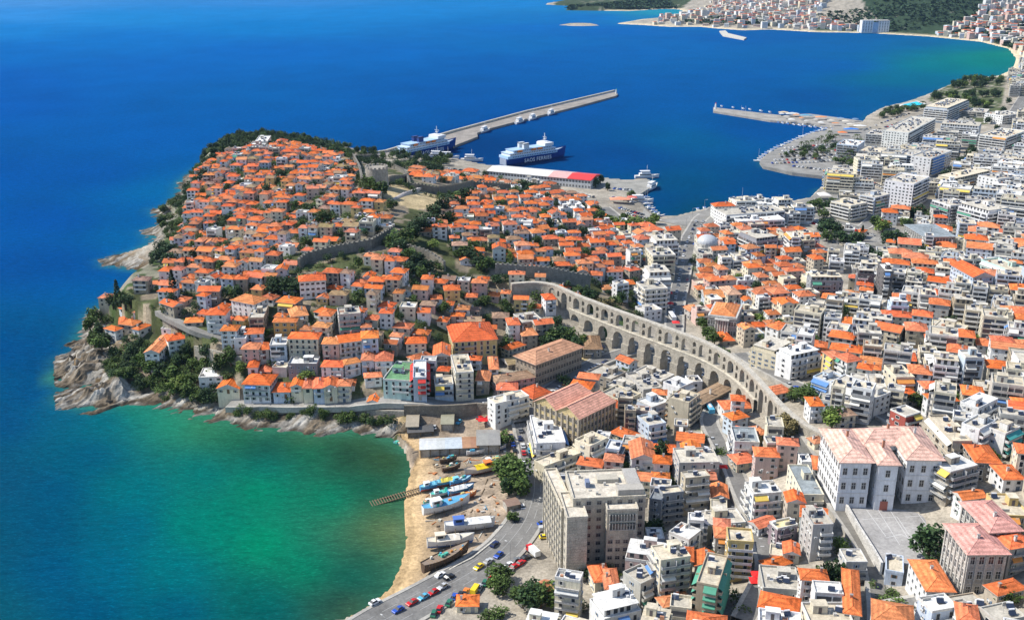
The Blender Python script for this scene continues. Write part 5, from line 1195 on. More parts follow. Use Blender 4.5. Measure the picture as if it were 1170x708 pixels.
# ------------------------------------------------------------------ keep clear zones, then fill every quarter row by row
def keep(px, py, w, d, rot=0.0): p = PG(px, py)[0]; occ_add(p[0], p[1], w/2, d/2, rot)
for q in ((985,283,50,40),(1018,268,26,30),(960,262,30,40),(940,262,20,30),(1140,178,60,60),(1110,105,90,60),(1140,115,60,60),(1075,108,30,40),(700,222,70,24),(640,208,120,20),(780,405,60,16),(745,420,14,12),(1000,285,40,30),(1032,240,44,26),(775,392,26,24)): keep(*q)
for q in ((675,400,34,16),(660,385,26,18),(700,700,6,6),(1020,685,26,20),(640,660,26,22),(600,690,30,14),(690,372,30,20),(950,660,14,12),(760,600,24,18),(745,590,14,12),(890,480,20,18),(905,472,14,10),(815,430,10,8)): keep(*q)
TREES = []
ZONES = [
 # name, polygon, rows angle (deg, world), house width range, depth, gap lane, tiled share, storeys, walls, roofs
 ('old', [(122,352),(135,345),(160,332),(186,322),(200,300),(204,262),(214,236),(222,210),(240,190),(262,176),(290,168),(340,172),(380,182),(403,190),(408,212),(440,235),(446,262),(400,280),(345,298),(330,312),(345,330),(450,290),(512,318),(560,322),(598,326),(628,330),(640,350),(600,362),(575,382),(563,410),(545,430),(545,455),(505,460),(430,462),(400,462),(300,462),(262,462),(262,415),(280,400),(230,384),(190,372),(172,380),(150,380),(120,372)], -6, (5.5,10), 7.4, 2.3, .93, (1,3), 'wwwwwccbplsy', 'OOOOOOODBW', 12),
 ('old', [(520,232),(560,222),(640,222),(668,232),(700,258),(720,290),(735,330),(700,340),(672,322),(600,312),(560,308),(515,300),(520,275),(470,268),(505,245)], 12, (6,11), 8, 2.5, .92, (1,3), 'wwwwwccbplls', 'OOOOOOODBW', 12),
 ('old', [(470,196),(540,200),(640,212),(640,218),(540,211),(480,208)], -12, (9,15), 10, 3, .85, (1,2), 'wwcb', 'OODB', 8),
 ('mix', [(700,252),(750,268),(775,272),(768,350),(740,372),(712,355),(720,300)], 25, (8,14), 11, 2.2, .4, (2,5), 'wwcclgb', 'OFFWTF', 10),
 ('mix', [(790,262),(850,256),(905,262),(935,290),(925,345),(905,372),(860,400),(840,392),(790,372),(784,320)], 15, (6.5,12), 9, 2.2, .68, (1,4), 'wwccblpg', 'OOODFWT', 11),
 ('city', [(625,330),(660,350),(672,380),(640,392),(600,396),(575,405),(580,372),(605,355)], 8, (9,13), 11, 2.6, .6, (2,4), 'wwcls', 'OOFWD', 11),
 ('mix', [(860,398),(935,350),(990,330),(1170,330),(1185,560),(1110,560),(1085,500),(1040,488),(945,486),(880,440)], -25, (8,16), 10.5, 2.2, .32, (2,6), 'wwwcclbgt', 'OOFFWTF', 13),
 ('mix', [(930,250),(960,236),(1030,230),(1180,262),(1185,335),(1060,335),(1000,325),(945,312)], -22, (9,18), 12, 3, .34, (1,5), 'wwccgbl', 'OFFWTF', 14),
 ('city', [(940,214),(1000,190),(1060,172),(1110,165),(1180,190),(1190,262),(1080,262),(1010,240)], -24, (16,26), 15, 6, .0, (5,7), 'wwwcclg', 'FFWT', 18),
 ('mix', [(1010,160),(1060,165),(1105,140),(1105,165),(1050,185),(1005,185)], -24, (14,20), 12, 8, .0, (1,3), 'wwwcclg', 'FFWT', 18),
 ('city', [(1150,100),(1180,60),(1260,60),(1260,260),(1180,260),(1160,180)], -24, (14,24), 14, 6, .05, (4,7), 'wwwcclgm', 'FFWTO', 18),
 ('city', [(1176,262),(1260,262),(1300,720),(1176,720)], -20, (11,18), 12, 4, .3, (3,5), 'wwwcclgb', 'OFFWTO', 14),
 ('mix', [(600,455),(660,430),(720,395),(830,440),(868,470),(905,500),(960,575),(1002,655),(1002,712),(600,716),(620,650),(612,520)], -14, (6,13), 9, 1.8, .45, (2,6), 'wwwccbgtlp', 'OOFWTF', 13),
 ('mix', [(1010,640),(1040,640),(1085,640),(1172,620),(1190,720),(1010,725)], -14, (9,14), 10, 2.6, .45, (2,4), 'wwccbg', 'OOFWT', 13),
 ('city', [(780,246),(830,240),(905,240),(930,250),(910,262),(850,258),(790,258)], 4, (12,20), 12, 3, .05, (3,5), 'wwwcl', 'FWT', 14),
 ('mix', [(560,720),(1180,720),(1180,900),(500,900)], -12, (9,14), 11, 3, .4, (2,5), 'wwccbg', 'OOFWT', 13),
]
placed = [] 
for zi, (zn, pg, ang, wr, dep, lane, tiled, fr, ws, rs, big) in enumerate(ZONES):
    rr = random.Random(100+zi); wp = np.array([PG(x, min(y, 1200))[0] for x, y in pg]); a = rad(ang); ca, sa = math.cos(a), math.sin(a)
    lx = wp[:, 0]*ca+wp[:, 1]*sa; ly = -wp[:, 0]*sa+wp[:, 1]*ca; v = ly.min()+dep*.5
    while v < ly.max():
        u = lx.min()+rr.uniform(0, 6); dd = dep*.88*rr.uniform(.85, 1.1)
        while u < lx.max():
            w = rr.uniform(*wr)*.88; d = dd*rr.uniform(.82, 1.12); uu = u+w/2; bend = math.sin(uu/55+zi)*6+math.sin(uu/23+2*zi)*1.5; x = uu*ca-(v+bend)*sa; y = uu*sa+(v+bend)*ca
            rot = a+math.atan(math.cos(uu/55+zi)*6/55)+rr.uniform(-.07, .07)
            if rr.random() < .2: rot += rr.uniform(-.3, .3)
            okk = inpoly(np.array([[x, y]]), wp)[0]; u += w+(rr.uniform(.3, 1.4) if rr.random() < .8 else rr.uniform(3, 6))
            if not okk: continue
            p = rr.random()
            if p < (.22 if zn == 'old' else .11): TREES.append((x, y)); continue
            zc = H(x, y)
            if zc < 1.2: continue
            hit = occ_hit(x, y, w/2, d/2, rot, .5); 
            if hit:
                for k in range(5):
                    w2, d2 = w*rr.uniform(.5, .85), d*rr.uniform(.55, .95); x2, y2 = x+rr.uniform(-4, 4), y+rr.uniform(-4, 4)
                    if w2 > 4.5 and d2 > 4.5 and not occ_hit(x2, y2, w2/2, d2/2, rot, .5): w, d, x, y, hit = w2, d2, x2, y2, False; break
            if hit or road_hit(x, y, min(w, d)/2+.6): 
                if rr.random() < .12 and not occ_hit(x, y, 1.5, 1.5, 0) and not road_hit(x, y, 1.5): TREES.append((x, y))
                continue
            occ_add(x, y, w/2, d/2, rot); fl = rr.randint(*fr); til = rr.random() < tiled
            rt = rr.choice([c for c in rs if c in PITCHED] or ['O']) if til else rr.choice([c for c in rs if c not in PITCHED] or ['F'])
            if til: fl = min(fl, 4)
            z0 = H(x, y); h = fl*2.45; px, py, fw = proj(x, y, z0+h)
            if px < -120 or px > 1330 or py > 860: continue
            if (px < -10 or px > 1200 or py > 740) and rr.random() < .25: continue
            DEFER.append(dict(cx=x, cy=y, w=w, d=d, rot=rot, z0=z0, h=h, floors=fl, wc=rr.choice(ws), rt=rt, scale=FPX/fw, lodf=None, hand=False, px=px, py=py))
        v += dd+(lane if rr.random() < .7 else lane+2.5)
# planting in the gaps between the houses
GAPS = []; rr = random.Random(55)
for zi in (0, 1, 2, 3, 4, 6, 12):
    wp = np.array([PG(x, min(y, 1200))[0] for x, y in ZONES[zi][1]]); a, b = wp.min(0), wp.max(0); n = {0: 2600, 1: 1300, 2: 200}.get(zi, 350)
    P_ = np.stack([np.array([rr.uniform(a[0], b[0]) for _ in range(n)]), np.array([rr.uniform(a[1], b[1]) for _ in range(n)])], 1); P_ = P_[inpoly(P_, wp)]
    for x, y in P_:
        if not occ_hit(x, y, .8, .8, 0) and not road_hit(x, y, 1.2): GAPS.append((x, y))
print('gaps', len(GAPS))
# the 300 of each kind that show largest stand alone, the rest are one mass each
def size(d_):
    px, py, fw = proj(d_['cx'], d_['cy'], d_['z0']+d_['h']); d_['px'], d_['py'] = px, py
    if px < -8 or px > 1180 or py > 722: return 0
    return (d_['w']*d_['h']+d_['w']*d_['d']*.4)*d_['scale']**2*(3 if d_['hand'] else 1)
hs = sorted([d_ for d_ in DEFER if d_['rt'] in PITCHED], key=size, reverse=True); fs = sorted([d_ for d_ in DEFER if d_['rt'] not in PITCHED], key=size, reverse=True)
massH = MB(); massF = MB()
for lst, mass in ((hs, massH), (fs, massF)):
    for i, d_ in enumerate(lst):
        q = {k: v for k, v in d_.items() if k not in ('scale', 'lodf', 'hand', 'px', 'py')}; sz = size(d_)
        if i < 288 and sz > 0:
            lod = 2 if (i < 90 and d_['scale'] > 2.0) else 1
            make_building(lod=lod, **q)
        else: make_building(lod=0, mass=mass, **q)
print('houses', len(hs), 'flats', len(fs))
tag(massH.build('old_town_houses'), 'mass of small orange-roofed houses covering the far slopes', 'houses', kind='stuff')
tag(massF.build('far_blocks'), 'mass of smaller flat-roofed blocks further back in the town', 'blocks', kind='stuff')
# the far town round the next bay
rr = random.Random(5); fm = MB(); FT = [poly_px([(745,27),(765,20),(790,17),(830,10),(880,22),(900,30),(870,33),(800,29),(750,29.5)], 6), poly_px([(770,14),(800,12),(860,0),(930,0),(960,8),(935,22),(900,30),(830,22)], 10), poly_px([(800,-4),(930,-16),(1000,-14),(960,4),(900,10),(830,8)], 25),
  poly_px([(900,31),(1000,34),(1060,38),(1120,44),(1150,50),(1170,40),(1130,34),(1100,36),(1040,40),(960,30),(920,24)], 8), poly_px([(1055,38),(1110,26),(1145,8),(1185,-6),(1200,30),(1150,34),(1090,42)], 14), poly_px([(1130,44),(1185,38),(1220,60),(1170,60)], 14)]
nf = 0
for pg, N in zip(FT, (220, 760, 480, 330, 620, 170)):
    a, b = pg.min(0), pg.max(0); k = 0; tries = 0
    while k < N and tries < N*12 and True:
        tries += 1; x, y = rr.uniform(a[0], b[0]), rr.uniform(a[1], b[1])
        if not inpoly(np.array([[x, y]]), pg)[0] or H(x, y) < 2: continue
        w, d = rr.uniform(8, 17), rr.uniform(8, 12); rot = rr.uniform(-.4, .4)
        if occ_hit(x, y, w/2, d/2, rot): continue
        occ_add(x, y, w/2, d/2, rot); fl = rr.choice([2,2,3,3,4,5,6]); q = rr.choice('wwwwccbplg'); t = rr.choice('OOFWT'); k += 1; nf += 1
        c = shade(WC[q], rr.uniform(.8, 1.0)); z = H(x, y); h = fl*2.5; n = len(fm.v)
        fm.obox(x, y, z+h/2-2, w, d, h+4, rot, 'plaster', c); fm.obox(x, y, z+h+.2, w*.98, d*.98, .5, rot, 'flat_roof', RC[t])
        for s in range(fl): fm.obox(x, y, z+s*2.5+1.4, w*.8, d*1.02, .9, rot, 'plain', (.20,.21,.22))
tag(fm.build('far_town'), 'pale far town climbing the hills round the next bay', 'town', kind='stuff')
def bigblock():
    p = P(999, 31, 14); z = 3; root = empty('apartment_building', (p[0], p[1], z), 0); mb = MB(); mb.box(-32, -6, -9, 9, -2, 26, 'plaster', (.74,.74,.74)); mb.box(6, 32, -9, 9, -2, 25, 'plaster', (.74,.74,.74)); mb.box(-6, 6, -8, 8, -2, 22, 'plaster', (.35,.5,.68)); mb.build('wall', root)
    w_ = MB()
    w_.box(-1.2, 1.2, -.1, .1, 0, 1.6, 'glass', (.05,.06,.08)); ms = w_.mesh('window')
    for fl in range(7):
        for x in (-28,-22,-16,-10,10,16,22,28): link('window', ms, root, (x, -9, 1.5+fl*3.4))
    rm = MB(); rm.box(-32.3, 32.3, -9.3, 9.3, 26, 26.6, 'flat_roof', (.7,.68,.64)); rm.build('roof', root); reg(root, 'wide white block with blue centre alone on the far shore', p[0], p[1], 'apartment block')
bigblock()
# ------------------------------------------------------------------ trees: leaf-sized faces through the crown's volume
def crown(kind, seed):
    rr = random.Random(seed); mb = MB()
    def leaf(x, y, z, s, c):
        a, b = rr.uniform(0, 6.28), rr.uniform(-.9, .9); ca, sa, cb, sb = math.cos(a), math.sin(a), math.cos(b), math.sin(b)
        u = (ca*s, sa*s, 0); w = (-sa*cb*s*.8, ca*cb*s*.8, sb*s*.8); mb.quad([(x-u[0],y-u[1],z-u[2]),(x+w[0],y+w[1],z+w[2]),(x+u[0],y+u[1],z+u[2]),(x-w[0],y-w[1],z-w[2])], 'foliage', c)
    base = dict(broad=(.060,.098,.022), dark=(.030,.058,.020), light=(.12,.17,.035), cypress=(.022,.045,.018), pine=(.045,.075,.024), dry=(.17,.14,.06), bush=(.07,.11,.028), palm=(.08,.12,.03))[kind]
    if kind == 'palm':
        for k in range(14):
            a = 6.283*k/14+rr.uniform(-.2, .2); dr = rr.uniform(.1, .5)
            for j in range(7):
                t = j/6; r = .15+t*.9; z = .95+.10*math.sin(t*3)-.28*t*t*(1+dr); leaf(r*math.cos(a), r*math.sin(a), z, .13, shade(base, rr.uniform(.7, 1.3)))
        return mb.mesh('crown')
    if kind == 'cypress':
        for i in range(420):
            z = rr.random(); r = .17*math.sin(math.pi*min(.97, (z*.9+.1)))**.6*(1-z*.45)*rr.uniform(.7, 1.08); a = rr.uniform(0, 6.28); leaf(r*math.cos(a), r*math.sin(a), .03+z*.97, .05, shade(base, rr.uniform(.6, 1.5)))
        return mb.mesh('crown')
    n = 7 if kind != 'bush' else 5; lobes = []
    for i in range(n):
        a = 6.283*i/n+rr.uniform(-.5, .5); q = rr.uniform(.25, .58); lobes.append((q*math.cos(a), q*math.sin(a), rr.uniform(.42, .78) if kind != 'bush' else rr.uniform(.2, .5), rr.uniform(.30, .46), rr.uniform(.75, 1.35)))
    lobes.append((rr.uniform(-.15,.15), rr.uniform(-.15,.15), .8 if kind != 'bush' else .5, .38, 1.1))
    per = 95 if kind != 'bush' else 60
    for (x, y, z, r, br) in lobes:
        for _ in range(per):
            u = rr.gauss(0, 1), rr.gauss(0, 1), rr.gauss(0, 1); L = math.sqrt(sum(q*q for q in u)) or 1; q = r*rr.uniform(.55, 1.1)
            zz = z+u[2]/L*q*.72
            if zz < .12: zz = .12+rr.random()*.1
            leaf(x+u[0]/L*q, y+u[1]/L*q, zz, rr.uniform(.06, .115), shade(base, br*rr.uniform(.65, 1.45)))
    return mb.mesh('crown')
def trunkm(kind):
    mb = MB(); c = (.14,.10,.07)
    if kind == 'cypress': mb.cyl(0, 0, -.15, .3, .03, .02, 6, 'bark', c)
    elif kind == 'palm': mb.cyl(0, 0, -.15, .95, .04, .03, 7, 'bark', (.2,.16,.11))
    else:
        mb.cyl(0, 0, -.2, .45, .06, .04, 7, 'bark', c)
        for k in range(4): a = 1.57*k+.4; mb.tube((0,0,.38), (.34*math.cos(a), .34*math.sin(a), .68), .022, 'bark', c, 5)
    return mb.mesh('trunk')
CR = {k: [crown(k, 10*i+len(k)) for i in range(n)] for k, n in (('broad',5),('dark',5),('light',3),('cypress',2),('pine',3),('dry',1),('bush',4),('palm',2))}
TK = {k: trunkm(k) for k in CR}
TD = dict(broad='green leafy tree', dark='dark green dense tree', light='pale green leafy tree', cypress='tall thin dark cypress', pine='dark rounded pine tree', dry='tree with dry brownish crown', bush='low rounded green bush', palm='palm tree with spreading fronds')
NTREE = 0; TCNT = [0]; gm = MB(); LC = {}
def bake(x, y, kind, r, h, z, rr):
    b_ = rr.choice(CR[kind]); key = b_.name
    if key not in LC: LC[key] = (np.array([v.co[:] for v in b_.vertices]), [tuple(p.vertices) for p in b_.polygons], [tuple(b_.color_attributes['Col'].data[p.loop_start].color[:3]) for p in b_.polygons])
    V_, F_, C_ = LC[key]; o_ = len(gm.v); a_ = rr.uniform(0, 6.28); ca, sa = math.cos(a_), math.sin(a_); M_ = np.array([[ca*r, sa*r, 0], [-sa*r, ca*r, 0], [0, 0, h]])
    gm.v.extend((V_@M_+np.array([x, y, z-.3])).tolist()); st_ = 2 if r < 4 else 1; gm.f.extend([tuple(o_+i for i in f) for f in F_[::st_]]); gm.m.extend([gm.mi('foliage')]*len(F_[::st_])); gm.c.extend(C_[::st_]); occ_add(x, y, r*.5, r*.5, 0)
def tree(x, y, kind, h, r, rr=R, z=None):
    global NTREE
    z = Hs(x, y) if z is None else z
    if z < .4: return
    if kind in ('broad','dark','light','dry'):
        TCNT[0] += 1
        if TCNT[0] > 290: bake(x, y, kind, r, h, z, rr); return
    nm = {'cypress':'cypress_tree','palm':'palm_tree','pine':'pine_tree','bush':'bush'}.get(kind, 'tree')
    o = empty(nm, (x, y, z-.05), rr.uniform(0, 6.28)); s = rr.uniform(.9, 1.1)
    c = link('crown', rr.choice(CR[kind]), o); t = link('trunk', TK[kind], o)
    hs = h; c.scale = (r*s, r*rr.uniform(.85, 1.15), hs) if kind not in ('cypress',) else (h*.8, h*.8, h); t.scale = (h, h, hs)
    occ_add(x, y, r*.5, r*.5, 0)
    reg(o, ('tall ' if h > 11 and kind not in ('cypress',) else 'small ' if h < 4.5 and kind != 'bush' else '')+TD[kind], x, y, {'bush':'bush','palm':'palm tree','cypress':'cypress tree','pine':'pine tree'}.get(kind, 'tree'), {'bush':'bushes on the slopes','palm':'waterfront palms','cypress':'cypresses in the town','pine':'pines in the town'}.get(kind, 'trees in and around the town')); NTREE += 1
TL = '''
136 350 cypress 15 3|129 350 dark 7 4|143 351 dark 7 4|149 350 dark 6 3.5|104 382 broad 10 6|109 396 broad 9 5|117 402 broad 8 5|110 372 broad 10 6|114 388 dark 9 5|121 395 dark 7 4
199 342 cypress 16 3|152 412 dark 8 5|162 420 broad 7 5|172 428 broad 7 5|186 432 dark 8 5|199 437 broad 8 6|206 448 light 8 6|198 452 broad 7 5|214 452 broad 8 6|226 459 broad 7 5|238 459 dark 7 5|178 408 dark 7 5|216 408 dark 8 5|236 410 dark 7 5|252 420 broad 7 5|264 418 broad 8 5|222 424 broad 6 4|205 420 dark 7 4|160 402 dark 7 4|145 425 bush 4 4|185 447 bush 4 5|168 442 bush 3 4|190 457 bush 3 3
186 290 dark 9 6|196 296 dark 9 6|186 300 dark 9 7|196 306 dark 9 6|206 300 broad 7 5|216 296 dark 8 6|226 300 dark 8 6|236 297 broad 8 5|222 288 broad 7 5|214 312 cypress 9 2|205 240 dark 7 4|212 232 dark 7 5|217 224 dark 6 4|226 212 dark 8 6|233 205 dark 8 6|238 198 dark 8 5|247 194 broad 7 5|255 176 cypress 10 2|262 170 cypress 11 2|265 168 cypress 8 2|252 182 dark 7 5|310 172 dark 8 6|322 174 dark 8 6|332 172 broad 7 5|345 178 dark 7 5|355 182 dark 7 5|300 180 dark 6 4
312 334 dark 8 7|322 336 dark 9 8|334 336 dark 9 8|344 332 broad 8 6|372 262 broad 11 8|304 222 dark 7 5|316 212 dark 7 5|253 312 broad 7 5|262 342 broad 7 5|392 196 dark 9 5|398 204 dark 9 5|418 262 dark 6 4|426 222 broad 11 7|436 226 broad 11 7|420 214 broad 9 6|448 240 broad 7 5|462 280 broad 10 8|472 276 dark 11 8|480 268 dark 10 8|488 262 dark 10 8|497 254 dark 11 8|506 246 dark 11 8|514 240 dark 11 8|523 236 broad 10 7|531 232 dark 10 7|540 230 dark 10 7|500 268 broad 9 6|512 258 broad 9 6|450 286 broad 9 7|457 292 dark 9 7|466 300 broad 8 6|478 306 dark 8 6|488 312 dark 7 6|470 316 dark 8 6|482 322 broad 8 5|528 296 broad 8 7|536 300 dark 8 7|546 306 dark 9 7|556 310 broad 8 7|540 290 broad 8 6|520 288 dark 7 5|495 286 light 6 5|590 226 broad 9 7|598 220 dark 10 7|606 222 dark 9 6|576 230 broad 7 5|626 232 dark 8 6|638 236 dark 7 5|680 214 dark 9 6|686 211 dark 8 5
634 398 broad 9 7|642 394 dark 10 7|650 396 broad 9 6|626 402 dark 8 6|656 402 dark 8 6|664 398 broad 7 5|674 352 dark 10 7|684 356 dry 8 6|692 358 dry 8 6|700 352 broad 7 5|666 346 dark 8 6|648 338 dark 8 5|710 348 dark 7 5|578 404 broad 8 5|584 396 dark 7 4
579 548 broad 11 7|587 556 broad 12 8|593 566 broad 10 6|581 566 dark 8 5|577 510 broad 7 4.5|585 596 broad 4 3|598 694 broad 8 6|608 696 dark 9 7|618 694 broad 8 6|566 674 broad 6 4|572 664 broad 6 5|575 680 broad 6 4|560 706 bush 4 5|570 704 bush 4 4
1060 640 dark 11 7|952 680 dark 11 5.5|936 676 palm 8 3|929 690 bush 3 4|1010 690 bush 4 3.5|1024 694 bush 4 4|1018 680 bush 3 3|1031 695 bush 3.5 4|997 672 bush 3 2.5|755 536 dark 12 4|757 548 dark 10 4|762 562 broad 7 4|872 534 cypress 8 2|894 496 dry 8 6|902 500 dry 7 5|912 492 bush 4 4|918 462 broad 8 6|926 466 broad 8 6|908 458 broad 6 4|955 486 broad 8 6|950 490 light 7 5|1048 466 broad 6 5|1078 462 broad 6 6|1088 463 broad 6 5|1126 532 broad 6 5|1133 536 bush 4 5|962 576 broad 5 4|740 618 broad 7 4|748 614 dark 7 4|812 650 light 6 4|772 700 light 5 5|784 704 broad 5 4|700 694 palm 6 2.5
940 270 dark 10 7|948 266 dark 11 8|956 270 dark 10 7|944 276 broad 8 6|960 276 dark 8 6|976 282 dark 10 7|984 276 cypress 12 3|1000 262 broad 10 7|1008 266 light 9 7|1014 282 dark 12 9|1024 284 dark 12 9|1032 292 dark 10 7|992 298 dark 10 7|980 292 broad 9 6|1002 302 dark 9 6|1048 290 dark 8 6|1056 296 dark 8 7|1064 300 broad 7 6|1040 250 dark 9 7|1050 250 dark 10 8|1062 252 broad 9 7|1072 254 broad 8 6|1034 260 light 7 5|1042 272 light 7 5|928 242 broad 9 6|936 240 broad 9 7|944 242 dark 9 7|952 238 broad 8 6|940 250 broad 8 6|1018 254 broad 6 5
702 262 light 9 7|710 266 light 10 8|718 268 light 10 8|726 262 light 9 8|734 266 light 10 8|742 262 light 9 7|694 258 broad 8 6|686 252 broad 8 6|680 246 broad 8 6|748 256 light 8 6|712 256 broad 8 6|722 226 broad 6 5|694 218 dark 7 4|1112 396 broad 6 6|1150 400 broad 6 4|940 376 broad 5 4|1168 500 broad 8 6
868 176 palm 6 2.5|915 172 palm 8 3|921 171 palm 8 3|927 170 palm 8 3|934 168 palm 8 3|938 165 palm 8 3|948 158 palm 7 3|898 180 broad 5 4|905 178 broad 5 4|963 188 broad 7 6|972 190 broad 7 6|980 192 light 7 6|988 193 broad 7 6|996 194 broad 7 5|955 187 broad 6 5|816 395 broad 7 5|808 388 broad 7 5|803 378 broad 7 5|1165 645 broad 6 5|1148 690 broad 5 4|826 410 broad 6 4|1127 250 broad 6 5
'''
for ln_ in TL.strip().replace('\n', '|').split('|'):
    q = ln_.split(); p = PG(float(q[0]), float(q[1]))[0]; tree(p[0], p[1], q[2], float(q[3]), float(q[4]))
def scatter(pg, n, kinds, hr, mind=4.0, z=3, seed=1, occ=True):
    rr = random.Random(seed); wp = np.array([PG(x, y)[0] for x, y in pg]); a, b = wp.min(0), wp.max(0); k = t = 0
    while k < n and t < n*30:
        t += 1; x, y = rr.uniform(a[0], b[0]), rr.uniform(a[1], b[1])
        if not inpoly(np.array([[x, y]]), wp)[0] or H(x, y) < 1.2: continue
        if occ and (occ_hit(x, y, mind/2, mind/2, 0) or road_hit(x, y, 1)): continue
        h = rr.uniform(*hr); tree(x, y, rr.choice(kinds), h, h*rr.uniform(.55, .75), rr); k += 1
scatter([(1062,112),(1090,97),(1112,92),(1145,92),(1142,112),(1125,128),(1098,120),(1075,118)], 75, ['dark','broad','dark','light'], (7,11), seed=3)
scatter([(236,188),(262,168),(300,161),(345,166),(395,178),(398,186),(340,175),(290,171),(262,182),(240,198)], 36, ['broad','dark','pine','dark'], (6,9), 3, seed=31)
scatter([(170,262),(182,242),(205,202),(235,182),(245,188),(222,216),(214,240),(206,262),(192,285),(168,318),(138,345),(128,345),(160,316),(182,285)], 44, ['broad','dark','bush'], (4,8), 2, seed=32)
rr = random.Random(61); k = 0
for _ in range(9000):
    x, y = rr.uniform(-420, -60), rr.uniform(800, 1180); 
    if k > 460: break
    q = np.array([[x, y]])
    if not inpoly(q, land)[0] or H(x, y) < 2: continue
    if x > -190 and rr.random() < .6: continue
    d_ = distpoly(q, coast)[0]
    if d_ < 3 or d_ > 190 or y < 860+.25*abs(x+120) or occ_hit(x, y, 1.6, 1.6, 0): continue
    s_ = rr.uniform(3, 5); bake(x, y, rr.choice(['dark','broad','bush','dark']), s_, s_*rr.uniform(1.3, 1.8), H(x, y), rr); k += 1
for pl in ([(404,186),(411,200),(414,214),(430,220)], [(444,214),(466,212),(470,220),(500,227),(540,220),(575,222),(610,221)], [(344,312),(372,300),(402,293),(443,279)], [(461,290),(492,303),(508,314)], [(566,319),(600,322),(640,326),(674,335)], [(290,475),(340,476),(400,477),(460,478)], [(225,396),(262,404),(276,408)]):
    q = np.array([PG(x, y)[0] for x, y in pl]); s_ = np.r_[0, np.cumsum(np.linalg.norm(np.diff(q, axis=0), axis=1))]
    for t in np.arange(0, s_[-1], 4.2):
        if rr.random() < .3: continue
        x, y = np.interp(t, s_, q[:, 0])+rr.uniform(-2, 2), np.interp(t, s_, q[:, 1])+rr.uniform(-3.5, .5); r_ = rr.uniform(1.8, 3.6); bake(x, y, rr.choice(['dark','broad','bush']), r_, r_*1.5, H(x, y), rr)
scatter([(140,402),(200,430),(250,445),(250,466),(200,458),(150,448),(122,440),(120,415)], 60, ['bush','broad','dark'], (3.5,6), 1.5, seed=34, occ=False)
scatter([(998,138),(1015,126),(1050,124),(1062,114),(1060,124),(1030,132)], 36, ['broad','palm','dark'], (5,8), 2, seed=21)
scatter([(905,176),(950,160),(985,160),(985,185),(940,186),(915,186)], 40, ['palm','broad','dark'], (5,8), 2, seed=22)
scatter([(120,400),(170,398),(240,408),(262,430),(250,460),(205,452),(160,436),(128,415)], 40, ['bush','broad','dark','broad'], (3.5,6.5), 2.5, seed=14)
scatter([(186,262),(210,250),(250,190),(225,215),(208,300),(178,330),(192,290)], 30, ['bush','broad','dark'], (4,7), 3, seed=15)
scatter([(135,395),(165,400),(235,408),(262,432),(256,455),(215,455),(170,440),(135,428)], 40, ['broad','dark','bush'], (4,7), 1.5, seed=33, occ=False)
scatter([(104,392),(130,380),(170,395),(240,405),(258,440),(246,462),(200,456),(150,430),(118,415)], 22, ['bush','dark','broad'], (3,6), 3, seed=4)
scatter([(270,478),(340,478),(440,482),(440,476),(340,473),(270,472)], 22, ['bush','broad','bush'], (3,5), 1, seed=6, occ=False)
scatter([(385,482),(460,488),(468,480),(400,476)], 12, ['bush','broad'], (3.5,5.5), 1, seed=8, occ=False)
for q in ((1098,190),(1106,184),(1112,178),(1124,168),(1132,160),(1138,152),(1128,142),(1140,138),(1150,140),(1146,130),(1152,120),(1080,205),(1088,200)): p = PG(*q)[0]; tree(p[0], p[1], 'dark', 9, 5.5)
rr = random.Random(77); GAPSET = set(GAPS); rr.shuffle(TREES); n_ = 0; NT0 = len(TREES); TREES = TREES+GAPS; 
for (x, y) in TREES:
    px, py, fw = proj(x, y, H(x, y))
    if not (60 < px < 1170 and 120 < py < 708): continue
    if n_ >= 40 or (x, y) in GAPSET:
        q_ = rr.uniform(1.6, 3.4) if (x, y) in GAPSET else rr.uniform(2.8, 4.6); bake(x, y, rr.choice(['bush','broad','dark']), q_, q_*rr.uniform(1.3, 1.9), H(x, y), rr); continue
    tree(x, y, rr.choice(['broad','dark','dark','light','broad']), rr.uniform(5, 8.5), rr.uniform(3.2, 5), rr); n_ += 1
tag(gm.build('garden_shrubs'), 'green shrubs and small trees filling the gardens between houses', 'shrubs', kind='stuff')
# far woods on the hills: nobody could count them
fm = MB(); rr = random.Random(9)
for pg, n in (([(945,30),(935,18),(1000,8),(960,-6),(1010,-22),(1110,-20),(1140,14),(1100,27),(1060,33),(1010,37)], 3600), ([(636,-2),(760,-8),(796,2),(770,9),(716,11),(645,11)], 1500), ([(1085,42),(1120,40),(1172,60),(1180,48),(1150,36),(1110,32)], 800), ([(780,26),(850,20),(930,26),(900,31)], 260), ([(1150,28),(1180,22),(1190,40),(1160,40)], 120)):
    wp = np.array([PG(x, y)[0] if y > 4 else P(x, y, 40) for x, y in pg]); a, b = wp.min(0), wp.max(0); k = t = 0
    while k < n and t < n*20:
        t += 1; x, y = rr.uniform(a[0], b[0]), rr.uniform(a[1], b[1])
        if not inpoly(np.array([[x, y]]), wp)[0] or occ_hit(x, y, 3, 3, 0): continue
        z = H(x, y); 
        if z < 1.2: continue
        k += 1; s = rr.uniform(4, 7.5); c = shade((.032,.058,.026), rr.uniform(.6, 1.5))
        for _ in range(7):
            dx, dy, dz = rr.uniform(-s, s)*.7, rr.uniform(-s, s)*.7, rr.uniform(.3, 1.1)*s; q = s*.55; a2 = rr.uniform(0, 3); u = (q*math.cos(a2), q*math.sin(a2)); e = rr.uniform(-.5, .5)*q
            fm.quad([(x+dx-u[0],y+dy-u[1],z+dz-e),(x+dx+u[1],y+dy-u[0],z+dz-q*.4),(x+dx+u[0],y+dy+u[1],z+dz+e),(x+dx-u[1],y+dy+u[0],z+dz+q*.5)], 'foliage', shade(c, rr.uniform(.8, 1.25)))
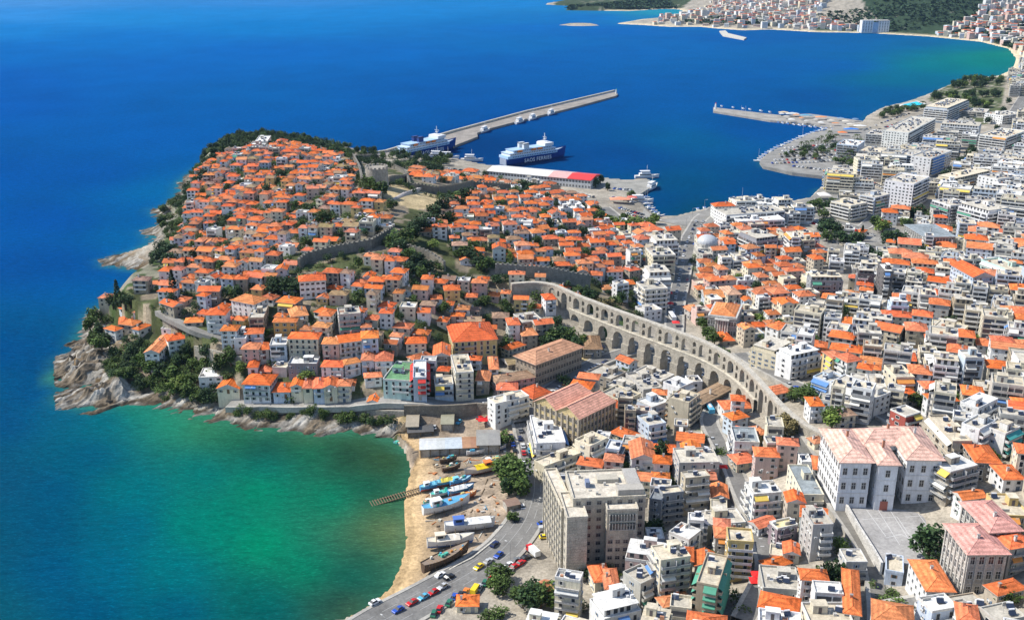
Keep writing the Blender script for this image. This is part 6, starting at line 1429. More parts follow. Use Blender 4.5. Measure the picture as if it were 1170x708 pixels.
tag(fm.build('woodland'), 'dark pine woods covering the far hills', 'woods', kind='stuff')
print('trees', NTREE)
# ------------------------------------------------------------------ hulls
def hull(mb, L, Bm, D, m, c, c2=None, deck=(.5,.45,.38), sheer=.5, stern=.75, n=12, z0=0.0, draft=.5, rise=0.0):
    """boat body along +x (bow), deck at D plus sheer, with transom stern"""
    st = []
    for i in range(n+1):
        t = i/n; x = -L/2+L*t; w = Bm/2*((stern+(1-stern)*math.sin(min(t/.45, 1)*math.pi/2)) if t < .45 else max(.02, 1-((t-.45)/.55)**2.3)); dz = D+sheer*max(0, (t-.45)/.55)**2+rise*max(0, (.3-t)/.3)**2
        kw = w*(.72 if t < .8 else .72*(1-(t-.8)/.2*.9)); st.append([(x-(L*.03*max(0,(t-.7)/.3)), -kw*.55, z0-draft), (x, -kw, z0+D*.25), (x+L*.02*max(0,(t-.8)/.2), -w, z0+dz), (x+L*.02*max(0,(t-.8)/.2), w, z0+dz), (x, kw, z0+D*.25), (x-(L*.03*max(0,(t-.7)/.3)), kw*.55, z0-draft)])
    for a, b in zip(st, st[1:]):
        for k in range(5):
            if k == 2: continue
            col = c2 if (c2 and k in (0, 4)) else c; mb.quad([a[k], b[k], b[k+1], a[k+1]], m, col)
        mb.quad([a[5], b[5], b[0], a[0]], m, c2 or c)
        dk = lambda p, s: (p[0], p[1]*.93, p[2]-s)
        mb.quad([dk(a[2], D*.12), dk(b[2], D*.12), dk(b[3], D*.12), dk(a[3], D*.12)], 'plain', deck)
        for k in (2, 3): mb.quad([a[k], b[k], dk(b[k], D*.12), dk(a[k], D*.12)], m, shade(c, 1.1))
    mb.quad(st[0], m, c); mb.quad(st[-1], m, c)
def place(pa, pb, z):
    a = P(*pa, z); b = P(*pb, z); m = (a+b)/2; d = b-a; return m[0], m[1], math.atan2(d[1], d[0]), np.linalg.norm(d)
def ferry(pa, pb, desc, funnel):
    x, y, rz, L = place(pa, pb, 0); L = max(L, 76); root = empty('ferry', (x, y, 0), rz); Bm = 14.5
    mb = MB(); hull(mb, L, Bm, 7.2, 'car_paint', (.015,.055,.26), (.012,.04,.2), (.35,.42,.5), 3.4, .92, 22, draft=2.5); hl = mb.build('hull', root)
    mb = MB(); mb.box(-L*.5+.3, L*.30, -Bm/2+.2, Bm/2-.2, 7.0, 9.6, 'plain', (.38,.56,.76)); mb.build('car_deck', root)
    mb = MB(); wh = (.70,.72,.74)
    mb.box(-L*.46, L*.27, -Bm/2+.35, Bm/2-.35, 9.6, 12.0, 'plain', wh); mb.box(-L*.40, L*.22, -Bm/2+1.2, Bm/2-1.2, 12.0, 14.4, 'plain', (.62,.70,.80)); mb.box(-L*.47, L*.28, -Bm/2+.1, Bm/2-.1, 11.9, 12.15, 'plain', (.5,.62,.75)); mb.box(-L*.41, L*.24, -Bm/2+.8, Bm/2-.8, 14.35, 14.55, 'plain', (.35,.5,.68)); mb.build('superstructure', root)
    for z, y0, x0, x1 in ((10.3, Bm/2-.34, -L*.44, L*.25), (12.8, Bm/2-1.18, -L*.38, L*.20), (7.9, Bm/2-.18, -L*.42, L*.28)):
        for s in (-1, 1):
            w_ = MB(); k = x0
            while k < x1: w_.box(k, k+1.1, min(s*y0, s*(y0+.05)), max(s*y0, s*(y0+.05)), z, z+.9, 'glass', (.02,.03,.05)); k += 2.1
            w_.build('window_row', root)
    mb = MB(); mb.box(L*.10, L*.24, -Bm/2+.6, Bm/2-.6, 14.5, 17.2, 'plain', (.75,.76,.77)); mb.box(L*.24, L*.245, -Bm/2+1.2, Bm/2-1.2, 15.5, 16.7, 'glass', (.02,.03,.04)); mb.box(L*.12, L*.22, -Bm/2-.3, Bm/2+.3, 17.2, 17.4, 'plain', (.7,.7,.7)); mb.build('bridge', root)
    mb = MB(); fx = -L*.18
    for s in (-1, 1): mb.box(fx-3.5, fx+3, s*3.6-1.5, s*3.6+1.5, 14.5, 19.5, 'plain', funnel); mb.box(fx-3.7, fx+3.2, s*3.6-1.6, s*3.6+1.6, 18.6, 19.2, 'plain', (.02,.02,.03))
    mb.build('funnel', root); mb = MB(); mb.tube((L*.17,0,17.3), (L*.16,0,26), .42, 'plain', (.7,.7,.7), 6); mb.tube((L*.165,-3,22), (L*.165,3,22), .2, 'plain', (.7,.7,.7)); mb.tube((L*.17-2,0,17.3), (L*.165,0,24), .22, 'plain', (.7,.7,.7)); mb.box(L*.165-.9, L*.165+.9, -1.5, 1.5, 20.2, 20.6, 'plain', (.7,.7,.7)); mb.build('mast', root)
    lb = MB(); hull(lb, 6.5, 2.3, 1.0, 'plain', (.75,.22,.05), None, (.7,.25,.08), .2, .6, 8); lb.box(-2.4, 2.2, -.8, .8, 1.0, 1.7, 'plain', (.75,.25,.06)); ms = lb.mesh('lifeboat')
    for s in (-1, 1):
        for k in (-.30, -.08, .02): link('lifeboat', ms, root, (L*k, s*(Bm/2-.7), 12.3))
    mb = MB(); mb.box(-L*.5-.4, -L*.5+.6, -5, 5, .8, 7.0, 'metal', (.35,.4,.5)); mb.build('ramp', root)
    for s in (-1, 1):
        cu = bpy.data.curves.new('lettering', 'FONT'); cu.body = 'SAOS FERRIES'; cu.size = 5.0; cu.extrude = .04; cu.offset = .06; cu.space_character = 1.12; cu.align_x = 'CENTER'; cu.materials.append(MAT['letter']); tmp = bpy.data.objects.new('tmp', cu); COL.objects.link(tmp); bpy.context.view_layer.update(); me = bpy.data.meshes.new_from_object(tmp.evaluated_get(bpy.context.evaluated_depsgraph_get())); bpy.data.objects.remove(tmp); t = link('lettering', me, hl)
        t.location = (-L*.02*s, s*(-Bm/2-.12)*1.0, 1.9); t.rotation_euler = (math.pi/2, 0, 0 if s > 0 else math.pi); t.scale = (1.0, 1, 1)
    reg(root, desc, x, y, 'ferry', 'blue and white ferries'); return root
m, nt, ns, ln, bs = newmat('letter'); bs.inputs['Base Color'].default_value = (.75,.76,.78,1); bs.inputs['Roughness'].default_value = .5
ferry((457,182.5), (520,169), 'blue ferry moored along the inner face of the breakwater', (.03,.06,.22))
ferry((575,189.5), (645,178.5), 'blue and white ferry leaving the quay with its bow to open water', (.6,.62,.64))
# small craft: three shared kinds
def small(kind, seed=0):
    parts = {}; rr = random.Random(seed)
    h_ = MB()
    if kind == 'motor': hull(h_, 7.5, 2.5, 1.0, 'plain', (.74,.74,.74), (.1,.15,.3), (.6,.58,.52), .45, .8, 9, draft=.4); c = MB(); c.box(-1.2, 1.4, -.8, .8, .9, 1.9, 'plain', (.76,.76,.76)); c.box(1.4, 1.45, -.7, .7, 1.3, 1.8, 'glass', (.03,.04,.06)); c.box(-1.4, 1.2, -.95, .95, 1.9, 2.0, 'cloth', (.12,.22,.5)); parts['cabin'] = c.mesh('cabin')
    elif kind == 'sail': hull(h_, 10.5, 3.1, 1.2, 'plain', (.76,.76,.76), (.05,.08,.2), (.62,.58,.5), .4, .7, 10, draft=.5); c = MB(); c.box(-1.5, 2.2, -.9, .9, 1.1, 1.7, 'plain', (.76,.76,.76)); parts['cabin'] = c.mesh('cabin'); c = MB(); c.tube((.6,0,1.0), (.6,0,13), .09, 'metal', (.7,.7,.7)); c.tube((.6,0,2.2), (-3.6,0,2.2), .16, 'cloth', (.1,.2,.5)); parts['mast'] = c.mesh('mast')
    elif kind == 'blue': hull(h_, 8.5, 2.9, 1.3, 'plain', (.08,.28,.6), (.5,.1,.06), (.6,.52,.4), .8, .6, 9, draft=.4, rise=.3); c = MB(); c.box(-2.6, -.8, -.8, .8, 1.1, 2.7, 'plain', (.74,.74,.7)); c.box(-.8, -.76, -.6, .6, 1.9, 2.5, 'glass', (.03,.04,.05)); parts['cabin'] = c.mesh('cabin')
    else: hull(h_, 22, 5.6, 2.6, 'plain', (.74,.74,.75), (.05,.1,.3), (.6,.56,.5), 1.2, .8, 12, draft=.9); c = MB(); c.box(-7, 3.5, -2.2, 2.2, 2.3, 4.6, 'plain', (.76,.76,.76)); c.box(-5, 2, -1.8, 1.8, 4.6, 6.6, 'plain', (.74,.74,.75)); c.box(-6.9, 3.4, -2.25, 2.25, 3.2, 4.0, 'glass', (.03,.04,.06)); c.box(-6.5, 2.6, -2.1, 2.1, 6.6, 6.8, 'plain', (.7,.7,.7)); parts['cabin'] = c.mesh('cabin'); c = MB(); c.tube((0,0,6.6), (0,0,12), .16, 'metal', (.6,.6,.6)); c.tube((0,-1.6,10), (0,1.6,10), .08, 'metal', (.6,.6,.6)); parts['mast'] = c.mesh('mast')
    parts['hull'] = h_.mesh('hull'); return parts
SB = {k: small(k) for k in ('motor', 'sail', 'blue', 'trawler')}
SD = dict(motor=('small white motorboat with blue canopy', 'motorboat', 'motor_boat'), sail=('white sailing boat with bare mast', 'sailing boat', 'sailing_boat'), blue=('small blue fishing boat with white cabin', 'fishing boat', 'fishing_boat'), trawler=('large white cabin vessel', 'vessel', 'cabin_vessel'))
def put(kind, x, y, rz, z=0.0, desc=None):
    d_ = SD[kind]; o = empty(d_[2], (x, y, z), rz)
    for k, m_ in SB[kind].items(): link(k, m_, o)
    reg(o, desc or d_[0], x, y, d_[1], 'boats moored round the harbour'); return o
def boatrow(pl, n, kinds, ang, seed=0, off=0.0):
    rr = random.Random(seed); q = np.array([P(x, y, 0) for x, y in pl]); s = np.r_[0, np.cumsum(np.linalg.norm(np.diff(q, axis=0), axis=1))]
    for i in range(n):
        t = s[-1]*(i+.5+rr.uniform(-.2, .2))/n; x, y = np.interp(t, s, q[:, 0]), np.interp(t, s, q[:, 1]); put(rr.choice(kinds), x, y, rad(ang+rr.uniform(-8, 8)))
boatrow([(738,226),(736,231),(742,238),(748,244),(757,249)], 9, ['motor','blue','motor','sail'], 10, 1)
boatrow([(752,255),(766,252),(778,250)], 4, ['motor','blue'], 70, 9)
boatrow([(790,241.5),(820,236.5),(860,230.5),(900,229.5)], 10, ['motor','blue','sail'], 95, 2)
boatrow([(942,212),(955,210.5),(968,206.5)], 5, ['motor','sail'], 80, 3)
boatrow([(958,201),(938,199.5),(910,195.5),(880,190.5)], 8, ['motor','blue'], -80, 4)
boatrow([(866,186),(872,179),(888,169.5),(910,160),(930,152),(950,146)], 22, ['motor','motor','sail','blue'], 150, 5)
boatrow([(824,128.8),(850,133),(878,138.5)], 9, ['motor','sail','motor'], -78, 6)
boatrow([(886,140),(920,144.5),(960,150)], 12, ['motor','blue','motor','sail'], -80, 7)
boatrow([(820,121.5),(860,126),(885,129.5)], 6, ['motor','motor'], 100, 8)
put('trawler', *P(739, 203.5, 0), rad(5), desc='large white vessel lying beyond the tip of the quay'); put('trawler', *P(745, 216, 0), rad(60), desc='white cabin vessel tied to the end of the quay')
put('trawler', *P(731, 232, 0), rad(5), desc='white cabin vessel with its bow towards the harbour basin')
for q, dsc in (((500,180.5), 'white cabin vessel moored close to the stern of the first ferry'), ((512,181.5), 'white cabin vessel second along the quay from the ferry'), ((539,184.5), 'lone white cabin vessel alongside the middle of the quay')): put('trawler', *P(*q, 0), rad(-8), desc=dsc)
for q, dsc in (((554,151), 'blue hulled tug at the inner corner of the breakwater'), ((594,140.6), 'white vessel moored halfway along the breakwater'), ((609,136.6), 'second white vessel halfway along the breakwater'), ((630,131), 'outermost vessel moored along the breakwater')): put('trawler', *P(*q, 0), rad(62), desc=dsc)
# pier light and far jetty islet
p = P(817.5, 124.5, 2.3); mb = MB(); mb.cyl(0, 0, 0, 6.5, 1.4, .9, 10, 'plain', (.72,.72,.70)); root = empty('harbour_light', (p[0], p[1], 2.3)); mb.build('tower', root); mb = MB(); mb.cyl(0, 0, 6.5, 8, .7, .6, 8, 'plain', (.5,.08,.05)); mb.build('lantern', root); reg(root, 'small white harbour light on the end of the pier', p[0], p[1], 'harbour light')
p = P(704, 107.5, 2.4); mb = MB(); mb.cyl(0, 0, 0, 6, 1.2, .8, 10, 'plain', (.66,.66,.62)); root = empty('harbour_light', (p[0], p[1], 2.4)); mb.build('tower', root); mb = MB(); mb.cyl(0, 0, 6, 7.4, .6, .5, 8, 'plain', (.1,.4,.15)); mb.build('lantern', root); reg(root, 'small harbour light on the outer end of the breakwater', p[0], p[1], 'harbour light')
c = P(663, 28.8, 0); mb = MB(); rr = random.Random(3)
vr = [(c[0]+math.cos(a)*(55+rr.uniform(-14, 14)), c[1]+math.sin(a)*(34+rr.uniform(-8, 8))) for a in [6.283*i/20 for i in range(20)]]
for i in range(20): a, b = vr[i], vr[(i+1) % 20]; mb.quad([(*a, -1), (*b, -1), (c[0]+(b[0]-c[0])*.5, c[1]+(b[1]-c[1])*.5, 3.5+rr.random()), (c[0]+(a[0]-c[0])*.5, c[1]+(a[1]-c[1])*.5, 3.5+rr.random())], 'stone', (.45,.4,.32)); mb.quad([(c[0]+(a[0]-c[0])*.5, c[1]+(a[1]-c[1])*.5, 3.8), (c[0]+(b[0]-c[0])*.5, c[1]+(b[1]-c[1])*.5, 3.8), (c[0], c[1], 5)], 'stone', (.4,.36,.28))
tag(mb.build('islet'), 'low rocky islet in the far bay', 'islet', kind='structure')
# ------------------------------------------------------------------ boatyard: hauled-out fishing boats
def caique(pa, pb, hc, dk, desc, cab=None, tarp=None, beam=.33, wreck=False, junk=None, h=None):
    x, y, rz, L = place(pa, pb, 3); zg = H(x, y); x, y, rz, L = place(pa, pb, zg+1.5); L = min(max(L, 5), 24); Bm = L*beam; D = (h or L*.125)+.55; root = empty('fishing_boat', (x, y, zg), rz); rr = random.Random(int(pa[0]*3+pa[1]))
    mb = MB(); hull(mb, L, Bm, D, 'metal' if not wreck else 'bark', hc[0], hc[1], dk, L*.07, .55, 14, z0=.75, draft=.35, rise=L*.02); hl = mb.build('hull', root)
    mb = MB(); mb.box(-L*.42, L*.36, -.18, .18, .0, .55, 'bark', (.14,.10,.07))
    for k in (-.3, -.1, .1, .28):
        for s in (-1, 1): mb.tube((L*k, s*Bm*.62, 0), (L*k, s*Bm*.36, .75+D*.5), .09, 'bark', (.2,.14,.09), 4)
    mb.build('cradle', root); zt = .75+D
    if cab:
        mb = MB(); cx = -L*.22; cl = L*.2; ch = min(2.3, L*.16); mb.box(cx-cl/2, cx+cl/2, -Bm*.26, Bm*.26, zt-.3, zt-.3+ch, 'plain', cab); mb.box(cx-cl/2-.2, cx+cl/2+.3, -Bm*.30, Bm*.30, zt-.3+ch, zt-.18+ch, 'plain', shade(cab, 1.05)); cb = mb.build('wheelhouse', root)
        mb = MB(); mb.box(cx+cl/2, cx+cl/2+.05, -Bm*.22, Bm*.22, zt+ch*.35, zt+ch*.7, 'glass', (.02,.03,.04)); mb.build('window', cb)
        for s in (-1, 1): mb = MB(); mb.box(cx-cl*.3, cx+cl*.3, min(s*Bm*.26, s*(Bm*.26+.05)), max(s*Bm*.26, s*(Bm*.26+.05)), zt+ch*.35, zt+ch*.7, 'glass', (.02,.03,.04)); mb.build('window', cb)
    if tarp:
        t0, t1, col = tarp; mb = MB(); n = 8
        for i in range(n):
            a, b = L*(t0+(t1-t0)*i/n), L*(t0+(t1-t0)*(i+1)/n); za, zb = zt+1.1+.18*math.sin(i*1.9), zt+1.1+.18*math.sin((i+1)*1.9); w = Bm*.5
            for s in (-1, 1): mb.quad([(a, s*w, zt+.15), (b, s*w, zt+.15), (b, 0, zb), (a, 0, za)], 'cloth', col)
        mb.build('tarpaulin', root)
    mb = MB(); mb.tube((L*.12,0,zt), (L*.10,0,zt+L*.22), .08, 'bark', (.5,.42,.3)); mb.tube((L*.12,0,zt+L*.2), (L*.46,0,zt+L*.08), .025, 'metal', (.3,.3,.3), 3); mb.build('mast', root)
    if not tarp or junk:
        mb = MB()
        for _ in range(10 if L > 9 else 5):
            a, b = rr.uniform(-L*.35, L*.38), rr.uniform(-Bm*.28, Bm*.28); s = rr.uniform(.25, .7); mb.box(a-s, a+s, b-s*.7, b+s*.7, zt-.25, zt+rr.uniform(.15, .8), 'cloth', rr.choice(junk or [(.7,.3,.08),(.1,.4,.6),(.7,.68,.6),(.1,.45,.35),(.6,.5,.2)]))
        mb.build('deck_gear', root)
    if wreck:
        mb = MB()
        for k in range(14): a = -L*.42+L*.8*k/13; mb.box(a-.09, a+.09, -Bm*.42, Bm*.42, zt-.35, zt-.2, 'bark', (.3,.22,.15))
        mb.build('deck_beam', root)
    special((x, y), L, Bm, rz); reg(root, desc, x, y, 'fishing boat', 'fishing boats hauled out in the boatyard'); return root
WH = (.70,.71,.72); BL = (.06,.30,.62); 
caique((567,533), (531,541), ((.62,.56,.5), (.35,.12,.08)), (.5,.4,.3), 'old fishing boat under a bright yellow tarpaulin with an orange cabin', cab=(.75,.20,.05), tarp=(-.46,.18,(.80,.58,.03)))
caique((483,585), (536,572), (WH, (.55,.55,.58)), (.10,.34,.55), 'biggest hauled-out boat, white hull, blue deck with orange gear, below the blue cluster', cab=(.75,.76,.76), beam=.28, junk=[(.78,.28,.05),(.1,.5,.4),(.75,.75,.7)])
caique((508,604), (565,598), (WH, (.62,.62,.66)), (.68,.67,.62), 'white boat with long white awning, second largest, on open sand', cab=(.08,.16,.45), tarp=(-.05,.42,(.78,.78,.76)), beam=.26)
caique((488,622), (541,616), (WH, (.10,.18,.42)), (.6,.55,.45), 'white boat with beige cabin, beside the dark wooden wreck', cab=(.72,.62,.48), tarp=(-.3,.2,(.72,.66,.56)), beam=.27)
caique((483,651), (535,627), ((.13,.09,.065), (.11,.08,.06)), (.26,.2,.15), 'dark bare wooden wreck of a boat along the road parapet', beam=.24, wreck=True)
caique((480,558), (506,552), (BL, (.5,.1,.06)), (.2,.5,.65), 'small blue boat with pale blue cover nearest the water', cab=(.72,.74,.76), tarp=(-.1,.4,(.2,.55,.72)))
caique((498,553), (524,548), ((.10,.40,.62), (.45,.1,.08)), (.5,.5,.3), 'small light blue boat with yellow cover in the cluster', tarp=(-.3,.35,(.75,.62,.12)))
caique((514,552), (538,546), ((.08,.34,.66), (.5,.12,.08)), (.3,.5,.6), 'small bright blue boat at the top of the cluster', cab=(.2,.55,.72))
caique((492,566), (516,561), ((.70,.72,.72), (.05,.25,.3)), (.08,.45,.38), 'small white boat with green gear in the cluster', cab=(.74,.75,.76), junk=[(.05,.45,.35),(.1,.5,.5)])
caique((512,563), (541,556), (BL, (.4,.08,.06)), (.65,.66,.64), 'blue boat under a broad white sheet in the cluster', tarp=(-.38,.2,(.76,.76,.74)))
caique((524,568), (544,562), ((.72,.22,.06), (.6,.1,.05)), (.6,.5,.35), 'small orange and red boat behind the biggest boat')
caique((484,574), (500,570), ((.05,.38,.32), (.4,.1,.08)), (.5,.45,.35), 'small green boat by the slipway rails', cab=(.72,.72,.7))
caique((533,517), (556,514), (WH, (.5,.5,.5)), (.66,.64,.58), 'grey-white open boat in front of the long shed')
caique((556,513), (578,510), (WH, (.12,.2,.4)), (.6,.58,.54), 'pale open boat by the shed corner')
caique((502,526), (522,522), ((.16,.11,.08), (.14,.1,.07)), (.22,.17,.12), 'small dark wooden hull nearest the long shed', wreck=True)
caique((505,536), (526,531), ((.15,.10,.07), (.12,.08,.06)), (.22,.17,.12), 'small dark wooden hull above the yellow covered boat', wreck=True)
caique((552,529), (572,524), ((.6,.62,.66), (.1,.15,.3)), (.45,.45,.45), 'pale boat behind the yellow covered boat', cab=(.7,.7,.7))
caique((450,505), (463,509), ((.1,.4,.45), (.3,.1,.08)), (.3,.4,.4), 'tiny blue-green boat lying on the shore stones')
# slipway
sr = empty('slipway', (0, 0, 0)); a = P(424, 574, .4); b = PG(486, 559)[0]; mb = MB(); d = (b-a)/np.linalg.norm(b-a); n = np.array([-d[1], d[0]]); zb = H(*b)
for s in (-1.6, 1.6): mb.tube((*(a+n*s), -.3), (*(b+n*s), zb+.5), .26, 'bark', (.17,.12,.08), 4)
mb.build('rail', sr)
for k in range(22):
    t = k/21; p = a+(b-a)*t; z = -.3+(zb+.8)*t; mb = MB(); mb.tube((*(p-n*2.1), z+.25), (*(p+n*2.1), z+.25), .16, 'bark', (.24,.18,.12), 4); mb.build('sleeper', sr)
reg(sr, 'dark wooden slipway running from the beach into green water', *a, 'slipway')
def shedb(A, Bp, C, h, desc, roofc, wall=(.45,.42,.37), mono=True, nm='shed', patches=None):
    ctr, w, d, rot, z = rect3(A, Bp, C, h); z0 = z-h; special(ctr, w, d, rot); root = empty(nm, (ctr[0], ctr[1], z0), rot); mb = MB(); mb.box(-w/2, w/2, -d/2+.6, d/2, -1, h, 'stone', wall, bottom=False)
    for k in range(int(w/4)+1): x = -w/2+.15+(w-.3)*k/max(1, int(w/4)); mb.box(x-.15, x+.15, -d/2, -d/2+.3, -1, h-.1, 'bark', (.2,.15,.1))
    mb.build('wall', root); n = max(1, int(w/3.2)); rm = MB(); rr = random.Random(int(w*7))
    for k in range(n):
        x0, x1 = -w/2-.3+(w+.6)*k/n, -w/2-.3+(w+.6)*(k+1)/n; c = roofc[min(len(roofc)-1, int(len(roofc)*k/n))]; c = shade(c, rr.uniform(.85, 1.08)); r_ = h+d*.14
        rm.quad([(x0,-d/2-.4,h),(x1,-d/2-.4,h),(x1,0,r_),(x0,0,r_)], 'metal', c); rm.quad([(x1,d/2+.3,h),(x0,d/2+.3,h),(x0,0,r_),(x1,0,r_)], 'metal', shade(c, .95)); rm.quad([(x0,-d/2-.4,h-.15),(x1,-d/2-.4,h-.15),(x1,-d/2-.4,h),(x0,-d/2-.4,h)], 'metal', shade(c, .8))
    rm.build('roof', root); reg(root, desc, ctr[0], ctr[1], 'shed')
shedb((480,501), (480,513), (547,510.5), 4.2, 'long low boat shed with white metal roof turning rusty at one end', [(.66,.67,.66),(.62,.64,.62),(.60,.66,.70),(.62,.68,.72),(.45,.25,.14),(.42,.22,.13)])
shedb((545,491), (545,508), (571,507), 4.6, 'square grey-roofed shed beside the long boat shed', [(.36,.35,.32),(.37,.36,.33),(.34,.33,.31),(.42,.24,.14)])
shedb((466,472), (464,487), (478,485), 3.6, 'small stone shed with sandy roof at the end of the shore wall', [(.42,.36,.27)])
shedb((505,473), (504,484), (518,484), 3.6, 'small shed with olive brown roof below the shore wall', [(.36,.34,.24)])
shedb((464,486), (466,494), (495,492), 3.0, 'low dark stone outbuilding behind the boat sheds', [(.13,.125,.12)], wall=(.2,.19,.17))
shedb((579,570), (580,578), (594,575), 3.0, 'small roadside kiosk with brown roof under the big tree', [(.30,.2,.15)])
# ------------------------------------------------------------------ vehicles
CC = dict(white=(.76,.76,.76), silver=(.48,.49,.50), black=(.02,.02,.024), red=(.55,.02,.02), blue=(.03,.09,.42), green=(.03,.16,.09), yellow=(.85,.60,.02), grey=(.16,.17,.18), navy=(.02,.03,.10), cyan=(.10,.42,.62), orange=(.80,.22,.03), beige=(.5,.45,.35))
CM = {}
def carmesh(kind, cn):
    if (kind, cn) in CM: return CM[kind, cn]
    c = CC[cn]; L, W2 = {'car':(4.0,.84), 'van':(4.6,.9), 'bus':(9.5,1.15), 'truck':(6.4,1.05)}[kind]; b = MB(); g = MB()
    def prof(pr, w0, w1, mb, m, col):
        n = len(pr)
        for s in (-1, 1): q = [(x, s*(w0+(w1-w0)*t), z) for x, z, t in pr]; mb.quad(q if s < 0 else q[::-1], m, col)
        for i in range(n): a, e = pr[i], pr[(i+1) % n]; wa, we = w0+(w1-w0)*a[2], w0+(w1-w0)*e[2]; mb.quad([(a[0],-wa,a[1]),(e[0],-we,e[1]),(e[0],we,e[1]),(a[0],wa,a[1])], m, col)
    h = L/2
    if kind == 'car':
        prof([(-h,.28,0),(h,.28,0),(h,.66,0),(h-.15,.78,0),(h*.42,.92,0),(-h*.86,.95,0),(-h,.85,0)], W2, W2*.96, b, 'car_paint', c)
        prof([(h*.38,.92,0),(h*.02,1.38,1),(-h*.5,1.40,1),(-h*.82,.95,0)], W2*.94, W2*.74, g, 'glass', (.02,.025,.03)); b.box(-h*.5, h*.02, -W2*.72, W2*.72, 1.385, 1.43, 'car_paint', c); wx = (h*.62, -h*.62)
    elif kind == 'van':
        prof([(-h,.3,0),(h,.3,0),(h,.95,0),(h*.72,1.85,0),(-h*.95,1.95,0),(-h,1.8,0)], W2, W2*.94, b, 'car_paint', c); g.box(h*.40, h*.62, -W2-.01, W2+.01, 1.1, 1.6, 'glass', (.02,.025,.03)); g.quad([(h*.985,-W2*.85,1.0),(h*.985,W2*.85,1.0),(h*.76,W2*.8,1.75),(h*.76,-W2*.8,1.75)], 'glass', (.02,.025,.03)); wx = (h*.62, -h*.62)
    elif kind == 'bus':
        b.box(-h, h, -W2, W2, .4, 3.0, 'car_paint', c); b.box(-h*.6, h*.6, -W2*.5, W2*.5, 3.0, 3.25, 'plain', (.6,.6,.6)); g.box(-h*.95, h+.02, -W2-.02, W2+.02, 1.5, 2.4, 'glass', (.02,.025,.03)); wx = (h*.6, -h*.55)
    else:
        b.box(h*.48, h, -W2, W2, .5, 2.4, 'car_paint', c); b.box(-h, h*.42, -W2, W2, .9, 2.9, 'plain', (.7,.7,.68)); g.box(h*.7, h+.02, -W2-.01, W2+.01, 1.5, 2.1, 'glass', (.02,.02,.03)); wx = (h*.65, -h*.6)
    wm = MB()
    ri = .31 if kind in ('car', 'van') else .48; wm.tube((0,-.11,0), (0,.11,0), ri, 'plain', (.025,.025,.025), 10); wm.tube((0,-.115,0), (0,.115,0), ri*.5, 'metal', (.5,.5,.5), 6)
    n = len(wm.v); 
    for y in (-.11, .11): wm.quad([(ri*math.cos(6.283*k/10), y, ri*math.sin(6.283*k/10)) for k in range(10)], 'plain', (.05,.05,.05))
    CM[kind, cn] = (b.mesh('body'), g.mesh('windows'), wm.mesh('wheel'), wx, W2, ri); return CM[kind, cn]
NC = 0
def car(x, y, rz, cn, kind='car', z=None, where='parked', parts=True):
    global NC
    z = Hs(x, y)+.06 if z is None else z; b, g, w, wx, W2, ri = carmesh(kind, cn); NC += 1
    nm = {'car':'parked_car' if where == 'parked' else 'car', 'van':'van', 'bus':'bus', 'truck':'truck'}[kind]
    o = empty(nm, (x, y, z), rz); link('body', b, o); link('glass', g, o)
    if parts:
        for a in wx:
            for s in (-1, 1): link('wheel', w, o, (a, s*(W2-.1), ri))
    occ_add(x, y, 2, 1, rz); sm = 'taxi' if cn == 'yellow' and kind == 'car' else kind
    reg(o, f"{cn} {sm} {where}", x, y, kind, 'cars on the coastal road' if where == 'driving' else 'vehicles parked about the town')
def onroad(r, px, py, cn, rev=False, lane=0.0, kind='car', where='driving'):
    p = PG(px, py)[0]; i = int(np.argmin(np.hypot(r['x']-p[0], r['y']-p[1]))); j = min(i+1, len(r['x'])-1); i0 = max(j-1, 0)
    rz = math.atan2(r['y'][j]-r['y'][i0], r['x'][j]-r['x'][i0])+(math.pi if rev else 0); car(p[0], p[1], rz, cn, kind, r['z'][i]+.02, where)
c_ = RD['coast']
for px, py, cn, rv in ((429,699,'white',0),(455,700,'blue',1),(471,691.5,'red',1),(484,685,'cyan',1),(495,679.5,'red',1),(506,673,'silver',1),(503,660,'white',0),(513,662,'black',0),(547,650,'yellow',1),(558,643.6,'silver',0),(569.6,636.5,'blue',1),(565,624.5,'navy',0)): onroad(c_, px, py, cn, bool(rv))
for px, py, cn in ((594.7,495,'grey'),(594,504.5,'navy'),(597.5,513,'white'),(598.5,521,'red'),(599,532,'white'),(605,512,'white'),(605.6,518,'cyan'),(606.5,525,'black'),(584,503,'navy'),(586,512,'blue'),(588,519,'black')): onroad(c_, px, py, cn, where='parked')
for px, py, cn, a in ((513,690,'green',60),(519,683,'blue',60),(526,681,'black',60),(532,677,'orange',60),(548,672,'silver',60),(554,667,'green',60),(561,662,'red',60),(568,660,'red',55),(574.6,657,'green',55),(583,653,'silver',50),(582,646,'white',40),(588,648,'red',35),(595,644,'red',35),(590,641,'grey',30),(601,638,'black',25),(502,697,'red',65),(496,702,'green',65),(620,599,'blue',10),(597,580,'white',85),(591,596,'black',60),(636,620,'black',10)):
    p = PG(px, py)[0]; car(p[0], p[1], rad(a+15), cn)
p = PG(609, 633)[0]; car(p[0], p[1], rad(120), 'red', 'truck'); p = PG(543, 675)[0]; car(p[0], p[1], rad(70), 'yellow', 'van'); p = PG(623, 606)[0]; car(p[0], p[1], rad(10), 'silver', 'van'); p = PG(622.6, 614.5)[0]; car(p[0], p[1], rad(10), 'yellow')
FCM = MB()
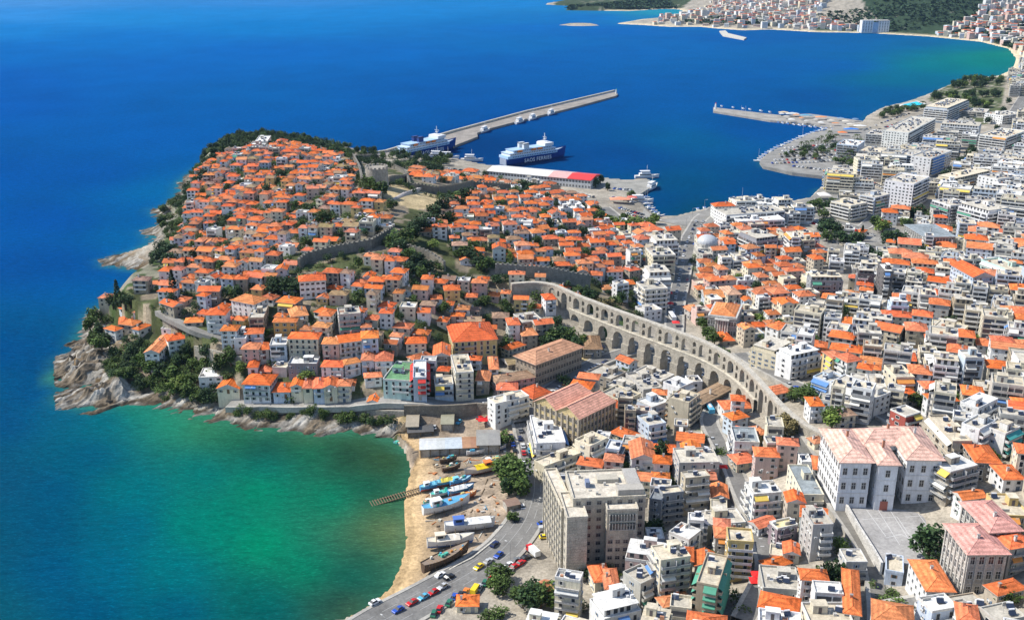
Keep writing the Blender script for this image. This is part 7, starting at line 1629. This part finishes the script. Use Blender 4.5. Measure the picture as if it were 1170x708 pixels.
def row(pl, n, cols, ang=None, seed=0, kinds=('car',), where='parked', parts=True, jit=.15, z=None):
    rr = random.Random(seed); q = np.array([PG(x, y)[0] for x, y in pl]); s = np.r_[0, np.cumsum(np.linalg.norm(np.diff(q, axis=0), axis=1))]; n = min(n, int(s[-1]/(5.0 if ang is None else 2.5)))
    for i in range(n):
        if rr.random() < .08: continue
        far_ = not parts and NC > 268
        t = s[-1]*(i+.5)/n+rr.uniform(-jit, jit); x, y = np.interp(t, s, q[:, 0]), np.interp(t, s, q[:, 1]); k = min(np.searchsorted(s, t), len(q)-1); d = q[k]-q[max(k-1, 0)]
        a = math.atan2(d[1], d[0])+(0 if ang is None else rad(ang))
        if far_:
            zc = Hs(x, y)+.3; cc_ = CC[rr.choice(cols)]; FCM.obox(x, y, zc+.35, 4.2, 1.75, .62, a, 'car_paint', cc_); FCM.obox(x, y, zc+.88, 2.2, 1.5, .45, a, 'glass', (.03,.03,.04)); FCM.obox(x, y, zc+1.12, 1.6, 1.35, .06, a, 'car_paint', cc_); continue
        car(x, y, a+(math.pi if rr.random() < .4 else 0), rr.choice(cols), rr.choice(kinds), z if z is None else Hs(x, y)+z, where, parts)
MX = ['white','white','silver','silver','grey','black','navy','blue','red','beige','white']
row([(385,469),(460,471),(540,466),(560,462)], 15, MX, None, 1, z=.25)
row([(300,468.5),(350,469)], 4, MX, None, 2, z=.25)
row([(668,398),(684,404),(690,399),(672,394)], 12, MX, 80, 3); row([(655,402),(668,408)], 5, MX, 70, 4)
row([(627,451),(650,438),(684,418),(712,407)], 14, MX, None, 5, z=.25); row([(640,455),(668,436)], 4, ['white','silver'], None, 6, ('van','truck','car'))
row([(758,410),(775,418),(800,428),(830,438)], 10, MX, 85, 7); row([(745,398),(768,404)], 5, MX, 80, 8)
row([(796,252),(782,285),(774,330),(767,370)], 20, MX, None, 9, z=.25, parts=False); row([(804,252),(791,285),(784,330),(777,365)], 18, MX, None, 10, z=.25, parts=False)
row([(771,392),(785,398)], 4, MX, None, 11)
row([(850,575),(864,603),(872,635),(872,668)], 10, ['silver','white','black','grey','silver'], None, 12, z=.25)
row([(812,500),(826,524),(835,545)], 6, MX, None, 13, z=.25); row([(898,440),(945,460),(1000,474)], 12, MX, None, 14, z=.25)
row([(1003,668),(1004,704)], 3, ['black','navy'], None, 15, z=.25)
row([(470,190),(550,197)], 14, MX, None, 17, parts=False); row([(565,213),(640,222),(680,226)], 26, MX, 80, 18, parts=False); row([(600,216),(672,224)], 16, MX, 80, 19, parts=False)
row([(690,215),(722,218)], 10, MX, 80, 20, parts=False); row([(700,226),(726,232)], 10, MX, 80, 21, parts=False); row([(708,238),(735,246)], 12, MX, 70, 22, parts=False); row([(716,244),(745,252)], 12, MX, 70, 23, parts=False)
for k in range(7): row([(1118+k*6,196-k*5.2),(1172,200-k*9)], 10-k//2, MX, 90, 30+k, parts=False)
row([(925,250),(970,262),(1000,270)], 14, MX, None, 40, parts=False); row([(950,275),(990,292)], 8, MX, None, 41, parts=False); row([(985,205),(1010,215)], 10, MX, 80, 42, parts=False)
row([(900,190),(950,196),(985,202)], 18, MX, 80, 43, parts=False); row([(895,176),(950,166)], 14, MX, None, 44, parts=False); row([(880,240),(925,236)], 14, MX, 80, 45, parts=False)
row([(905,185),(950,178),(985,180)], 16, MX, 80, 61, parts=False); row([(985,150),(1010,140),(1040,130)], 16, MX, None, 62, parts=False); row([(1000,160),(1010,150)], 6, MX, 80, 63, parts=False)
for k in range(6): row([(880+k*3,188-k*3.4),(930+k*4,186-k*4),(975+k*4,182-k*4)], 22, MX, 80, 70+k, parts=False)
for k in range(4): row([(1000+k*12,150-k*4),(1030+k*12,140-k*4)], 9, MX, 80, 80+k, parts=False)
for k in range(3): row([(905+k*4,246+k*3),(950+k*4,257+k*3)], 16, MX, None, 90+k, parts=False)
row([(845,238),(900,238)], 10, MX, None, 46, parts=False); row([(486,489),(500,489)], 3, MX, 90, 50); row([(519,481),(530,485)], 3, ['cyan','navy','grey'], 90, 51)
row([(545,478),(560,480)], 3, ['grey','red','navy'], 90, 52)
p = PG(768, 365)[0]; car(p[0], p[1], rad(95), 'white', 'bus', z=H(*p)+.25); p = PG(810, 470)[0]; car(p[0], p[1], rad(95), 'cyan', 'bus', z=H(*p)+.2)
tag(FCM.build('distant_parked_cars'), 'rows of cars parked far off along the waterfront and avenue', 'cars', kind='stuff')
print('cars', NC)
# ------------------------------------------------------------------ street lamps, canopies, tents, skips
lm = MB(); lm.tube((0,0,0), (0,0,8.5), .09, 'metal', (.3,.3,.3)); lm.tube((0,0,8.4), (1.6,0,8.8), .07, 'metal', (.3,.3,.3)); LP_ = lm.mesh('pole'); lm = MB(); lm.box(1.4, 2.2, -.16, .16, 8.72, 8.88, 'plain', (.6,.6,.58)); LH_ = lm.mesh('lamp_head')
for r_, off_, stp in ((c_, 1.0, 9),(RD['boul'], 1.0, 10),(RD['cliff'], 1.0, 12),(RD['ave'], 1.0, 9)):
    for i in range(4, len(r_['x']), stp):
        o_ = r_['w'][i]/2+off_; x, y = r_['x'][i]-r_['nx'][i]*o_, r_['y'][i]-r_['ny'][i]*o_; o = empty('street_lamp', (x, y, r_['z'][i]), math.atan2(r_['ny'][i], r_['nx'][i])); link('pole', LP_, o); link('lamp_head', LH_, o); reg(o, 'grey street lamp on a thin pole', x, y, 'street lamp', 'street lamps along the roads')
def canopy(px, py, w, d, h, c, desc, cat='canopy', rz=0):
    p = PG(px, py)[0]; p = P(px, py, 2.4) if H(*p) < 0 else p; z = Hs(*p); root = empty('canopy', (p[0], p[1], z), rad(rz)); mb = MB()
    for a in (-1, 1):
        for b in (-1, 1): mb.tube((a*w*.46, b*d*.46, 0), (a*w*.46, b*d*.46, h), .06, 'metal', (.4,.4,.4))
    mb.build('frame', root); mb = MB(); e = [(-w/2,-d/2,h),(w/2,-d/2,h),(w/2,d/2,h),(-w/2,d/2,h)]
    for i in range(4): mb.quad([e[i], e[(i+1) % 4], (0,0,h+min(w, d)*.22)], 'cloth', c)
    mb.build('cover', root); reg(root, desc, p[0], p[1], cat, 'canopies on the waterfront')
for q in ((765,352,4,4,3,(.7,.04,.04),'red round kiosk canopy at the head of the boulevard'),(764,340,4,4,3,(.7,.04,.04),'red kiosk canopy slightly further down the boulevard'),(772,374,4,4,3,(.68,.05,.05),'red canopy near the bus and the aqueduct'),(1002,196,14,8,4,(.75,.06,.15),'large crimson cafe canopy between the seafront blocks'),(972,152,16,7,4,(.05,.2,.6),'blue market awning by the pier root'),(962,156,10,6,4,(.75,.2,.05),'orange market awning by the pier root'),(982,148,14,6,4,(.7,.7,.68),'white market awning by the pier root'),(865,665,4,4,3,(.75,.03,.03),'red parasol at the street junction'),(862,672,3.4,3.4,3,(.75,.03,.03),'second red parasol at the street junction'),(826,541,3,3,3,(.72,.03,.03),'red parasol beside the sloping street'),(552,486,4,4,3,(.72,.03,.03),'red canopy by the boatyard wall'),(941,228,10,10,4,(.7,.66,.62),'white peaked pavilion roof on the water edge'),(905,133,16,7,3.5,(.6,.62,.6),'pale shelter on the pier'),(920,135,14,6,3.5,(.12,.35,.5),'blue shelter on the pier'),(895,131.5,12,6,3.5,(.66,.5,.3),'sandy shelter on the pier'),(938,137,14,6,3.5,(.7,.3,.15),'orange shelter on the pier'),(722,230,8,6,3.5,(.6,.15,.12),'dark red cafe canopy at the basin'),(708,232,16,8,3.5,(.72,.3,.18),'orange cafe canopy by the basin'),(1010,188,12,6,3.5,(.7,.6,.4),'cream cafe canopy between the seafront blocks')): canopy(*q)
rr = random.Random(41)
for k in range(16):
    x = 893+k*5.6; y = 132.2+(k%3)*3.2+k*.45; canopy(x, y, rr.uniform(5, 9), rr.uniform(4, 6), rr.uniform(2.4, 3.4), rr.choice([(.62,.58,.5),(.2,.3,.42),(.6,.28,.14),(.66,.66,.64),(.5,.48,.44),(.3,.42,.5)]), rr.choice(['pale','wide','low','small'])+' flat tent roof on the pier')
# loose things lying about the boatyard that nobody could count
jm = MB()
for k in range(330):
    x, y = PG(rr.uniform(470, 592), rr.uniform(498, 640))[0]
    if H(x, y) < 1.2 or occ_hit(x, y, .6, .6, 0) or road_hit(x, y, 2) or not inpoly(np.array([[x, y]]), poly_px([(474,512),(590,505),(592,560),(560,612),(520,638),(474,656),(478,600)], 2))[0]: continue
    c = rr.choice([(.25,.18,.12),(.4,.32,.22),(.5,.48,.44),(.1,.3,.45),(.12,.11,.1),(.5,.2,.08),(.6,.58,.5),(.2,.15,.1)]); a = rr.uniform(0, 3.1); z = H(x, y)
    if rr.random() < .5: jm.obox(x, y, z+.12, rr.uniform(1.5, 5), rr.uniform(.2, .5), .22, a, 'bark', c)
    else: jm.obox(x, y, z+.3, rr.uniform(.4, 1.6), rr.uniform(.4, 1.2), rr.uniform(.4, .9), a, 'cloth', c)
tag(jm.build('boatyard_debris'), 'timbers, drums and scrap lying about the boatyard sand', 'debris', kind='stuff')
# ------------------------------------------------------------------ summer haze: one closed box of even, thin air
m = bpy.data.materials.new('haze_air'); m.use_nodes = True; nt = m.node_tree; nt.nodes.remove(nt.nodes['Principled BSDF']); pv = nt.nodes.new('ShaderNodeVolumePrincipled')
pv.inputs['Color'].default_value = (.42,.68,1,1); pv.inputs['Density'].default_value = HAZE; pv.inputs['Anisotropy'].default_value = .0; nt.links.new(pv.outputs[0], nt.nodes['Material Output'].inputs['Volume']); MAT['haze_air'] = m
hb = MB(); hb.box(-3500, 7500, -400, 9800, -17.5, 262, 'haze_air'); tag(hb.build('haze'), 'thin pale summer haze over the bay', 'haze', kind='stuff')
# ------------------------------------------------------------------ every label singles one thing out
LM = [('the round tower',431,213),('the ruined seats',455,226),('the long school',1000,515),('the grey schoolyard',1035,605),('the stone annexe',1110,655),('the yellow warehouse',662,490),('the brown warehouse',630,415),
 ('the concrete block',690,600),('the civic hall',825,360),('the domed mosque',811,275),('the aqueduct arches',745,400),('the aqueduct end',935,492),('the aqueduct head',600,322),('the boat sheds',520,505),('the big yard tree',587,556),
 ('the wooden wreck',508,640),('the slipway',450,567),('the green roof',455,430),('the ochre hall',543,385),('the market hall',1060,265),('the harbour shed',620,200),('the quay tip',742,207),('the breakwater',560,150),('the pier root',978,145),('the pier light',818,124),
 ('the swimming pool',1042,120),('the cliff house',170,395),('the white cliff block',242,432),('the cape cypress',136,350),('the cape tip',300,162),('the long town wall',390,292),('the bus stop',768,370),('the park plaza',985,285),('the balcony tower',770,640),
 ('the blue awnings',938,435),('the yellow block wall',930,330),('the dark tower',990,310),('the mint block',1145,305),('the striped block',1112,238),('the seafront corner',985,170),('the avenue',1125,170),('the stepped block',1085,495),('the roof pool',712,680),
 ('the flatiron block',585,462),('the hillside road',230,385),('the lone hill pine',325,335),('the lane end',1006,700),('the car-lined bend',600,520),('the yellow taxi',547,650),('the harbour basin',735,245),('the far beach',1160,80),('the town wall pines',500,250),('the old rampart',620,320),('the frame house',877,570),('the terracotta lane',975,670),('the brick parapet',440,683)]
lmw = np.array([PG(x, y)[0] for _, x, y in LM]); ORD = ['','','second','third','fourth','fifth','sixth','seventh','eighth','ninth','tenth','eleventh','twelfth','thirteenth','fourteenth','fifteenth','sixteenth','seventeenth','eighteenth','nineteenth','twentieth']
from collections import defaultdict
cnt = defaultdict(list)
for it in ITEMS: cnt[it[1]].append(it)
for desc, its in cnt.items():
    if len(its) == 1: its[0][0]['label'] = ' '.join(desc.split()[:16]) if len(desc.split()) >= 4 else desc+' in the old town'
    else:
        sub = defaultdict(list)
        for it in its:
            d = np.hypot(lmw[:, 0]-it[2], lmw[:, 1]-it[3]); o = np.argsort(d); sub[(int(o[0]), int(o[1]))].append((float(d[o[0]]), it))
        for (a, b), l in sub.items():
            l.sort(key=lambda q: q[0]); la, lb = LM[a][0], LM[b][0]
            for i, (dd, it) in enumerate(l):
                if i == 0 and len(l) == 1: s = f"{desc}, by {la} towards {lb}"
                elif i == 0: s = f"{desc}, nearest {la} towards {lb}"
                else: s = f"{desc}, {ORD[min(i+1, 20)]} from {la} towards {lb}"
                it[0]['label'] = s
    for it in its:
        l_ = it[0]['label'].split()
        if len(l_) > 16: it[0]['label'] = ' '.join(w for w in l_ if w not in ('the', 'tiled', 'and'))
seen = defaultdict(list)
for it in ITEMS: seen[it[0]['label']].append(it[0])
for l_, os_ in seen.items():
    for i, o in enumerate(os_[1:], 2): o['label'] = ' '.join((ORD[min(i, 20)]+' '+l_).split()[:16])
for o, desc, x, y, g in ITEMS:
    if g: o['group'] = g
